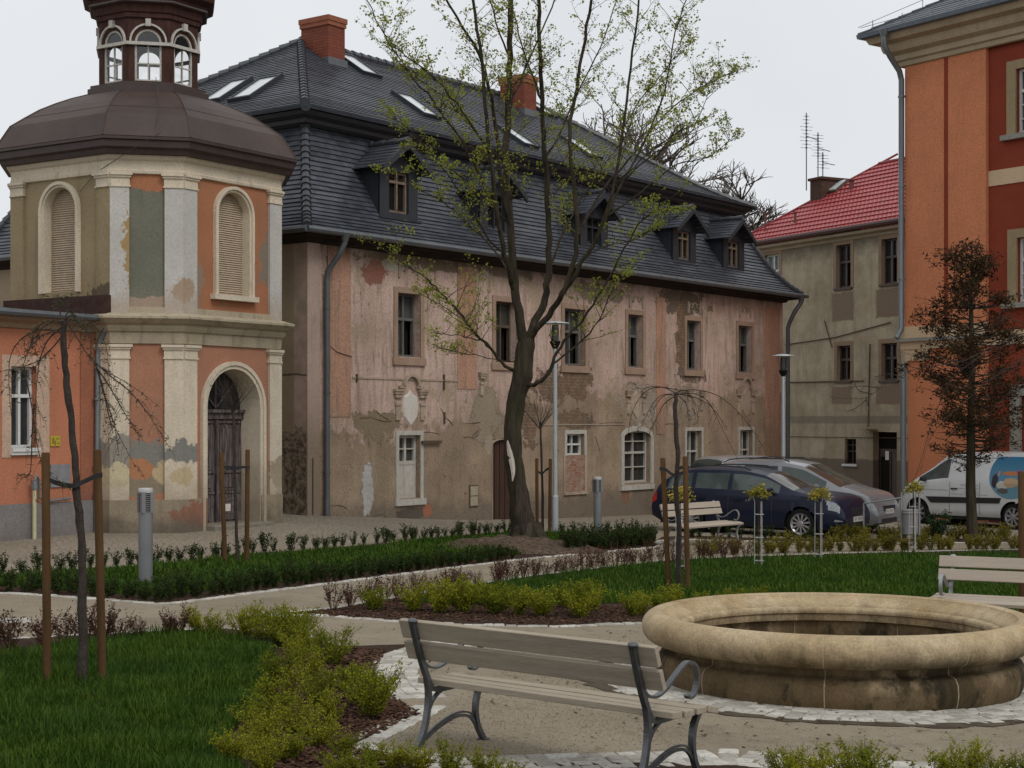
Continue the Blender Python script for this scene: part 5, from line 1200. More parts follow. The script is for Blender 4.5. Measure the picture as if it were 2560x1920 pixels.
MT['slat'] = simple('weathered_bench_slat', (.33,.28,.215), rough=.7, var=.22, scale=5, fine=40, sc=(.4,6,6), bump=.3)
MT['slat_far'] = simple('bleached_bench_slat', (.37,.315,.255), rough=.7, var=.15, scale=5, fine=40, sc=(.4,6,6), bump=.3)
MT['iron'] = simple('cast_iron', (.12,.125,.13), rough=.36, metal=.7, var=.3, scale=12, fine=60, bump=.25)
MT['iron_far'] = simple('silver_cast_iron', (.30,.31,.32), rough=.4, metal=.6, var=.2, scale=12, bump=.1)
def bench(x, y, rz, label, slat, iron):
    root = empty('park_bench', (x, y, ground(x, y)-.005), rz, label, 'bench', 'slatted park benches around the fountain')
    def bar(mb, pts, xx, w=.026, t=.017):
        pp = spline([(xx, a, b) for a, b in pts]); vs = []; fs = []
        for i, p in enumerate(pp):
            d = (pp[min(i+1,len(pp)-1)]-pp[max(i-1,0)]).normalized(); nrm = Vector((0,-d.z,d.y))
            for sx, sn in ((-1,-1),(1,-1),(1,1),(-1,1)): vs.append(p+Vector((sx*w/2,0,0))+nrm*sn*t/2)
        for i in range(len(pp)-1):
            for k in range(4): fs.append((i*4+k, i*4+(k+1)%4, i*4+4+(k+1)%4, i*4+4+k))
        fs += [(3,2,1,0), tuple(len(vs)-4+k for k in range(4))]; mb.add(vs, fs)
    for xx in (-.80, .80):
        f = MB()
        bar(f, [(-.315,.80),(-.285,.70),(-.235,.56),(-.18,.44),(-.145,.385),(-.06,.372),(.10,.378),(.30,.385),(.345,.36)], xx, .034, .03)
        f.lathe([(.012,-.016),(.026,-.01),(.03,0),(.026,.012),(.01,.018)], 10, c=(xx, -.312, .805))
        bar(f, [(-.19,.46),(-.175,.36),(-.185,.25),(-.225,.12),(-.315,0)], xx, .036, .028)
        bar(f, [(-.18,.24),(-.14,.31),(-.07,.36),(.0,.375)], xx, .022, .018)
        bar(f, [(.34,.385),(.275,.30),(.255,.20),(.275,.10),(.335,.0)], xx, .036, .028)
        bar(f, [(-.285,.02),(-.18,.10),(-.05,.155),(.08,.185),(.20,.165),(.265,.10)], xx, .02, .018); bar(f, [(-.285,.05),(-.16,.13),(-.02,.185),(.10,.205),(.21,.185),(.27,.12)], xx, .012, .012)
        f.box(xx-.03, xx+.03, .30, .36, -.01, .012); f.box(xx-.03, xx+.03, -.34, -.28, -.01, .012)
        for zz, yy in ((.745,-.285),(.625,-.245)): f.lathe([(.0,-.01),(.017,-.008),(.012,.012),(.0,.014)], 8, c=(xx, yy-.045 if False else yy-.018, zz), axis='y')
        fo = f.build('side_frame', iron, root)
        a = MB(); bar(a, [(-.235,.575),(-.19,.525),(-.11,.505),(-.02,.53),(.09,.60),(.20,.655),(.28,.63),(.305,.55),(.275,.475),(.225,.455),(.20,.475)], xx, .036, .014); a.build('armrest', iron, fo)
    def slatb(y0, z0, y1, z1, th, nm):
        # board between two edge lines (y0,z0)-(y1,z1), thickness th on its normal
        s = MB(); d = Vector((0, y1-y0, z1-z0)).normalized(); nn = Vector((0, d.z, -d.y))*th; a = Vector((0,y0,z0)); b = Vector((0,y1,z1)); X = Vector((.93,0,0))
        s.add([a-X, a+X, b+X, b-X, a-X+nn, a+X+nn, b+X+nn, b-X+nn], [(0,1,2,3),(7,6,5,4),(0,4,5,1),(1,5,6,2),(2,6,7,3),(3,7,4,0)]); s.build(nm, slat, root, bevel=.004)
    slatb(-.262,.690,-.300,.800,.034,'back_slat'); slatb(-.215,.560,-.254,.668,.034,'back_slat')
    for (a, za, b, zb) in ((-.13,.437,-.035,.430),(-.010,.428,.085,.426),(.110,.426,.205,.426),(.230,.425,.33,.402)): slatb(a, za, b, zb, .036,'seat_slat')
bench(.225, 9.236, math.atan2(-.639,.77), 'park bench in the foreground seen from behind, dark iron sides and two back slats', MT['slat'], MT['iron'])
b2x, b2y = G(1752, 1361)
bench(b2x, b2y-.1, math.atan2(-.72,-.70), 'far park bench in front of the dark blue estate car', MT['slat_far'], MT['iron_far'])
bench(5.12, 15.85, math.atan2(.45,-.89), 'park bench on the grass edge behind the fountain, cut by the right picture edge', MT['slat_far'], MT['iron_far'])

MT['bollard'] = simple('grey_bollard_metal', (.20,.205,.21), rough=.45, metal=.35, var=.15, scale=3, bump=.1)
def bollard(px, py, top, r, label):
    x, y = G(px, py); z = ground(x, y); H = CAMZ+(1050-top)/4000*y-z
    root = empty('bollard_light', (x, y, z), .6, label, 'bollard light', 'bollard lights in the hedge bed')
    b = MB(); b.lathe([(r,-.1),(r,H-.30)], 28); b.build('post', MT['bollard'], root, smooth=True)
    l = MB(); l.lathe([(r*.8,H-.30),(r*.8,H-.06)], 24); l.build('lamp_core', simple('lamp_core', (.05,.045,.03), rough=.4), root)
    v = MB()
    for i in range(9):
        z0 = H-.29+i*.026; v.lathe([(r*.99,z0),(r*.99,z0+.008),(r*.78,z0+.012),(r*.78,z0+.004)], 24, cap=False)
    for k in range(4):
        a = R(45+90*k); v.box(r*.9*math.cos(a)-.025, r*.9*math.cos(a)+.025, r*.9*math.sin(a)-.025, r*.9*math.sin(a)+.025, H-.31, H-.05)
    v.build('louvre', MT['bollard'], root)
    c = MB(); c.lathe([(r*1.01,H-.06),(r*1.03,H-.05),(r*1.03,H-.01),(r*.95,H)], 28); c.build('cap', simple('pale_cap', (.42,.42,.41), rough=.4), root, smooth=True)
bollard(364, 1464, 1220, .088, 'grey bollard light with louvred top near the left sapling')
bollard(1494, 1347, 1192, .082, 'grey bollard light in the dark hedge right of the big tree')
def street_lamp(px, d, ytop, label):
    x = (px-1280)/4000*d; z = ground(x, d); H = CAMZ+(1050-ytop)/4000*d-z
    root = empty('street_lamp', (x, d, z), 0, label, 'street lamp', 'street lamps with flat disc shades')
    mt = simple('lamp_pole_paint', (.42,.45,.46), rough=.4, metal=.3, var=.1, bump=0)
    b = MB(); b.tube([(0,0,-.1),(0,0,.8),(0,0,.82),(0,0,H-.55)], [.07,.07,.05,.042], 14); b.build('pole', mt, root, smooth=True)
    h = MB(); h.lathe([(.045,H-.56),(.06,H-.54),(.11,H-.44),(.115,H-.40),(.09,H-.40)], 18); h.build('lamp_head', MT['dark'], root)
    g = MB(); g.lathe([(.075,H-.40),(.08,H-.2),(.07,H-.06)], 18); g.build('lamp_glass', MT['glass'], root, smooth=True)
    for k in range(3):
        a = R(120*k+20); h2 = MB(); h2.tube([(.1*math.cos(a),.1*math.sin(a),H-.42),(.14*math.cos(a),.14*math.sin(a),H-.03)], .008, 5); h2.build('stay', MT['iron'], root)
    s = MB(); s.lathe([(.30,H-.035),(.29,H-.02),(.12,H+.012),(.0,H+.02)], 28); s.build('disc_shade', mt, root, smooth=True)
street_lamp(1388, 33.4, 805, 'street lamp with disc shade just right of the big maple trunk')
street_lamp(1958, 41.5, 887, 'street lamp with disc shade at the right end of the derelict house')
def litter_bin():
    x, y = (2276-1280)/4000*33.2, 33.2; z = ground(x, y)
    root = empty('litter_bin', (x, y, z), -.3, 'grey litter bin hung on a tall steel hoop in front of the white van', 'litter bin')
    h = MB(); P = [(-.18,0,-.05),(-.18,0,.92),(-.16,0,1.03),(-.09,0,1.10),(0,0,1.12),(.09,0,1.10),(.16,0,1.03),(.18,0,.92),(.18,0,-.05)]; h.tube(spline(P, 3), .02, 8); h.build('hoop', MT['iron_far'], root, smooth=True)
    b = MB(); b.lathe([(.12,.16),(.15,.18),(.165,.62),(.17,.68),(.16,.69)], 20); b.lathe([(.17,.60),(.18,.61),(.18,.63),(.17,.64)], 20, cap=False); b.build('bin', simple('bin_sheet', (.20,.20,.20), rough=.6, var=.2), root, smooth=True)
    h = MB(); h.tube([(-.18,0,.93),(-.55,.1,.86),(-.98,.35,.78)], .018, 6); h.tube([(-.98,.35,.78),(-.98,.35,-.05)], .018, 6); h.build('rail', MT['iron_far'], root)
litter_bin()
# =====================================================================
# PARKED VEHICLES
# =====================================================================
MT['tyre'] = simple('tyre_rubber', (.012,.012,.013), rough=.85, var=.2, bump=.2); MT['rim'] = simple('alloy_rim', (.42,.42,.42), rough=.35, metal=.7, var=.1, bump=0)
MT['plastic'] = simple('black_plastic', (.015,.015,.017), rough=.55, var=.2, bump=.1); MT['red_lamp'] = simple('red_tail_lamp', (.45,.02,.015), rough=.2, var=.2, bump=0)
MT['lamp_clear'] = simple('headlamp_glass', (.28,.30,.31), rough=.12, metal=.3, var=.4, scale=14, bump=0); MT['plate'] = simple('number_plate', (.55,.54,.50), rough=.4, var=.05, bump=0)
def carglass(name, c):
    m = simple(name, c, rough=.06, var=.5, scale=1.4, bump=0); return m
MT['car_glass'] = carglass('car_glass', (.060,.075,.072)); MT['screen_glass'] = carglass('windscreen_glass', (.055,.05,.04))
def lerpf(P, x):
    if x <= P[0][0]: return P[0][1]
    for (a, za), (b, zb) in zip(P[:-1], P[1:]):
        if x <= b:
            t = (x-a)/(b-a); return za+(zb-za)*t
    return P[-1][1]
def smoothf(P, x, w=.06): return sum(lerpf(P, x+d*w)*k for d, k in ((-2,.1),(-1,.2),(0,.4),(1,.2),(2,.1)))
def vehicle(name, pos, head, label, cat, S, paint, group=None):
    x0, y0 = pos; cx = x0+head[0]*S['L']/2; cy = y0+head[1]*S['L']/2
    root = empty(name, (x0, y0, ground(cx, cy)), math.atan2(head[1], head[0]), label, cat, group)
    # follow the slope of the street a little
    dz = ground(x0+head[0]*S['L'], y0+head[1]*S['L'])-ground(x0, y0); root.location.z = ground(x0, y0); root.rotation_euler[1] = -math.atan2(dz, S['L'])
    L, W = S['L'], S['W']/2; nx = int(L/.034)
    def width(x):
        e = min(x, L-x); r = .55; return W*(1-(.16 if x > L/2 else .09)*max(0, 1-e/r)**2.2)
    segs = (2,4,3,7,3,3); rings_ = []
    xs = [L*i/nx for i in range(nx+1)]
    for x in xs:
        w = width(x); zt = smoothf(S['top'], x); zb = min(smoothf(S['belt'], x), zt-.015); zs = lerpf(S['sill'], x)
        f = min(max((zt-zb)/.45, 0), 1); we = w*(.93-.19*f)
        K = [(w*.93, zs), (w*.985, zs+.10), (w, zs+.52*(zb-zs)), (w*.965, zb), (we, zt-.035-.02*f), (we*.62, zt-.008), (0, zt+.01)]
        row = []
        for (a, b, n_) in zip(K[:-1], K[1:], segs):
            for q in range(n_):
                t = q/n_; row.append([x, a[0]+(b[0]-a[0])*t, a[1]+(b[1]-a[1])*t])
        row.append([x, K[-1][0], K[-1][1]]); rings_.append(row)
    nv = len(rings_[0]); ra = S['wr']+.055
    lim = sum(segs[:3])
    for row in rings_:
        for v in range(lim+1):
            for wx in S['wheels']:
                p = row[v]; d = math.hypot(p[0]-wx, p[2]-S['wr'])
                if abs(d-ra) < .045 and d > 1e-6 and v > 0 or (v == 0 and d < ra and False): k = ra/d; p[0] = wx+(p[0]-wx)*k; p[2] = S['wr']+(p[2]-S['wr'])*k
    bodies = {}
    def mbf(k): return bodies.setdefault(k, MB())
    bounds = np.cumsum((0,)+segs)
    for sgn in (1, -1):
        idx = {}
        for i in range(nx):
            for v in range(nv-1):
                q = [rings_[i][v], rings_[i+1][v], rings_[i+1][v+1], rings_[i][v+1]]
                mxx = sum(p[0] for p in q)/4; mz = sum(p[2] for p in q)/4; my = sum(p[1] for p in q)/4
                if v < lim and any(math.hypot(mxx-wx, mz-S['wr']) < ra-.004 for wx in S['wheels']): continue
                key = 'body'
                zt = lerpf(S['top'], mxx); zb = lerpf(S['belt'], mxx)
                if bounds[3] <= v < bounds[4] and zt-zb > .17:
                    r_ = v-bounds[3]
                    if 1 <= r_ < 6:
                        for gi_, (a, b) in enumerate(S['side']):
                            if a < mxx < b: key = ('side', sgn, gi_)
                if v >= bounds[4]-1+1:
                    if S['screen'][0] < mxx < S['screen'][1] and my < .9*W: key = 'windscreen'
                    if S.get('rear') and S['rear'][0] < mxx < S['rear'][1]: key = 'rear_window'
                for (nm, xa, xb, va, vb, yy) in S.get('patch', []):
                    if xa+(vb-v)*.025*(1 if nm == 'headlight' else 0) <= mxx <= xb and va <= v <= vb and my >= yy*W: key = (nm, sgn)
                m = mbf(key); vs = [(p[0], p[1]*sgn, p[2]) for p in q]
                m.add(vs, [(0,1,2,3) if sgn < 0 else (3,2,1,0)])
        # end caps
    for e in (0, -1):
        row = rings_[e]; pts = [(p[0], p[1], p[2]) for p in row]+[(p[0], -p[1], p[2]) for p in row[-2::-1]]
        mbf('body').add(pts, [tuple(range(len(pts)))])
    body = None
    def weld(mb, nm, mt, par, thick=0):
        o = mb.build(nm, mt, par, smooth=False); bm = bmesh.new(); bm.from_mesh(o.data); bmesh.ops.remove_doubles(bm, verts=bm.verts, dist=.0006); bmesh.ops.recalc_face_normals(bm, faces=bm.faces[:])
        for f in bm.faces: f.smooth = True
        bm.to_mesh(o.data); bm.free()
        try: o.data.set_sharp_from_angle(angle=R(42))
        except Exception: pass
        return o
    body = weld(bodies.pop('body'), 'body', paint, root)
    for k, m in bodies.items():
        if k == 'windscreen': weld(m, 'windscreen', MT['screen_glass'], root)
        elif k == 'rear_window': weld(m, 'rear_window', MT['car_glass'], root)
        elif k[0] == 'side': weld(m, 'side_window', MT['car_glass'], root)
        else: weld(m, k[0], {'headlight': MT['lamp_clear'], 'tail_light': MT['red_lamp'], 'grille': MT['plastic'], 'fog_lamp': MT['lamp_clear'], 'bumper': MT['plastic']}[k[0]], root)
    u = MB(); u.box(.2, L-.2, -W*.86, W*.86, .20, .5); 
    u.build('underbody', MT['plastic'], root)
    zn = S.get('nose', .6); g_ = MB(); g_.box(L-.05, L+.006, -W*.42, W*.42, zn-.07, zn+.05); g_.build('grille', MT['plastic'], root); g_ = MB(); g_.box(L-.05, L+.008, -W*.55, W*.55, .25, .36); g_.build('air_intake', MT['plastic'], root)
    # wheels
    for wx in S['wheels']:
        for s_ in (1, -1):
            wl = MB(); yc = s_*(W-.11); r = S['wr']
            pr = [(r*.66,-.05),(r*.72,-.10),(r*.93,-.10),(r,-.07),(r,.07),(r*.93,.10),(r*.72,.10),(r*.66,.05)]
            wl.lathe(pr, 36, c=(wx, yc, r), axis='y', cap=True); wh = wl.build('wheel', MT['tyre'], root, smooth=True)
            rm = MB(); yo = yc+s_*.085
            rm.lathe([(r*.60,-.02*s_),(r*.70,.012*s_),(r*.72,.014*s_),(r*.72,-.03*s_)], 32, c=(wx, yo, r), axis='y', cap=False)
            rm.lathe([(.0,.022*s_),(r*.16,.02*s_),(r*.2,.0)], 16, c=(wx, yo, r), axis='y', cap=False)
            ns = S['spokes']
            for q in range(ns):
                a = 2*math.pi*q/ns+.2; ca, sa = math.cos(a), math.sin(a); hw = r*(.055 if ns > 8 else .09)
                A_ = lambda rad, w_: (wx+ca*rad-sa*w_, yo+s_*.012, r+sa*rad+ca*w_)
                rm.add([A_(r*.12,-hw*.8), A_(r*.12,hw*.8), A_(r*.66,hw*1.35), A_(r*.66,-hw*1.35)], [(0,1,2,3)])
            rm.build('rim', MT['rim'] if ns > 8 else simple('steel_rim', (.28,.28,.29), rough=.4, metal=.5), wh)
            wlm = MB(); wlm.lathe([(0.02,-.2*s_),(ra-.002,-.2*s_),(ra-.002,.075*s_)], 28, c=(wx, yc, r), axis='y', cap=False); wlm.build('wheel_well', MT['plastic'], root)
    # seams between the doors
    sm = MB()
    def P(x, v): i = min(max(x/L*nx, 0), nx-1e-6); a = int(i); t = i-a; p, q = rings_[a][v], rings_[a+1][v]; return [p[k]+(q[k]-p[k])*t for k in range(3)]
    for sx in S['seams']:
        for s_ in (1, -1):
          sm = MB(); sm.tube([(P(sx, v)[0], s_*(P(sx, v)[1]+.001), P(sx, v)[2]) for v in range(1, lim+1)], .006, 4); sm.build('door_seam', MT['plastic'], body)
    for hx in S['handles']:
        for s_ in (1, -1):
            p = P(hx, lim-1); h = MB(); h.box(hx-.10, hx+.10, s_*p[1]-.03, s_*p[1]+.03, p[2]-.05, p[2]-.015); h.build('door_handle', MT['plastic'] if S.get('hblack') else paint, body)
    for s_ in (1, -1):
        mx_ = S['mirror']; p = P(mx_, lim); m = MB(); m.lathe([(0.0,-.09),(.05,-.08),(.07,0),(.055,.07),(0,.085)], 12, c=(mx_, s_*(p[1]+.10), p[2]+.09), axis='y'); m.box(mx_-.03, mx_+.03, min(s_*p[1], s_*(p[1]+.1)), max(s_*p[1], s_*(p[1]+.1)), p[2]+.02, p[2]+.05)
        m.build('mirror', MT['plastic'] if S.get('hblack') else paint, root, smooth=True)
    if S.get('rails'):
        for s_ in (1, -1):
            r_ = MB(); a, b = S['rails']; n_ = 10
            r_.tube([(a+(b-a)*i/n_, s_*W*.70, lerpf(S['top'], a+(b-a)*i/n_)+(.035 if 0 < i < n_ else -.02)) for i in range(n_+1)], .016, 6); r_.build('roof_rail', MT['plastic'], root)
    if S.get('plate'):
        z = S['plate']; p = MB(); p.box(L-.005, L+.02, -.26, .26, z-.055, z+.055); po = p.build('number_plate', MT['plate'], root)
        p = MB(); rng = random.Random(3)
        for q in range(7):
            if q == 2: continue
            a = -.21+q*.065; p.box(L+.02, L+.022, a, a+.016, z-.03, z+.03); p.box(L+.02, L+.022, a, a+.04, z+.018, z+.03)
        p.build('plate_characters', MT['plastic'], po)
    return root, P, lim
def paintm(name, c, rough=.3, metal=.0, coat=.8):
    n = N(name, rough, metal); k = n.mix(n.ramp(n.noise(2, 4), .3, .7), tuple(x*.88 for x in c), c)
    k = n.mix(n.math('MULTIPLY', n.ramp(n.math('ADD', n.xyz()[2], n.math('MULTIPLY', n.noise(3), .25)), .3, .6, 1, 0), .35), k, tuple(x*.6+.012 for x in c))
    n.b.inputs['Coat Weight'].default_value = coat; n.b.inputs['Coat Roughness'].default_value = .04; n.b.inputs['Specular IOR Level'].default_value = .3; return n.col(k)
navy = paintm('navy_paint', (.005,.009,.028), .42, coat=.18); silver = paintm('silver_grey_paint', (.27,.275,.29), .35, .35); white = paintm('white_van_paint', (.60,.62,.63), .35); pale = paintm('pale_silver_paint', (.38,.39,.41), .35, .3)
H = (.84, -.54); hl = math.hypot(*H); H = (H[0]/hl, H[1]/hl)
vehicle('parked_car', (3.60, 36.94), H, 'dark blue estate car parked behind the far bench', 'car', dict(L=4.57, W=1.78, wr=.318, wheels=(1.0,3.62), spokes=11,
    top=[(0,.72),(.04,.98),(.16,1.10),(.42,1.30),(.68,1.42),(1.0,1.465),(1.7,1.475),(2.3,1.455),(2.75,1.37),(3.40,1.06),(3.6,1.01),(4.1,.96),(4.36,.89),(4.50,.78),(4.56,.60),(4.57,.5)],
    belt=[(0,.70),(.1,.93),(1,.945),(2.5,.925),(3.3,.92),(3.6,.915),(4.1,.87),(4.4,.79),(4.52,.68),(4.57,.45)], sill=[(0,.36),(.3,.22),(4.2,.20),(4.57,.28)],
    side=[(.42,1.0),(1.08,1.86),(1.98,3.10)], screen=(2.74,3.42), rear=(.14,.5), seams=(1.05,1.92,2.95), handles=(1.28,2.15), mirror=2.95, rails=(.75,2.35), plate=.42,
    patch=[('headlight',4.20,4.47,7,8,.52),('tail_light',0,.14,7,8,.5),('fog_lamp',4.36,4.53,3,3,.5)]), navy, 'cars parked along the shrub bed')
vehicle('parked_car', (4.98, 39.2), H, 'silver-grey people carrier parked between the blue estate and the house', 'car', dict(L=4.4, W=1.80, wr=.32, wheels=(.85,3.52), spokes=10,
    top=[(0,.8),(.05,1.15),(.2,1.42),(.45,1.58),(1.1,1.65),(2.1,1.65),(2.55,1.58),(3.5,1.10),(3.75,1.04),(4.1,.96),(4.26,.87),(4.36,.72),(4.4,.5)],
    belt=[(0,.78),(.1,1.02),(1,1.03),(2.5,1.0),(3.4,.96),(3.75,.95),(4.1,.88),(4.28,.78),(4.37,.62),(4.4,.45)], sill=[(0,.36),(.3,.22),(4.1,.2),(4.4,.27)],
    side=[(.35,1.0),(1.08,1.95),(2.05,3.18)], screen=(2.58,3.50), rear=(.08,.4), seams=(1.04,2.0,3.05), handles=(1.25,2.2), mirror=3.0, rails=(.5,2.2), plate=.52,
    patch=[('headlight',3.98,4.36,7,8,.42),('tail_light',0,.12,7,8,.6)]), silver, 'cars parked along the shrub bed')
H3 = (.87, .50); vehicle('parked_car', (5.09, 43.0), H3, 'pale silver hatchback behind the two others, only its roof and red tail lamp showing', 'car', dict(L=4.3, W=1.78, wr=.32, wheels=(.8,3.4), spokes=9,
    top=[(0,.85),(.03,1.25),(.12,1.55),(.30,1.66),(1.0,1.71),(2.0,1.71),(2.5,1.60),(3.2,1.12),(3.5,1.02),(4.05,.88),(4.25,.7),(4.3,.5)],
    belt=[(0,.83),(.08,1.02),(2.5,1.0),(3.3,.95),(4.05,.82),(4.3,.45)], sill=[(0,.36),(.3,.22),(4.0,.2),(4.3,.27)],
    side=[(.5,1.0),(1.08,1.85),(1.95,2.95)], screen=(2.52,3.2), rear=(.035,.2), seams=(1.04,1.9), handles=(1.25,2.1), mirror=2.9,
    patch=[('tail_light',0,.16,9,14,.5)]), pale, 'cars parked along the shrub bed')
H4 = (-.58, .814)
van, VP, vlim = vehicle('delivery_van', (13.85, 39.74), H4, 'white delivery van with a round blue picture on its side', 'van', dict(L=4.8, W=1.9, wr=.335, wheels=(.98,4.0), spokes=8, hblack=1,
    top=[(0,1.0),(.02,1.72),(.10,1.90),(.5,1.95),(2.8,1.95),(3.2,1.88),(4.15,1.24),(4.32,1.12),(4.62,.96),(4.75,.78),(4.8,.5)],
    belt=[(0,1.05),(.1,1.18),(3,1.16),(4.0,1.12),(4.32,1.06),(4.62,.90),(4.8,.45)], sill=[(0,.4),(.3,.3),(4.4,.28),(4.8,.3)],
    side=[(3.02,4.02)], screen=(3.28,4.15), rear=None, seams=(2.95,2.0), handles=(2.8,), mirror=3.75, plate=None,
    patch=[('headlight',4.46,4.74,7,8,.5),('tail_light',0,.08,9,12,.7)]), white)
def van_side():
    W = .95; k = MB(); k.add([(1.38,W+.012,.66),(3.55,W+.012,.60),(3.72,W+.012,.76),(1.32,W+.012,.80),(1.38,W-.05,.66),(3.55,W-.05,.60),(3.72,W-.05,.76),(1.32,W-.05,.80)], [(0,1,2,3),(0,4,5,1),(1,5,6,2),(2,6,7,3),(3,7,4,0)]); k.build('side_moulding', MT['plastic'], van)
    # round picture: blue sky, orange blossoms and a dark and pale blot, following the flank
    n = N('van_picture', .4); o = n.xyz()
    c = n.mix(n.ramp(o[2], .95, 1.75), (.12,.26,.33), (.025,.14,.26))
    v = n.vor(5.0); c = n.mix(n.math('MULTIPLY', n.ramp(v, .14, .17, 1, 0), n.ramp(o[2], 1.2, 1.3)), c, (.55,.22,.10))
    for (cx, cz, rx, rz, col, am) in ((1.55,1.25,.10,.26,(.03,.025,.04),.3),(1.32,1.12,.20,.10,(.50,.48,.44),.2),(1.05,1.18,.24,.12,(.42,.30,.18),.3),(1.1,1.42,.28,.05,(.42,.16,.06),.2),(.86,1.44,.07,.06,(.45,.04,.16),.2),(1.3,.98,.18,.07,(.10,.09,.09),.2)):
        c = n.mix(n.ell(0, cx, cz, rx, rz, am), c, col)
    pm = n.col(c)
    g = MB(); cx, cz, rr = 1.05, 1.40, .62; pts = []
    def side(x, z):
        row = [VP(x, v) for v in range(vlim+8)]
        for a, b in zip(row[:-1], row[1:]):
            if a[2] <= z <= b[2]: t = (z-a[2])/(b[2]-a[2]); return a[1]+(b[1]-a[1])*t
        return row[-1][1]
    NR, NA = 10, 48; grid = []
    for i in range(NR+1):
        r_ = rr*i/NR; ring = []
        for a in range(NA):
            x = cx+r_*math.cos(2*math.pi*a/NA)*1.12; z = min(cz+r_*math.sin(2*math.pi*a/NA), 1.84); x = max(x, .1)
            ring.append((x, side(x, z)+.004, z))
        grid.append(ring)
    g.rings(grid); g.build('round_picture', pm, van)
    # faint grey lettering strips on the door (too small in the photo to read)
    t = MB(); rng = random.Random(5)
    for (xa, xb, z) in ((2.05,2.6,1.08),(2.05,2.75,.99),(2.05,2.5,.90),(1.75,2.85,.84),(3.0,3.9,.93)):
        x = xa
        while x < xb: l = rng.uniform(.02,.06); t.box(x, x+l, side(x, z)-.002, side(x, z)+.003, z, z+.025); x += l+.015
    t.build('side_lettering', simple('grey_lettering', (.33,.36,.35), rough=.5, bump=0), van)
van_side()
# =====================================================================
# VEGETATION
# =====================================================================
def leaf_arrays(P, size, rng, asp=.55, up=.3, fold=0):
    """rhombic leaves at points P with random orientation"""
    n = len(P); a = rng.normal(0, 1, (n, 3)); a[:,2] = a[:,2]*.6+up; a /= np.linalg.norm(a, axis=1)[:,None]
    b = rng.normal(0, 1, (n, 3)); b -= a*(a*b).sum(1)[:,None]; b /= np.linalg.norm(b, axis=1)[:,None]
    s = (size*rng.uniform(.6, 1.25, n))[:,None]
    V = np.stack([P, P+a*s*.5+b*s*asp*.5, P+a*s, P+a*s*.5-b*s*asp*.5], 1)
    return V.reshape(-1, 3), (np.arange(n)[:,None]*4+np.array([0,1,2,3])[None])
class Plant:
    def __init__(s): s.tw = MB(); s.P = []; s.S = []
    def obj(s, name, mats, rng, asp=.55, up=.3, parent=None):
        V0 = np.array([tuple(v) for v in s.tw.v]) if s.tw.v else np.zeros((0,3)); F = [tuple(f) for f in s.tw.f]; m = [0]*len(F)
        if s.P:
            V1, F1 = leaf_arrays(np.array(s.P), np.array(s.S), rng, asp, up); V = np.concatenate([V0, V1]); F += [tuple(f) for f in (F1+len(V0)).tolist()]; m += [1]*len(F1)
        else: V = V0
        return np_obj(name, V, F, mats, parent, m)
def rod(P, Q, t): return [P[i]+(Q[i]-P[i])*t for i in range(3)]
def shrub(seed, nst, h, spread, leaf, nl, curve=.3, rad=.004, gap=0.15, sub=0, jit=.02):
    rr = random.Random(seed); p = Plant()
    for _ in range(nst):
        a = rr.uniform(0, 6.283); r0 = rr.uniform(0, .25)*spread; hh = h*rr.uniform(.55, 1.12); sp = spread*rr.uniform(.25, 1)
        pts = []
        for i in range(5):
            t = i/4; r = r0+sp*(t**(1+curve)); pts.append(Vector((math.cos(a)*r+rr.uniform(-1,1)*jit*t, math.sin(a)*r+rr.uniform(-1,1)*jit*t, hh*(t-(.25*curve*t*t)))))
        p.tw.tube(pts, [rad, rad*.9, rad*.75, rad*.6, rad*.35], 3, cap=False)
        tw = [pts]
        for _s in range(sub):
            t = rr.uniform(.35, .9); b = pts[int(t*4)]; an = rr.uniform(0, 6.283); l = h*rr.uniform(.12, .3)
            q = [b, b+Vector((math.cos(an)*l*.5, math.sin(an)*l*.5, l*.45)), b+Vector((math.cos(an)*l*.8, math.sin(an)*l*.8, l))]; p.tw.tube(q, [rad*.5, rad*.4, rad*.25], 3, cap=False); tw.append(q)
        for q in tw:
            k = nl if q is pts else max(1, int(nl*.4))
            for _l in range(k):
                t = gap+(1-gap)*rr.random() if q is pts else rr.random(); f = t*(len(q)-1); i = min(int(f), len(q)-2); c = q[i].lerp(q[i+1], f-i)
                p.P.append((c.x+rr.gauss(0, jit*.45), c.y+rr.gauss(0, jit*.45), c.z+rr.gauss(0, jit*.35))); p.S.append(leaf)
    return p
MT['box_leaf'] = leafmat('box_hedge_leaf', (.026,.048,.010), var=.5, trans=.2); MT['twig'] = simple('brown_twig', (.055,.038,.026), rough=.9, var=.4, bump=0)
MT['red_leaf'] = leafmat('barberry_bud', (.075,.032,.022), var=.6, trans=.15); MT['red_twig'] = simple('reddish_twig', (.095,.05,.036), rough=.9, var=.4, bump=0)
MT['lime_leaf'] = leafmat('spirea_leaf', (.23,.25,.018), var=.45, trans=.4, scale=2); MT['gold_leaf'] = leafmat('golden_shrub_leaf', (.19,.165,.025), var=.45, trans=.3)
MT['tree_leaf'] = leafmat('young_maple_leaf', (.40,.41,.085), var=.4, trans=.5, scale=1.2); MT['bronze'] = leafmat('bronze_conifer_foliage', (.082,.044,.022), var=.6, trans=.1)
MT['olive'] = leafmat('olive_bud', (.10,.095,.05), var=.5, trans=.2); MT['varieg'] = leafmat('variegated_leaf', (.42,.35,.07), var=.6, trans=.25); MT['rose_leaf'] = leafmat('rose_leaf', (.035,.07,.025), var=.4, trans=.2)
def protos(name, gens, mats, seed, asp=.55, up=.3):
    rng = np.random.default_rng(seed); out = []
    for g in gens:
        o = g.obj(name, mats, rng, asp, up); out.append(o)
    return out
USED = set()
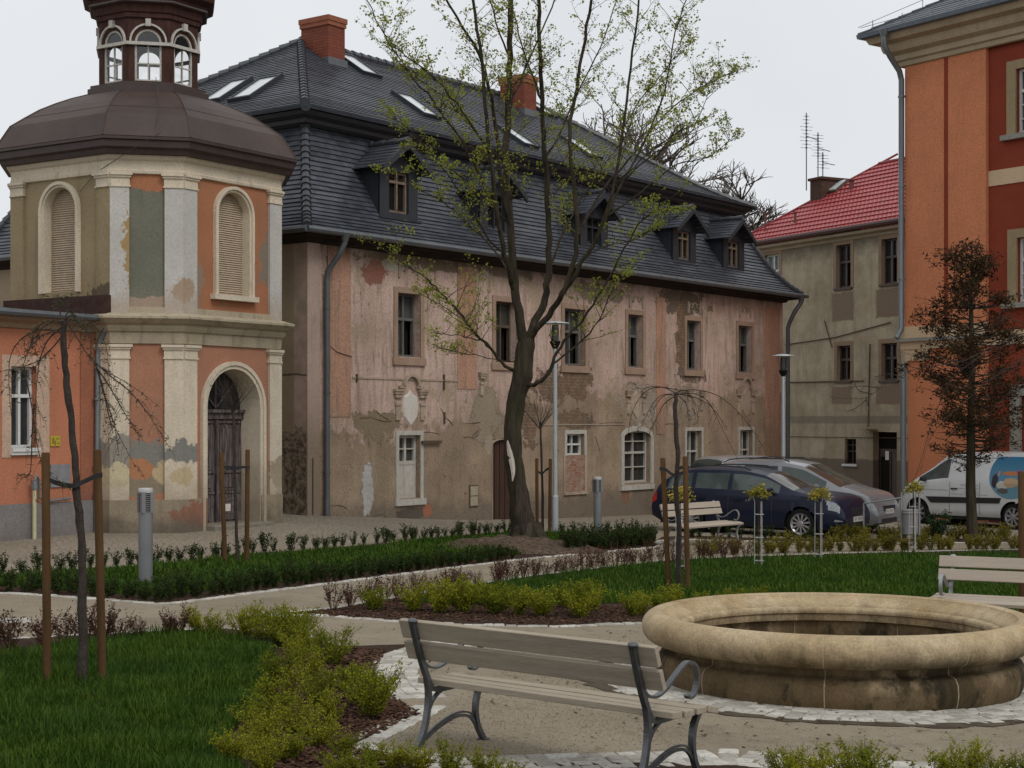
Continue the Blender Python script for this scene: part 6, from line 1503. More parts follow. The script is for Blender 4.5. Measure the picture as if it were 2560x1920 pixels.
def place(prs, pts, label, cat, group, seed, smin=.8, smax=1.2, zoff=0):
    rr = random.Random(seed)
    for (x, y) in pts:
        o = rr.choice(prs)
        if o.name in USED: c = o.copy(); COL.objects.link(c)
        else: c = o; USED.add(o.name)
        s = rr.uniform(smin, smax); c.scale = (s*rr.uniform(.9,1.1), s*rr.uniform(.9,1.1), s*rr.uniform(.85,1.15)); c.rotation_euler = (0, 0, rr.uniform(0, 6.283)); c.location = (x, y, ground(x, y)+.008+zoff)
        tag(c, label, cat, group)
def jrow(px, step, j, seed, off=0):
    rr = random.Random(seed); return [(x+rr.gauss(0, j), y+off+rr.gauss(0, j)) for x, y in lerp_px(PX(px), step)]
box = protos('box_shrub', [shrub(s, 11, .27, .10, .026, 30, .1, .003, .05, 1, .022) for s in range(7)], [MT['twig'], MT['box_leaf']], 1, .6, .4)
place(box, jrow([(-250,1446),(130,1431),(300,1418),(470,1405),(650,1382),(800,1373),(965,1358),(1229,1335),(1290,1332)], .27, .03, 1), 'small upright box shrub in the back row of the long hedge bed', 'shrub', 'back row of box shrubs', 1, .75, 1.25)
place(box, jrow([(1372,1333),(1500,1332),(1630,1337)], .30, .04, 2), 'small box shrub behind the lamp and bollard right of the big tree', 'shrub', 'box shrubs right of the big tree', 2, .7, 1.1)
for q, off in ((0, .16), (1, .36)):
    place(box, jrow([(-250,1480),(130,1487),(280,1499),(400,1508),(560,1489),(800,1459),(1050,1428),(1290,1400)], .235, .04, 3+q, off), 'dark box shrub in the front double row along the white kerb', 'shrub', 'front rows of box shrubs', 3+q, .75, 1.15)
box2 = protos('box_shrub', [shrub(40+s, 16, .36, .15, .030, 30, .1, .003, .05, 1, .03) for s in range(4)], [MT['twig'], MT['box_leaf']], 2, .6, .4)
for q, off in ((0, .2), (1, .5), (2, .8)):
    place(box2, jrow([(1425,1385),(1480,1380),(1560,1373),(1640,1366)], .27, .05, 7+q, off), 'dense dark box shrub between the bollard light and the far bench', 'shrub', 'dense box shrubs by the bollard light', 7+q, .9, 1.25)
red = protos('barberry_shrub', [shrub(80+s, 14, .34, .15, .022, 10, .0, .0035, .25, 2, .02) for s in range(6)], [MT['red_twig'], MT['red_leaf']], 3, .7, .4)
place(red, jrow([(845,1524),(1000,1497),(1150,1472),(1330,1444),(1500,1424),(1650,1407),(1860,1393)], .215, .04, 11, -.12), 'low bare reddish barberry shrub in the row along the path behind the fountain', 'shrub', 'red twig row behind the fountain', 11, .75, 1.2)
red2 = protos('barberry_shrub', [shrub(95+s, 20, .30, .17, .020, 16, .0, .003, .25, 2, .02) for s in range(5)], [MT['red_twig'], MT['red_leaf']], 4, .7, .4)
place(red2, jrow([(-250,1634),(0,1628),(150,1612),(300,1600),(470,1592)], .20, .04, 12), 'low bare reddish barberry shrub along the back edge of the foreground lawn', 'shrub', 'red twig row behind the foreground lawn', 12, .75, 1.25)
lime = protos('spirea_shrub', [shrub(120+s, 26, .34, .25, .019, 50, .35, .003, .12, 3, .022) for s in range(6)], [MT['twig'], MT['lime_leaf']], 5, .6, .3)
place(lime, jrow([(500,1594),(600,1600),(700,1612),(790,1640)], .22, .04, 13), 'yellow-green spirea at the upper corner of the foreground lawn', 'shrub', 'spirea at the corner of the foreground lawn', 13, .65, 1.05)
bor = [(745,1660),(835,1668),(770,1710),(700,1725),(860,1735),(790,1770),(905,1770),(700,1795),(650,1830),(740,1840),(830,1815),(650,1880),(720,1905),(590,1915),(800,1870),(660,1940),(930,1800),(745,1610)]
place(lime, PX(bor), 'yellow-green spirea on brown mulch beside the foreground lawn', 'shrub', 'spirea on the mulch beside the foreground lawn', 14, .65, 1.05)
place(lime, PX([(860,1905),(930,1925),(985,1935),(905,1955),(1050,1940),(1130,1960),(1210,1950),(840,1950),(1270,1968)]), 'yellow-green spirea at the bottom edge below the front bench', 'shrub', 'spirea below the front bench', 15, .45, .7)
place(lime, PX([(1960,1955),(2060,1965),(2010,1985),(2130,1960),(2190,1985),(2420,1950),(2470,1965),(2530,1955),(2350,1980)]), 'yellow-green spirea at the bottom edge below the fountain', 'shrub', 'spirea below the fountain', 16, .5, .85)
lime2 = protos('spirea_shrub', [shrub(140+s, 24, .34, .26, .027, 42, .35, .003, .1, 2, .03) for s in range(5)], [MT['twig'], MT['lime_leaf']], 6, .6, .3)
place(lime2, jrow([(960,1528),(1100,1532),(1250,1538),(1400,1545),(1570,1543)], .30, .05, 17), 'yellow-green spirea along the front edge of the lawn left of the fountain', 'shrub', 'spirea along the lawn left of the fountain', 17, .8, 1.1)
place(lime2, jrow([(1100,1512),(1300,1520),(1560,1528)], .36, .08, 18), 'yellow-green spirea in the second row left of the fountain', 'shrub', 'second spirea row left of the fountain', 18, .7, 1.0)
place(lime2, jrow([(1610,1535),(1750,1520),(1900,1512)], .4, .06, 19), 'yellow-green spirea just behind the rim of the fountain', 'shrub', 'spirea behind the fountain rim', 19, .6, .8)
gold = protos('golden_shrub', [shrub(160+s, 20, .36, .20, .034, 28, .15, .003, .05, 2, .03) for s in range(5)], [MT['twig'], MT['gold_leaf']], 7, .6, .35)
place(gold, jrow([(1745,1388),(1850,1386),(2050,1380),(2300,1376),(2570,1372)], .21, .06, 20, .0), 'yellowish low shrub in the row in front of the white kerb at right', 'shrub', 'yellow row before the white kerb', 20, .65, .95)
place(gold, jrow([(2090,1353),(2300,1352),(2530,1351)], .22, .10, 21, .25), 'yellowish low shrub in front of the parked vehicles', 'shrub', 'yellow row before the parked vehicles', 21, .6, .95)
place(box, jrow([(1700,1345),(1830,1348),(2000,1352),(2110,1353)], .26, .10, 23, .35), 'small dark green shrub at the side of the dark blue car', 'shrub', 'small green row beside the blue car', 23, .8, 1.15)
place(box2, jrow([(2110,1353),(2200,1352),(2500,1351)], .26, .12, 22, .75), 'dark green low shrub in front of the parked vehicles', 'shrub', 'green row before the parked vehicles', 22, .65, .95)
# rose bush by the van
rp = shrub(300, 22, .62, .30, .055, 22, .1, .006, .1, 3, .05).obj('rose_bush', [MT['twig'], MT['rose_leaf']], np.random.default_rng(9), .7, .3)
rx, ry = (2345-1280)/4000*34.2, 34.2; rp.location = (rx, ry, ground(rx, ry)); tag(rp, 'leafy dark green rose bush in front of the white van', 'bush')

# ---- variegated dwarf standards in wire supports ----
def standard(px, py, top, label, seed):
    x, y = G(px, py); z = ground(x, y); H_ = CAMZ+(1050-top)/4000*y-z; rr = random.Random(seed)
    root = empty('dwarf_standard', (x, y, z), rr.uniform(0, 3), label, 'small tree', 'ball-headed dwarf standards')
    s = MB(); s.tube([(0,0,-.05),(.01,0,H_*.5),(0,0,H_-.12)], .011, 6); s.build('stem', MT['twig'], root)
    P = Plant(); r_ = .19
    for _ in range(34):
        a = rr.uniform(0, 6.283); e = rr.uniform(-.5, 1.3); d = Vector((math.cos(a)*math.cos(e), math.sin(a)*math.cos(e), math.sin(e)*.75))*r_*rr.uniform(.6, 1.15); b = Vector((0,0,H_-.12)); P.tw.tube([b, b+d*.6, b+d], [.003,.002,.001], 3)
        for _l in range(16):
            c = b+d*rr.uniform(.4, 1.1); P.P.append((c.x+rr.gauss(0,.02), c.y+rr.gauss(0,.02), c.z+rr.gauss(0,.02))); P.S.append(.052)
    P.obj('crown', [MT['twig'], MT['varieg']], np.random.default_rng(seed), .5, .3, root)
    w_ = MB(); hs = H_-.22
    for k in range(3):
        a = 2.09*k; w_.tube([(.075*math.cos(a),.075*math.sin(a),-.05),(.07*math.cos(a),.07*math.sin(a),hs)], .006, 5)
    w_.tube([(.07,0,hs),(.09,0,hs+.05),(.14,0,hs+.06),(.17,0,hs+.0)], .006, 5)
    for zz in (.10, .45, .80):
        w_.tube([(.075*math.cos(i*.785),.075*math.sin(i*.785),zz*hs) for i in range(9)], .005, 4)
    w_.build('wire_support', simple('pale_wire', (.38,.38,.37), rough=.5), root)
standard(1700, 1432, 1222, 'golden ball-headed dwarf standard behind the three stakes, before the far bench', 1)
standard(1898, 1418, 1218, 'golden ball-headed dwarf standard in front of the blue estate car', 2)
standard(2048, 1400, 1223, 'golden ball-headed dwarf standard in front of the headlight of the blue car', 3)
standard(2283, 1382, 1208, 'golden ball-headed dwarf standard in front of the litter bin', 4)

# ---- stakes and staked saplings ----
MT['stake'] = simple('pine_stake', (.085,.046,.020), rough=.8, var=.3, scale=6, sc=(2,2,.4)); MT['strap'] = simple('black_strap', (.010,.010,.011), rough=.6, bump=0)
MT['sap'] = simple('sapling_bark', (.050,.040,.034), rough=.9, var=.5, scale=20, fine=70, bump=.8, dist=.01)
def stake(px, ptop, pbot, r, label, grp, d=None):
    if d is None: bx, by = G(*pbot)
    else: bx, by = (pbot[0]-1280)/4000*d, d
    z = ground(bx, by); t = A(ptop[0], ptop[1], by); s = MB(); o = Vector((bx, by, z))
    tp = t-o; s.tube([(-tp.x*.06,-tp.y*.06,-.08), tp*.5, tp-Vector((0,0,.012)), tp], [r, r, r*.98, r*.8], 14); ob = s.build('tree_stake', MT['stake'], None, smooth=True, loc=o); tag(ob, label, 'stake', grp); return t, o
def strap(name, pts, r, label, grp=None):
    s = MB(); pts = [Vector(p) for p in pts]; o = pts[0].copy(); P = spline([p-o for p in pts], 4); vs = []; fs = []
    for p in P: vs += [p+Vector((0,-.004,-r)), p+Vector((0,-.004,r)), p+Vector((0,.004,r)), p+Vector((0,.004,-r))]
    for i in range(len(P)-1):
        for k in range(4): fs.append((i*4+k, i*4+(k+1)%4, i*4+4+(k+1)%4, i*4+4+k))
    s.add(vs, fs); ob = s.build(name, MT['strap'], None, loc=o); tag(ob, label, 'strap', grp)
def wrap(s, c, r, h):
    pass
def budded(pl, pts, rad, rr, nb, blen, bud, droop=.6, spacing=.0):
    """branch with hanging side twigs and buds"""
    P = spline(pts, 4); n_ = len(P); pl.tw.tube(P, [rad*(1-.75*i/(n_-1)) for i in range(n_)], 5, cap=False)
    for _ in range(nb):
        f = rr.uniform(.18, 1)*(n_-1); i = min(int(f), n_-2); c = P[i].lerp(P[i+1], f-i); a = rr.uniform(0, 6.283); l = blen*rr.uniform(.35, 1)
        t = (P[i+1]-P[i]).normalized(); d = (t*.5+Vector((math.cos(a), math.sin(a), 0))*.6).normalized()
        q = [c, c+d*l*.35+Vector((0,0,-.05*l)), c+d*l*.65+Vector((0,0,-droop*l*.4)), c+d*l*.8+Vector((0,0,-droop*l))]; pl.tw.tube(q, [rad*.32, rad*.26, rad*.2, rad*.1], 3, cap=False)
        for _b in range(int(3+l*16)):
            g_ = rr.uniform(.1, 1)*3; j = min(int(g_), 2); e = q[j].lerp(q[j+1], g_-j); pl.P.append(tuple(e+Vector((rr.gauss(0,.006), rr.gauss(0,.006), rr.gauss(0,.004))))); pl.S.append(bud*rr.uniform(.6, 1.3))
    for _b in range(nb*2):
        g_ = rr.uniform(.3, 1)*(n_-1); j = min(int(g_), n_-2); e = P[j].lerp(P[j+1], g_-j); pl.P.append(tuple(e)); pl.S.append(bud)
def sapling(name, label, trunk, d, r0, arcs, nrand, seed, span, bud, budm, grp, nb=14, blen=.35, up=False):
    rr = random.Random(seed); b = Vector(((trunk[-1][0]-1280)/4000*d, d, 0)); b.z = ground(b.x, b.y)
    root = empty(name, b, 0, label, 'tree', grp); tr = [A(px, py, d+rr.uniform(-.02,.02))-b for px, py in trunk][::-1]; tr[0] = Vector((tr[0].x, tr[0].y, -.05))
    t = MB(); P = spline(tr, 4); n_ = len(P); pts = [p+Vector((rr.gauss(0,r0*.12), rr.gauss(0,r0*.12), 0)) for p in P]; t.tube(pts, [r0*(1.15-.45*i/(n_-1))*(1+rr.uniform(-.08,.12)) for i in range(n_)], 9); t.build('trunk', MT['sap'], root, smooth=True)
    pl = Plant(); top = tr[-1]
    for (ps, dd) in arcs:
        pts = [A(px, py, d+dd*(i/(len(ps)-1)))-b for i, (px, py) in enumerate(ps)]; budded(pl, pts, r0*.21, rr, nb, blen, bud)
    for k in range(nrand):
        a = rr.uniform(0, 6.283); l = span*rr.uniform(.45, 1); dv = Vector((math.cos(a), math.sin(a), 0)); s0 = top-Vector((0,0,rr.uniform(0,.08)))
        if up:
            e = rr.uniform(.5, 1); pts = [s0-Vector((0,0,.08)), s0+dv*l*.3+Vector((0,0,l*.35*e)), s0+dv*l*.55+Vector((0,0,l*.8*e)), s0+dv*l*.7+Vector((0,0,l*1.15*e))]; budded(pl, pts, r0*.3, rr, nb, blen, bud, droop=-.8)
        else: pts = [s0, s0+dv*l*.3+Vector((0,0,.12*l)), s0+dv*l*.65+Vector((0,0,.02*l)), s0+dv*l*.95+Vector((0,0,-.4*l)), s0+dv*l*1.05+Vector((0,0,-rr.uniform(.8,1.3)*l))]; budded(pl, pts, r0*.17, rr, nb, blen, bud)
    pl.obj('crown', [MT['sap'], budm], np.random.default_rng(seed), .35, -.1, root); return root
# weeping sapling in the left foreground
d1 = G(205, 1714)[1]
sapling('weeping_sapling', 'weeping sapling with dark leaning trunk tied between the two near left stakes', [(158,800),(160,870),(168,960),(178,1050),(188,1170),(196,1280),(206,1380),(204,1500),(207,1600),(205,1715)], d1, .030,
    [([(152,832),(110,824),(60,842),(28,885),(22,950),(28,1040)],.2),([(150,830),(112,835),(75,870),(58,915),(55,935)],-.3),([(158,815),(120,850),(100,900),(92,960),(86,1100)],.3),([(155,840),(130,870),(90,905),(20,925),(-30,930)],.1),
     ([(162,800),(190,840),(222,890),(262,925),(330,965),(400,1018)],-.2),([(222,890),(270,935),(320,975),(360,1020),(390,1065),(428,1127)],-.3),([(240,915),(262,990),(285,1060),(298,1140)],-.1),([(238,905),(255,960),(275,1050),(290,1075),(340,1170)],.2),([(245,925),(270,960),(310,1030),(348,1092)],0),([(150,790),(152,760),(153,740)],0),([(160,800),(175,775),(190,800),(215,830)],.2),
     ([(86,1010),(80,1090),(76,1180),(60,1185)],.3),([(60,915),(80,1020),(105,1160),(160,1210)],-.1)], 4, 21, .42, .026, MT['olive'], None, nb=16, blen=.19)
stake(0, (114,1131), (118,1716), .031, 'wooden stake left of the leaning weeping sapling', 'stakes of the foreground sapling')
stake(0, (243,1124), (256,1710), .031, 'wooden stake right of the leaning weeping sapling', 'stakes of the foreground sapling')
strap('tie_strap', [A(104,1199,d1-.03), A(118,1196,d1-.05), A(135,1205,d1-.03), A(165,1213,d1-.04), A(187,1214,d1-.05), A(210,1204,d1-.03), A(236,1192,d1-.04), A(256,1187,d1-.05)], .018, 'black strap tying the leaning sapling to its two stakes')
# weeping sapling behind the front bench
d2 = G(1700, 1480)[1]
sapling('weeping_sapling', 'bare weeping sapling tied between stakes before the far bench', [(1692,982),(1688,1010),(1690,1060),(1694,1150),(1690,1220),(1697,1320),(1696,1400),(1699,1482)], d2, .034,
    [([(1692,985),(1655,968),(1615,978),(1585,1020),(1572,1070),(1566,1130)],.3),([(1690,985),(1650,990),(1620,1030),(1600,1075)],-.3),([(1695,975),(1640,966),(1600,972),(1585,955)],.2),([(1695,978),(1745,975),(1800,992),(1850,1035),(1885,1080),(1905,1115)],.2),([(1697,985),(1750,998),(1790,1030),(1815,1075)],-.3),([(1695,985),(1740,985),(1775,1010),(1800,1060),(1845,1150)],.4),([(1690,990),(1660,1010),(1635,1060),(1620,1090)],.4),([(1697,990),(1715,1010),(1722,1050)],.1)], 3, 22, .5, .020, MT['red_leaf'], None, nb=9, blen=.2)
stake(0, (1657,1145), (1672,1478), .034, 'wooden stake left of the bare weeping sapling before the far bench', 'stakes before the far bench')
stake(0, (1713,1141), (1719,1484), .034, 'wooden stake right of the bare weeping sapling before the far bench', 'stakes before the far bench')
strap('tie_strap', [A(1649,1172,d2-.04), A(1664,1174,d2-.06), A(1680,1186,d2-.04), A(1694,1188,d2-.06), A(1696,1172,d2-.05), A(1712,1168,d2-.06), A(1722,1168,d2-.05)], .022, 'black strap tying the bare weeping sapling before the far bench')
# small upright sapling before the chapel
d3 = G(592, 1417)[1]
sapling('young_tree', 'small bare ball-headed sapling between stakes before the chapel door', [(583,1010),(584,1050),(586,1150),(589,1260),(592,1350),(593,1417)], d3, .022, [], 16, 23, .52, .014, MT['red_twig'], None, nb=6, blen=.2, up=True)
stake(0, (553,1130), (563,1420), .034, 'wooden stake left of the small sapling before the chapel door', 'stakes before the chapel door')
stake(0, (619,1124), (617,1417), .034, 'wooden stake right of the small sapling before the chapel door', 'stakes before the chapel door')
strap('tie_strap', [A(549,1168,d3-.05), A(560,1168,d3-.06), A(575,1170,d3-.05), A(588,1170,d3-.05), A(605,1168,d3-.05), A(624,1168,d3-.05)], .018, 'black strap on the small sapling before the chapel door')
# sapling beside the big tree
d4 = G(1356, 1334)[1]
sapling('young_tree', 'slim bare sapling between stakes just right of the big trunk', [(1350,1055),(1352,1090),(1354,1160),(1356,1240),(1357,1335)], d4, .026, [], 13, 24, .75, .02, MT['olive'], None, nb=6, blen=.22, up=True)
stake(0, (1342,1146), (1343,1336), .036, 'wooden stake left of the slim sapling by the big trunk', 'stakes by the big trunk')
stake(0, (1376,1147), (1374,1336), .036, 'wooden stake right of the slim sapling by the big trunk', 'stakes by the big trunk')
strap('tie_strap', [A(1340,1172,d4-.06), A(1347,1180,d4-.06), A(1355,1184,d4-.06), A(1366,1174,d4-.06), A(1378,1170,d4-.06)], .025, 'black strap on the slim sapling by the big trunk')
# weeping tree at the right edge
d5 = 18.0
sapling('weeping_sapling', 'weeping sapling outside the right edge whose long bare branches reach into view', [(2612,820),(2610,950),(2612,1200),(2610,1500),(2612,1590)], d5, .032,
    [([(2610,840),(2560,834),(2490,862),(2412,901),(2350,912),(2292,922),(2245,945),(2201,970),(2165,994),(2120,996),(2078,991)],-.3),([(2610,830),(2540,858),(2490,871),(2430,905),(2382,946),(2352,1000),(2322,1081),(2301,1156),(2283,1201),(2262,1240)],.2),
     ([(2610,850),(2560,892),(2515,925),(2472,952),(2412,1005),(2352,1058),(2320,1110),(2300,1180)],-.1),([(2612,900),(2560,945),(2500,1005),(2450,1065)],.3),([(2260,945),(2225,935),(2185,942)],0),([(2200,970),(2160,965),(2120,968)],-.2),([(2165,994),(2172,1030),(2168,1075)],-.1),([(2165,1000),(2140,1020),(2110,1030)],-.2),([(2610,830),(2540,800),(2500,790),(2480,830)],.2),([(2400,905),(2330,890),(2290,892)],-.4),([(2180,985),(2145,975),(2138,955)],-.3)], 4, 25, .7, .018, MT['olive'], None, nb=6, blen=.16)
stake(0, (2554,1178), (2556,1590), .040, 'wooden stake at the right picture edge', None, d=18.0)
o = bpy.data.objects

# ---- the big maple ----
def maple():
    d0 = 28.6; bx = (1318-1280)/4000*d0; bz = ground(bx, d0); b = Vector((bx, d0, bz)); rr = random.Random(77); rng = np.random.default_rng(77)
    root = empty('maple_tree', b, 0, 'big maple with bark-wounded trunk and fresh yellow-green leaves', 'tree')
    V = lambda px, py, dd=0: A(px, py, d0+dd)-b
    T = MB()
    tr = [(1318,1395,0,.40),(1314,1360,0,.32),(1308,1320,0,.265),(1300,1260,0,.215),(1290,1190,0,.185),(1281,1120,0,.18),(1283,1050,0,.185),(1294,990,0,.19),(1305,940,0,.205),(1313,880,0,.19),(1316,845,0,.17)]
    P = spline([V(x, y, q) for x, y, q, r in tr], 3); rd = np.interp(np.linspace(0, len(tr)-1, len(P)), range(len(tr)), [t[3] for t in tr])
    T.tube([p+Vector((rr.gauss(0,.008), rr.gauss(0,.008), 0)) for p in P], [.87*r_*(1+rr.uniform(-.03,.05)) for r_ in rd], 20)
    # root flare
    for k in range(7):
        a = k*.9+.2; T.tube([Vector((.12*math.cos(a),.12*math.sin(a),.42)), Vector((.30*math.cos(a),.30*math.sin(a),.10)), Vector((.52*math.cos(a),.52*math.sin(a),-.06))], [.14,.10,.04], 8)
    limbs = [ # (list of px,py,depth), r0, r1
        ([(1312,880,0),(1300,800,-.1),(1284,700,-.2),(1275,560,-.3),(1266,420,-.3),(1270,280,-.2),(1274,140,-.1),(1275,0,0),(1280,-160,.1)],.135,.055),
        ([(1276,560,-.3),(1258,480,-.5),(1240,330,-.7),(1222,220,-.9),(1196,130,-1.0),(1140,40,-1.2),(1080,-60,-1.4)],.07,.022),
        ([(1285,720,-.2),(1262,640,-.6),(1245,540,-.8),(1230,430,-1.0),(1215,300,-1.2),(1205,150,-1.3),(1180,0,-1.4),(1150,-120,-1.4)],.075,.03),
        ([(1316,860,0),(1335,815,.2),(1360,760,.4),(1371,690,.5),(1373,600,.5),(1370,480,.5),(1364,400,.5),(1355,250,.4),(1350,120,.3),(1345,0,.2),(1340,-140,.1)],.115,.04),
        ([(1318,850,0),(1370,790,-.3),(1408,735,-.5),(1430,670,-.6),(1442,590,-.7),(1436,470,-.6),(1424,360,-.5),(1437,250,-.4),(1457,130,-.4),(1480,0,-.5),(1500,-120,-.5)],.085,.03),
        ([(1408,735,-.5),(1455,660,-.8),(1500,570,-1.0),(1535,470,-1.1),(1556,320,-1.0),(1578,170,-1.0),(1600,0,-1.0),(1615,-100,-1.0)],.06,.02),
        ([(1500,570,-1.0),(1560,450,-.8),(1612,350,-.6),(1660,230,-.5),(1690,80,-.5),(1720,-20,-.5)],.038,.012),
        ([(1442,590,-.7),(1510,470,.1),(1580,390,.4),(1650,300,.6),(1720,240,.7),(1780,205,.8),(1820,185,.8)],.035,.008),
        ([(1520,540,-.9),(1600,480,-.6),(1690,412,-.4),(1760,398,-.3),(1800,370,-.3),(1848,330,-.3)],.026,.006),
        ([(1560,450,-.8),(1640,380,-1.2),(1720,340,-1.4),(1755,270,-1.5),(1770,230,-1.5)],.022,.006),
        ([(1310,965,0),(1345,958,-.2),(1372,930,-.3),(1392,880,-.4),(1430,830,-.5),(1470,780,-.6),(1520,700,-.7),(1562,620,-.8),(1610,545,-.9),(1700,480,-1.0)],.062,.014),
        ([(1372,930,-.3),(1395,900,-.1),(1445,860,.1),(1500,800,.2),(1530,720,.4),(1560,690,.5)],.035,.010),
        ([(1290,925,0),(1262,915,-.2),(1225,870,-.4),(1180,820,-.6),(1150,780,-.7),(1100,730,-.8),(1060,690,-.9),(1010,660,-1.0),(980,628,-1.0)],.05,.010),
        ([(1225,870,-.4),(1190,835,.1),(1150,795,.4),(1100,760,.6),(1050,735,.7)],.024,.006),
        ([(1200,850,-.5),(1150,840,-.8),(1110,835,-1.0),(1075,825,-1.0)],.018,.006),
        ([(1296,905,0),(1250,900,.3),(1190,888,.5),(1130,878,.6),(1080,862,.7)],.018,.006),
        ([(1245,540,-.8),(1200,440,-1.2),(1140,330,-1.5),(1080,250,-1.7),(1020,180,-1.8),(940,50,-1.9),(900,-40,-1.9)],.04,.010),
        ([(1222,380,-1.1),(1160,280,-1.6),(1090,200,-1.9),(1030,150,-2.1),(980,110,-2.1),(948,60,-2.1)],.03,.007),
        ([(1266,420,-.3),(1200,340,.4),(1130,260,.8),(1050,200,1.1),(1000,160,1.2)],.03,.008),
        ([(1270,280,-.2),(1305,190,.1),(1350,90,.3),(1400,-40,.5)],.035,.015),
        ([(1274,140,-.1),(1240,60,-.3),(1210,-60,-.5)],.03,.012),
        ([(1364,400,.5),(1410,310,.9),(1450,220,1.2),(1500,120,1.4),(1540,0,1.5)],.035,.012),
        ([(1355,250,.4),(1320,160,.8),(1290,60,1.0),(1270,-60,1.1)],.03,.012),
        ([(1371,690,.5),(1400,600,1.1),(1440,520,1.6),(1500,430,1.9),(1560,340,2.1),(1600,260,2.2)],.04,.010),
        ([(1284,700,-.2),(1230,620,.5),(1170,560,.9),(1100,500,1.2),(1020,460,1.4),(960,430,1.5)],.03,.007),
        ([(1262,640,-.6),(1210,580,-1.1),(1150,480,-1.5),(1090,400,-1.7),(1030,330,-1.8),(980,290,-1.8)],.03,.007),
        ([(1270,560,-.3),(1215,500,-.9),(1150,440,-1.2),(1085,390,-1.3),(1000,370,-1.3)],.022,.006),
        ([(1556,320,-1.0),(1610,240,-.6),(1680,150,-.4),(1710,90,-.3)],.02,.006),
        ([(1535,470,-1.1),(1600,400,-1.6),(1680,340,-1.9),(1750,300,-2.0)],.02,.006),
        ([(1430,670,-.6),(1500,620,.1),(1580,600,.5),(1640,570,.7),(1700,540,.8)],.022,.006),
    ]
    tw = MB(); LP = []; LS = []
    def tuft(c, k=6, s=.056, sp=.034):
        for _ in range(k): LP.append((c.x+rr.gauss(0,sp), c.y+rr.gauss(0,sp), c.z+rr.gauss(0,sp*.8))); LS.append(s*rr.uniform(.5,1.05))
    def side(c, tan, l, r, depth):
        a = rr.uniform(0, 6.283); rad = Vector((math.cos(a), math.sin(a), 0)); d = (tan*.55+rad*.8+Vector((0,0,.15))).normalized()
        pts = [c]; n_ = 5; cur = c.copy(); dd = d.copy()
        for i in range(n_):
            dd = (dd+Vector((rr.gauss(0,.13), rr.gauss(0,.13), rr.gauss(.07,.10)))).normalized(); cur = cur+dd*l/n_; pts.append(cur.copy())
        tw.tube(pts, [r*(1-.8*i/n_) for i in range(n_+1)], 4 if depth == 0 else 3, cap=False)
        if depth < 1:
            for k in range(int(2+l*3.4)):
                f = rr.uniform(.2, 1)*n_; i = min(int(f), n_-1); side(pts[i].lerp(pts[i+1], f-i), (pts[i+1]-pts[i]).normalized(), l*rr.uniform(.22,.5), r*.45, depth+1)
        for i in range(2, n_+1):
            if rr.random() < .55: tuft(pts[i], rr.randint(2, 4))
        tuft(pts[-1], rr.randint(3, 5))
    for (ps, r0, r1) in limbs:
        P = spline([V(*p) for p in ps], 4); n_ = len(P); P = [p+Vector((rr.gauss(0,.012), rr.gauss(0,.012), rr.gauss(0,.01))) for p in P]
        s9 = .76; T.tube(P, [s9*(r0+(r1-r0)*(i/(n_-1))**.6) for i in range(n_)], 9 if r0 > .05 else 6)
        L_ = sum((P[i+1]-P[i]).length for i in range(n_-1)); k = int(L_*(6.4 if r0 < .06 else 3.4))
        for _ in range(k):
            f = rr.uniform(.22 if r0 < .06 else .40, 1)*(n_-1); i = min(int(f), n_-2); c = P[i].lerp(P[i+1], f-i)
            if c.z+b.z > CAMZ+1180/4000*d0: continue
            q = f/(n_-1); side(c, (P[i+1]-P[i]).normalized(), (.95 if r0 > .03 else .62)*rr.uniform(.4, 1)*(1.15-.4*q), .0085*(1.2-.5*q), 0)
        tuft(P[-1], 8)
    T.build('trunk', MT['bark_maple'], root, smooth=True)
    tw.build('branches', MT['sap'], root)
    V1, F1 = leaf_arrays(np.array(LP), np.array(LS), rng, .75, .1); np_obj('leaves', V1, F1, MT['tree_leaf'], root)
    # pale wound where the bark is gone
    sc = MB(); W_ = [(1272,1098,.01),(1274,1120,.045),(1279,1150,.06),(1281,1180,.05),(1280,1200,.02)]; n_ = 6
    vs = []; fs = []
    for (px, py, w_) in [(1269,1100,.008),(1271,1112,.03),(1274,1130,.045),(1279,1150,.05),(1282,1170,.042),(1283,1185,.03),(1281,1202,.008)]:
        c = V(px, py); rI = .87*np.interp(py, [1050,1120,1190,1260], [.185,.18,.185,.215])
        ax = np.interp(py, [1050,1120,1190,1260], [1283,1281,1290,1300]); cen = V(ax, py)
        for s_ in (-1, 0, 1):
            dx = c.x-cen.x+s_*w_; dx = max(min(dx, rI*.97), -rI*.97); dy = -math.sqrt(max(rI*rI-dx*dx, 0))-.010-(.004 if s_ == 0 else 0); vs.append((cen.x+dx, cen.y+dy, cen.z+rr.uniform(-.015,.015)))
    for i in range(6):
        for k in range(2): fs.append((i*3+k, i*3+k+1, i*3+k+4, i*3+k+3))
    sc.add(vs, fs); sc.build('bark_wound', simple('bare_wood', (.52,.46,.40), rough=.8, var=.2, scale=20), root)
n = N('maple_bark', .95); v_ = n.noise(7, 7, sc=(1.6,1.6,.25), rough=.7); c_ = n.mix(n.ramp(v_, .35, .65), (.018,.014,.010), (.070,.056,.041))
c_ = n.mix(n.math('MULTIPLY', n.ramp(n.noise(1.5, 5), .45, .65), .45), c_, (.050,.055,.024)); n.bump(v_, 1, .06); MT['bark_maple'] = n.col(c_)
maple()
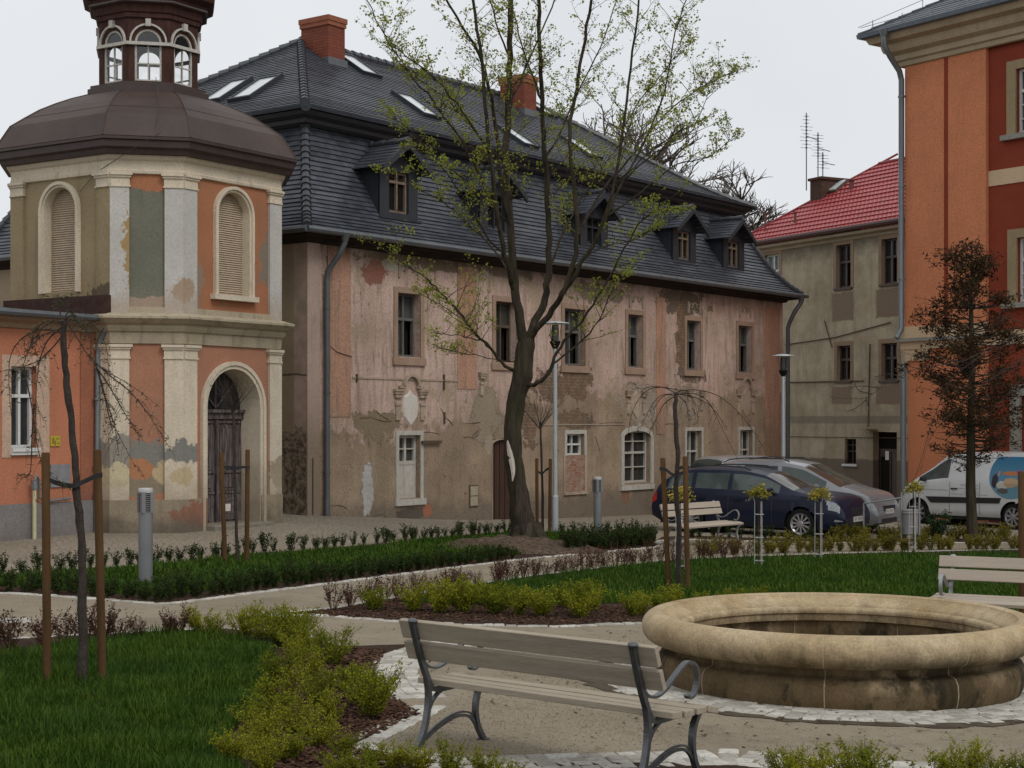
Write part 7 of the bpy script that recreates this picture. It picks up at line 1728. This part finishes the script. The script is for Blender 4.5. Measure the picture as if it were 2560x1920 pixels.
# earth mound with roots at its foot
def mound():
    cx, cy = (1300-1280)/4000*27.9, 27.9; rr = random.Random(4); V_ = []; F_ = []; NR, NA = 12, 40
    for i in range(NR+1):
        for k in range(NA):
            a = 2*math.pi*k/NA; r = i/NR; x = cx+math.cos(a)*1.55*r*(1+.08*math.sin(3*a)); y = cy+.3+math.sin(a)*1.15*r
            V_.append((x, y, ground(x, y)+.015+.20*(1-r*r)*(1+.3*math.sin(x*9)*math.sin(y*7))+rr.uniform(-.012,.018)*(1-r)))
    for i in range(NR):
        for k in range(NA): F_.append((i*NA+k, i*NA+(k+1)%NA, (i+1)*NA+(k+1)%NA, (i+1)*NA+k))
    o_ = np_obj('earth_mound', V_, F_, MT['mound']); tag(o_, 'brown earth mound around the foot of the maple', kind='structure')
n = N('dry_earth', .97); c_ = n.mix(n.ramp(n.noise(14, 6, rough=.7), .35, .65), (.045,.030,.021), (.145,.105,.075)); n.bump(n.noise(25, 5), 1, .04); MT['mound'] = n.col(c_)
mound()

# ---- bronze conifer before the orange palace ----
def conifer():
    d = 33.6; x = (2430-1280)/4000*d; z = ground(x, d); b = Vector((x, d, z)); rr = random.Random(9); rng = np.random.default_rng(9)
    root = empty('conifer', b, 0, 'sparse bronze-brown conifer standing before the orange palace', 'tree'); t = MB(); H_ = CAMZ+(1050-608)/4000*d-z
    t.tube([(0,0,-.1),(.0,0,.3),(-.03,0,1.2),(-.02,0,2.4),(.0,0,3.6),(-.02,0,H_*.8),(0,0,H_)], [.17,.115,.10,.085,.065,.04,.012], 10); t.build('trunk', MT['bark_maple'], root, smooth=True)
    prof = [(1.55,.15),(1.85,.75),(2.3,1.15),(2.9,1.42),(3.4,1.38),(3.9,1.2),(4.3,1.12),(4.8,1.05),(5.3,.95),(5.8,.75),(H_-.25,.45),(H_,.12)]; tw = MB(); P = []; S = []
    for _ in range(430):
        zz = 1.5+(H_-1.55)*rr.random()**.9; L_ = lerpf(prof, zz)*rr.choice((.6,.8,1,1,1.1))*rr.uniform(.75,1.05); a = rr.uniform(0, 6.283); e = rr.uniform(.0,.45) if zz > 2.6 else rr.uniform(-.15,.2)
        if math.sin(zz*3.4+2.2*math.sin(a*2+zz)) < -.25: continue
        L_ *= 1+.22*math.sin(zz*5.1+a*3)
        dv = Vector((math.cos(a), math.sin(a), e)); st = Vector((0,0,zz-L_*e*.7)); pts = [st+dv*L_*k/4+Vector((rr.gauss(0,.03),rr.gauss(0,.03),(-.05 if k < 3 else .03)*L_)) if k else st for k in range(5)]
        tw.tube(pts, [.016,.013,.010,.007,.003], 4, cap=False)
        for _c in range(int(3+L_*4)):
            f = rr.uniform(.5, 1)*4; i = min(int(f), 3); c = pts[i].lerp(pts[i+1], f-i); q = c+Vector((rr.gauss(0,.09), rr.gauss(0,.09), rr.gauss(.02,.06))); tw.tube([c, q], [.005,.002], 3, cap=False)
            if rr.random() < (.30 if zz < 2.3 else .66):
                m = q+Vector((0,0,.02))
                for _l in range(22): P.append((m.x+rr.gauss(0,.058), m.y+rr.gauss(0,.058), m.z+rr.gauss(0,.05))); S.append(rr.uniform(.05,.09))
    tw.build('branches', MT['sap'], root); V1, F1 = leaf_arrays(np.array(P), np.array(S), rng, .45, .3); np_obj('foliage', V1, F1, MT['bronze'], root)
conifer()

# ---- bare trees behind the roof ----
def bare(px, d, ytop, ybot, W_, seed, label):
    x = (px-1280)/4000*d; z = ground(x, d); b = Vector((x, d, z)); rr = random.Random(seed); root = empty('bare_tree', b, 0, label, 'tree', 'bare trees behind the derelict house'); Ht = CAMZ+(1050-ytop)/4000*d-z; Hb = CAMZ+(1050-ybot)/4000*d-z
    t = MB(); t.tube([(0,0,-.3),(0,0,Hb*.6),(.1,0,Hb+.5)], [.35,.25,.16], 8); t.build('trunk', MT['sap'], root); tw = MB()
    def rec(c, dv, l, r, k):
        pts = [c]; dd = dv.copy()
        for i in range(3): dd = (dd+Vector((rr.gauss(0,.16), rr.gauss(0,.16), rr.gauss(.03,.1)))).normalized(); pts.append(pts[-1]+dd*l/3)
        tw.tube(pts, [r, r*.85, r*.7, r*.5], 3, cap=False)
        if k > 0:
            for _ in range(rr.randint(3, 4)):
                f = rr.uniform(.9, 3); i = min(int(f), 2); a = rr.uniform(0, 6.283); rec(pts[i].lerp(pts[i+1], f-i), (dd*.9+Vector((math.cos(a), math.sin(a), rr.uniform(-.2,.4)))*.75).normalized(), l*rr.uniform(.5,.75), r*.62, k-1)
    for _ in range(9):
        a = rr.uniform(0, 6.283); rec(Vector((.05,0,Hb*rr.uniform(.75,1.02))), Vector((math.cos(a)*W_, math.sin(a)*W_, 1)).normalized(), (Ht-Hb)*rr.uniform(.5,.7), .15, 4)
    tw.build('branches', simple('distant_twig', (.10,.085,.075), rough=.9, bump=0), root)
bare(1605, 74, 232, 500, .75, 5, 'taller bare tree behind the ridge of the derelict house, seen through the maple')
bare(1800, 78, 425, 640, .7, 6, 'lower bare tree behind the right end of the derelict house')
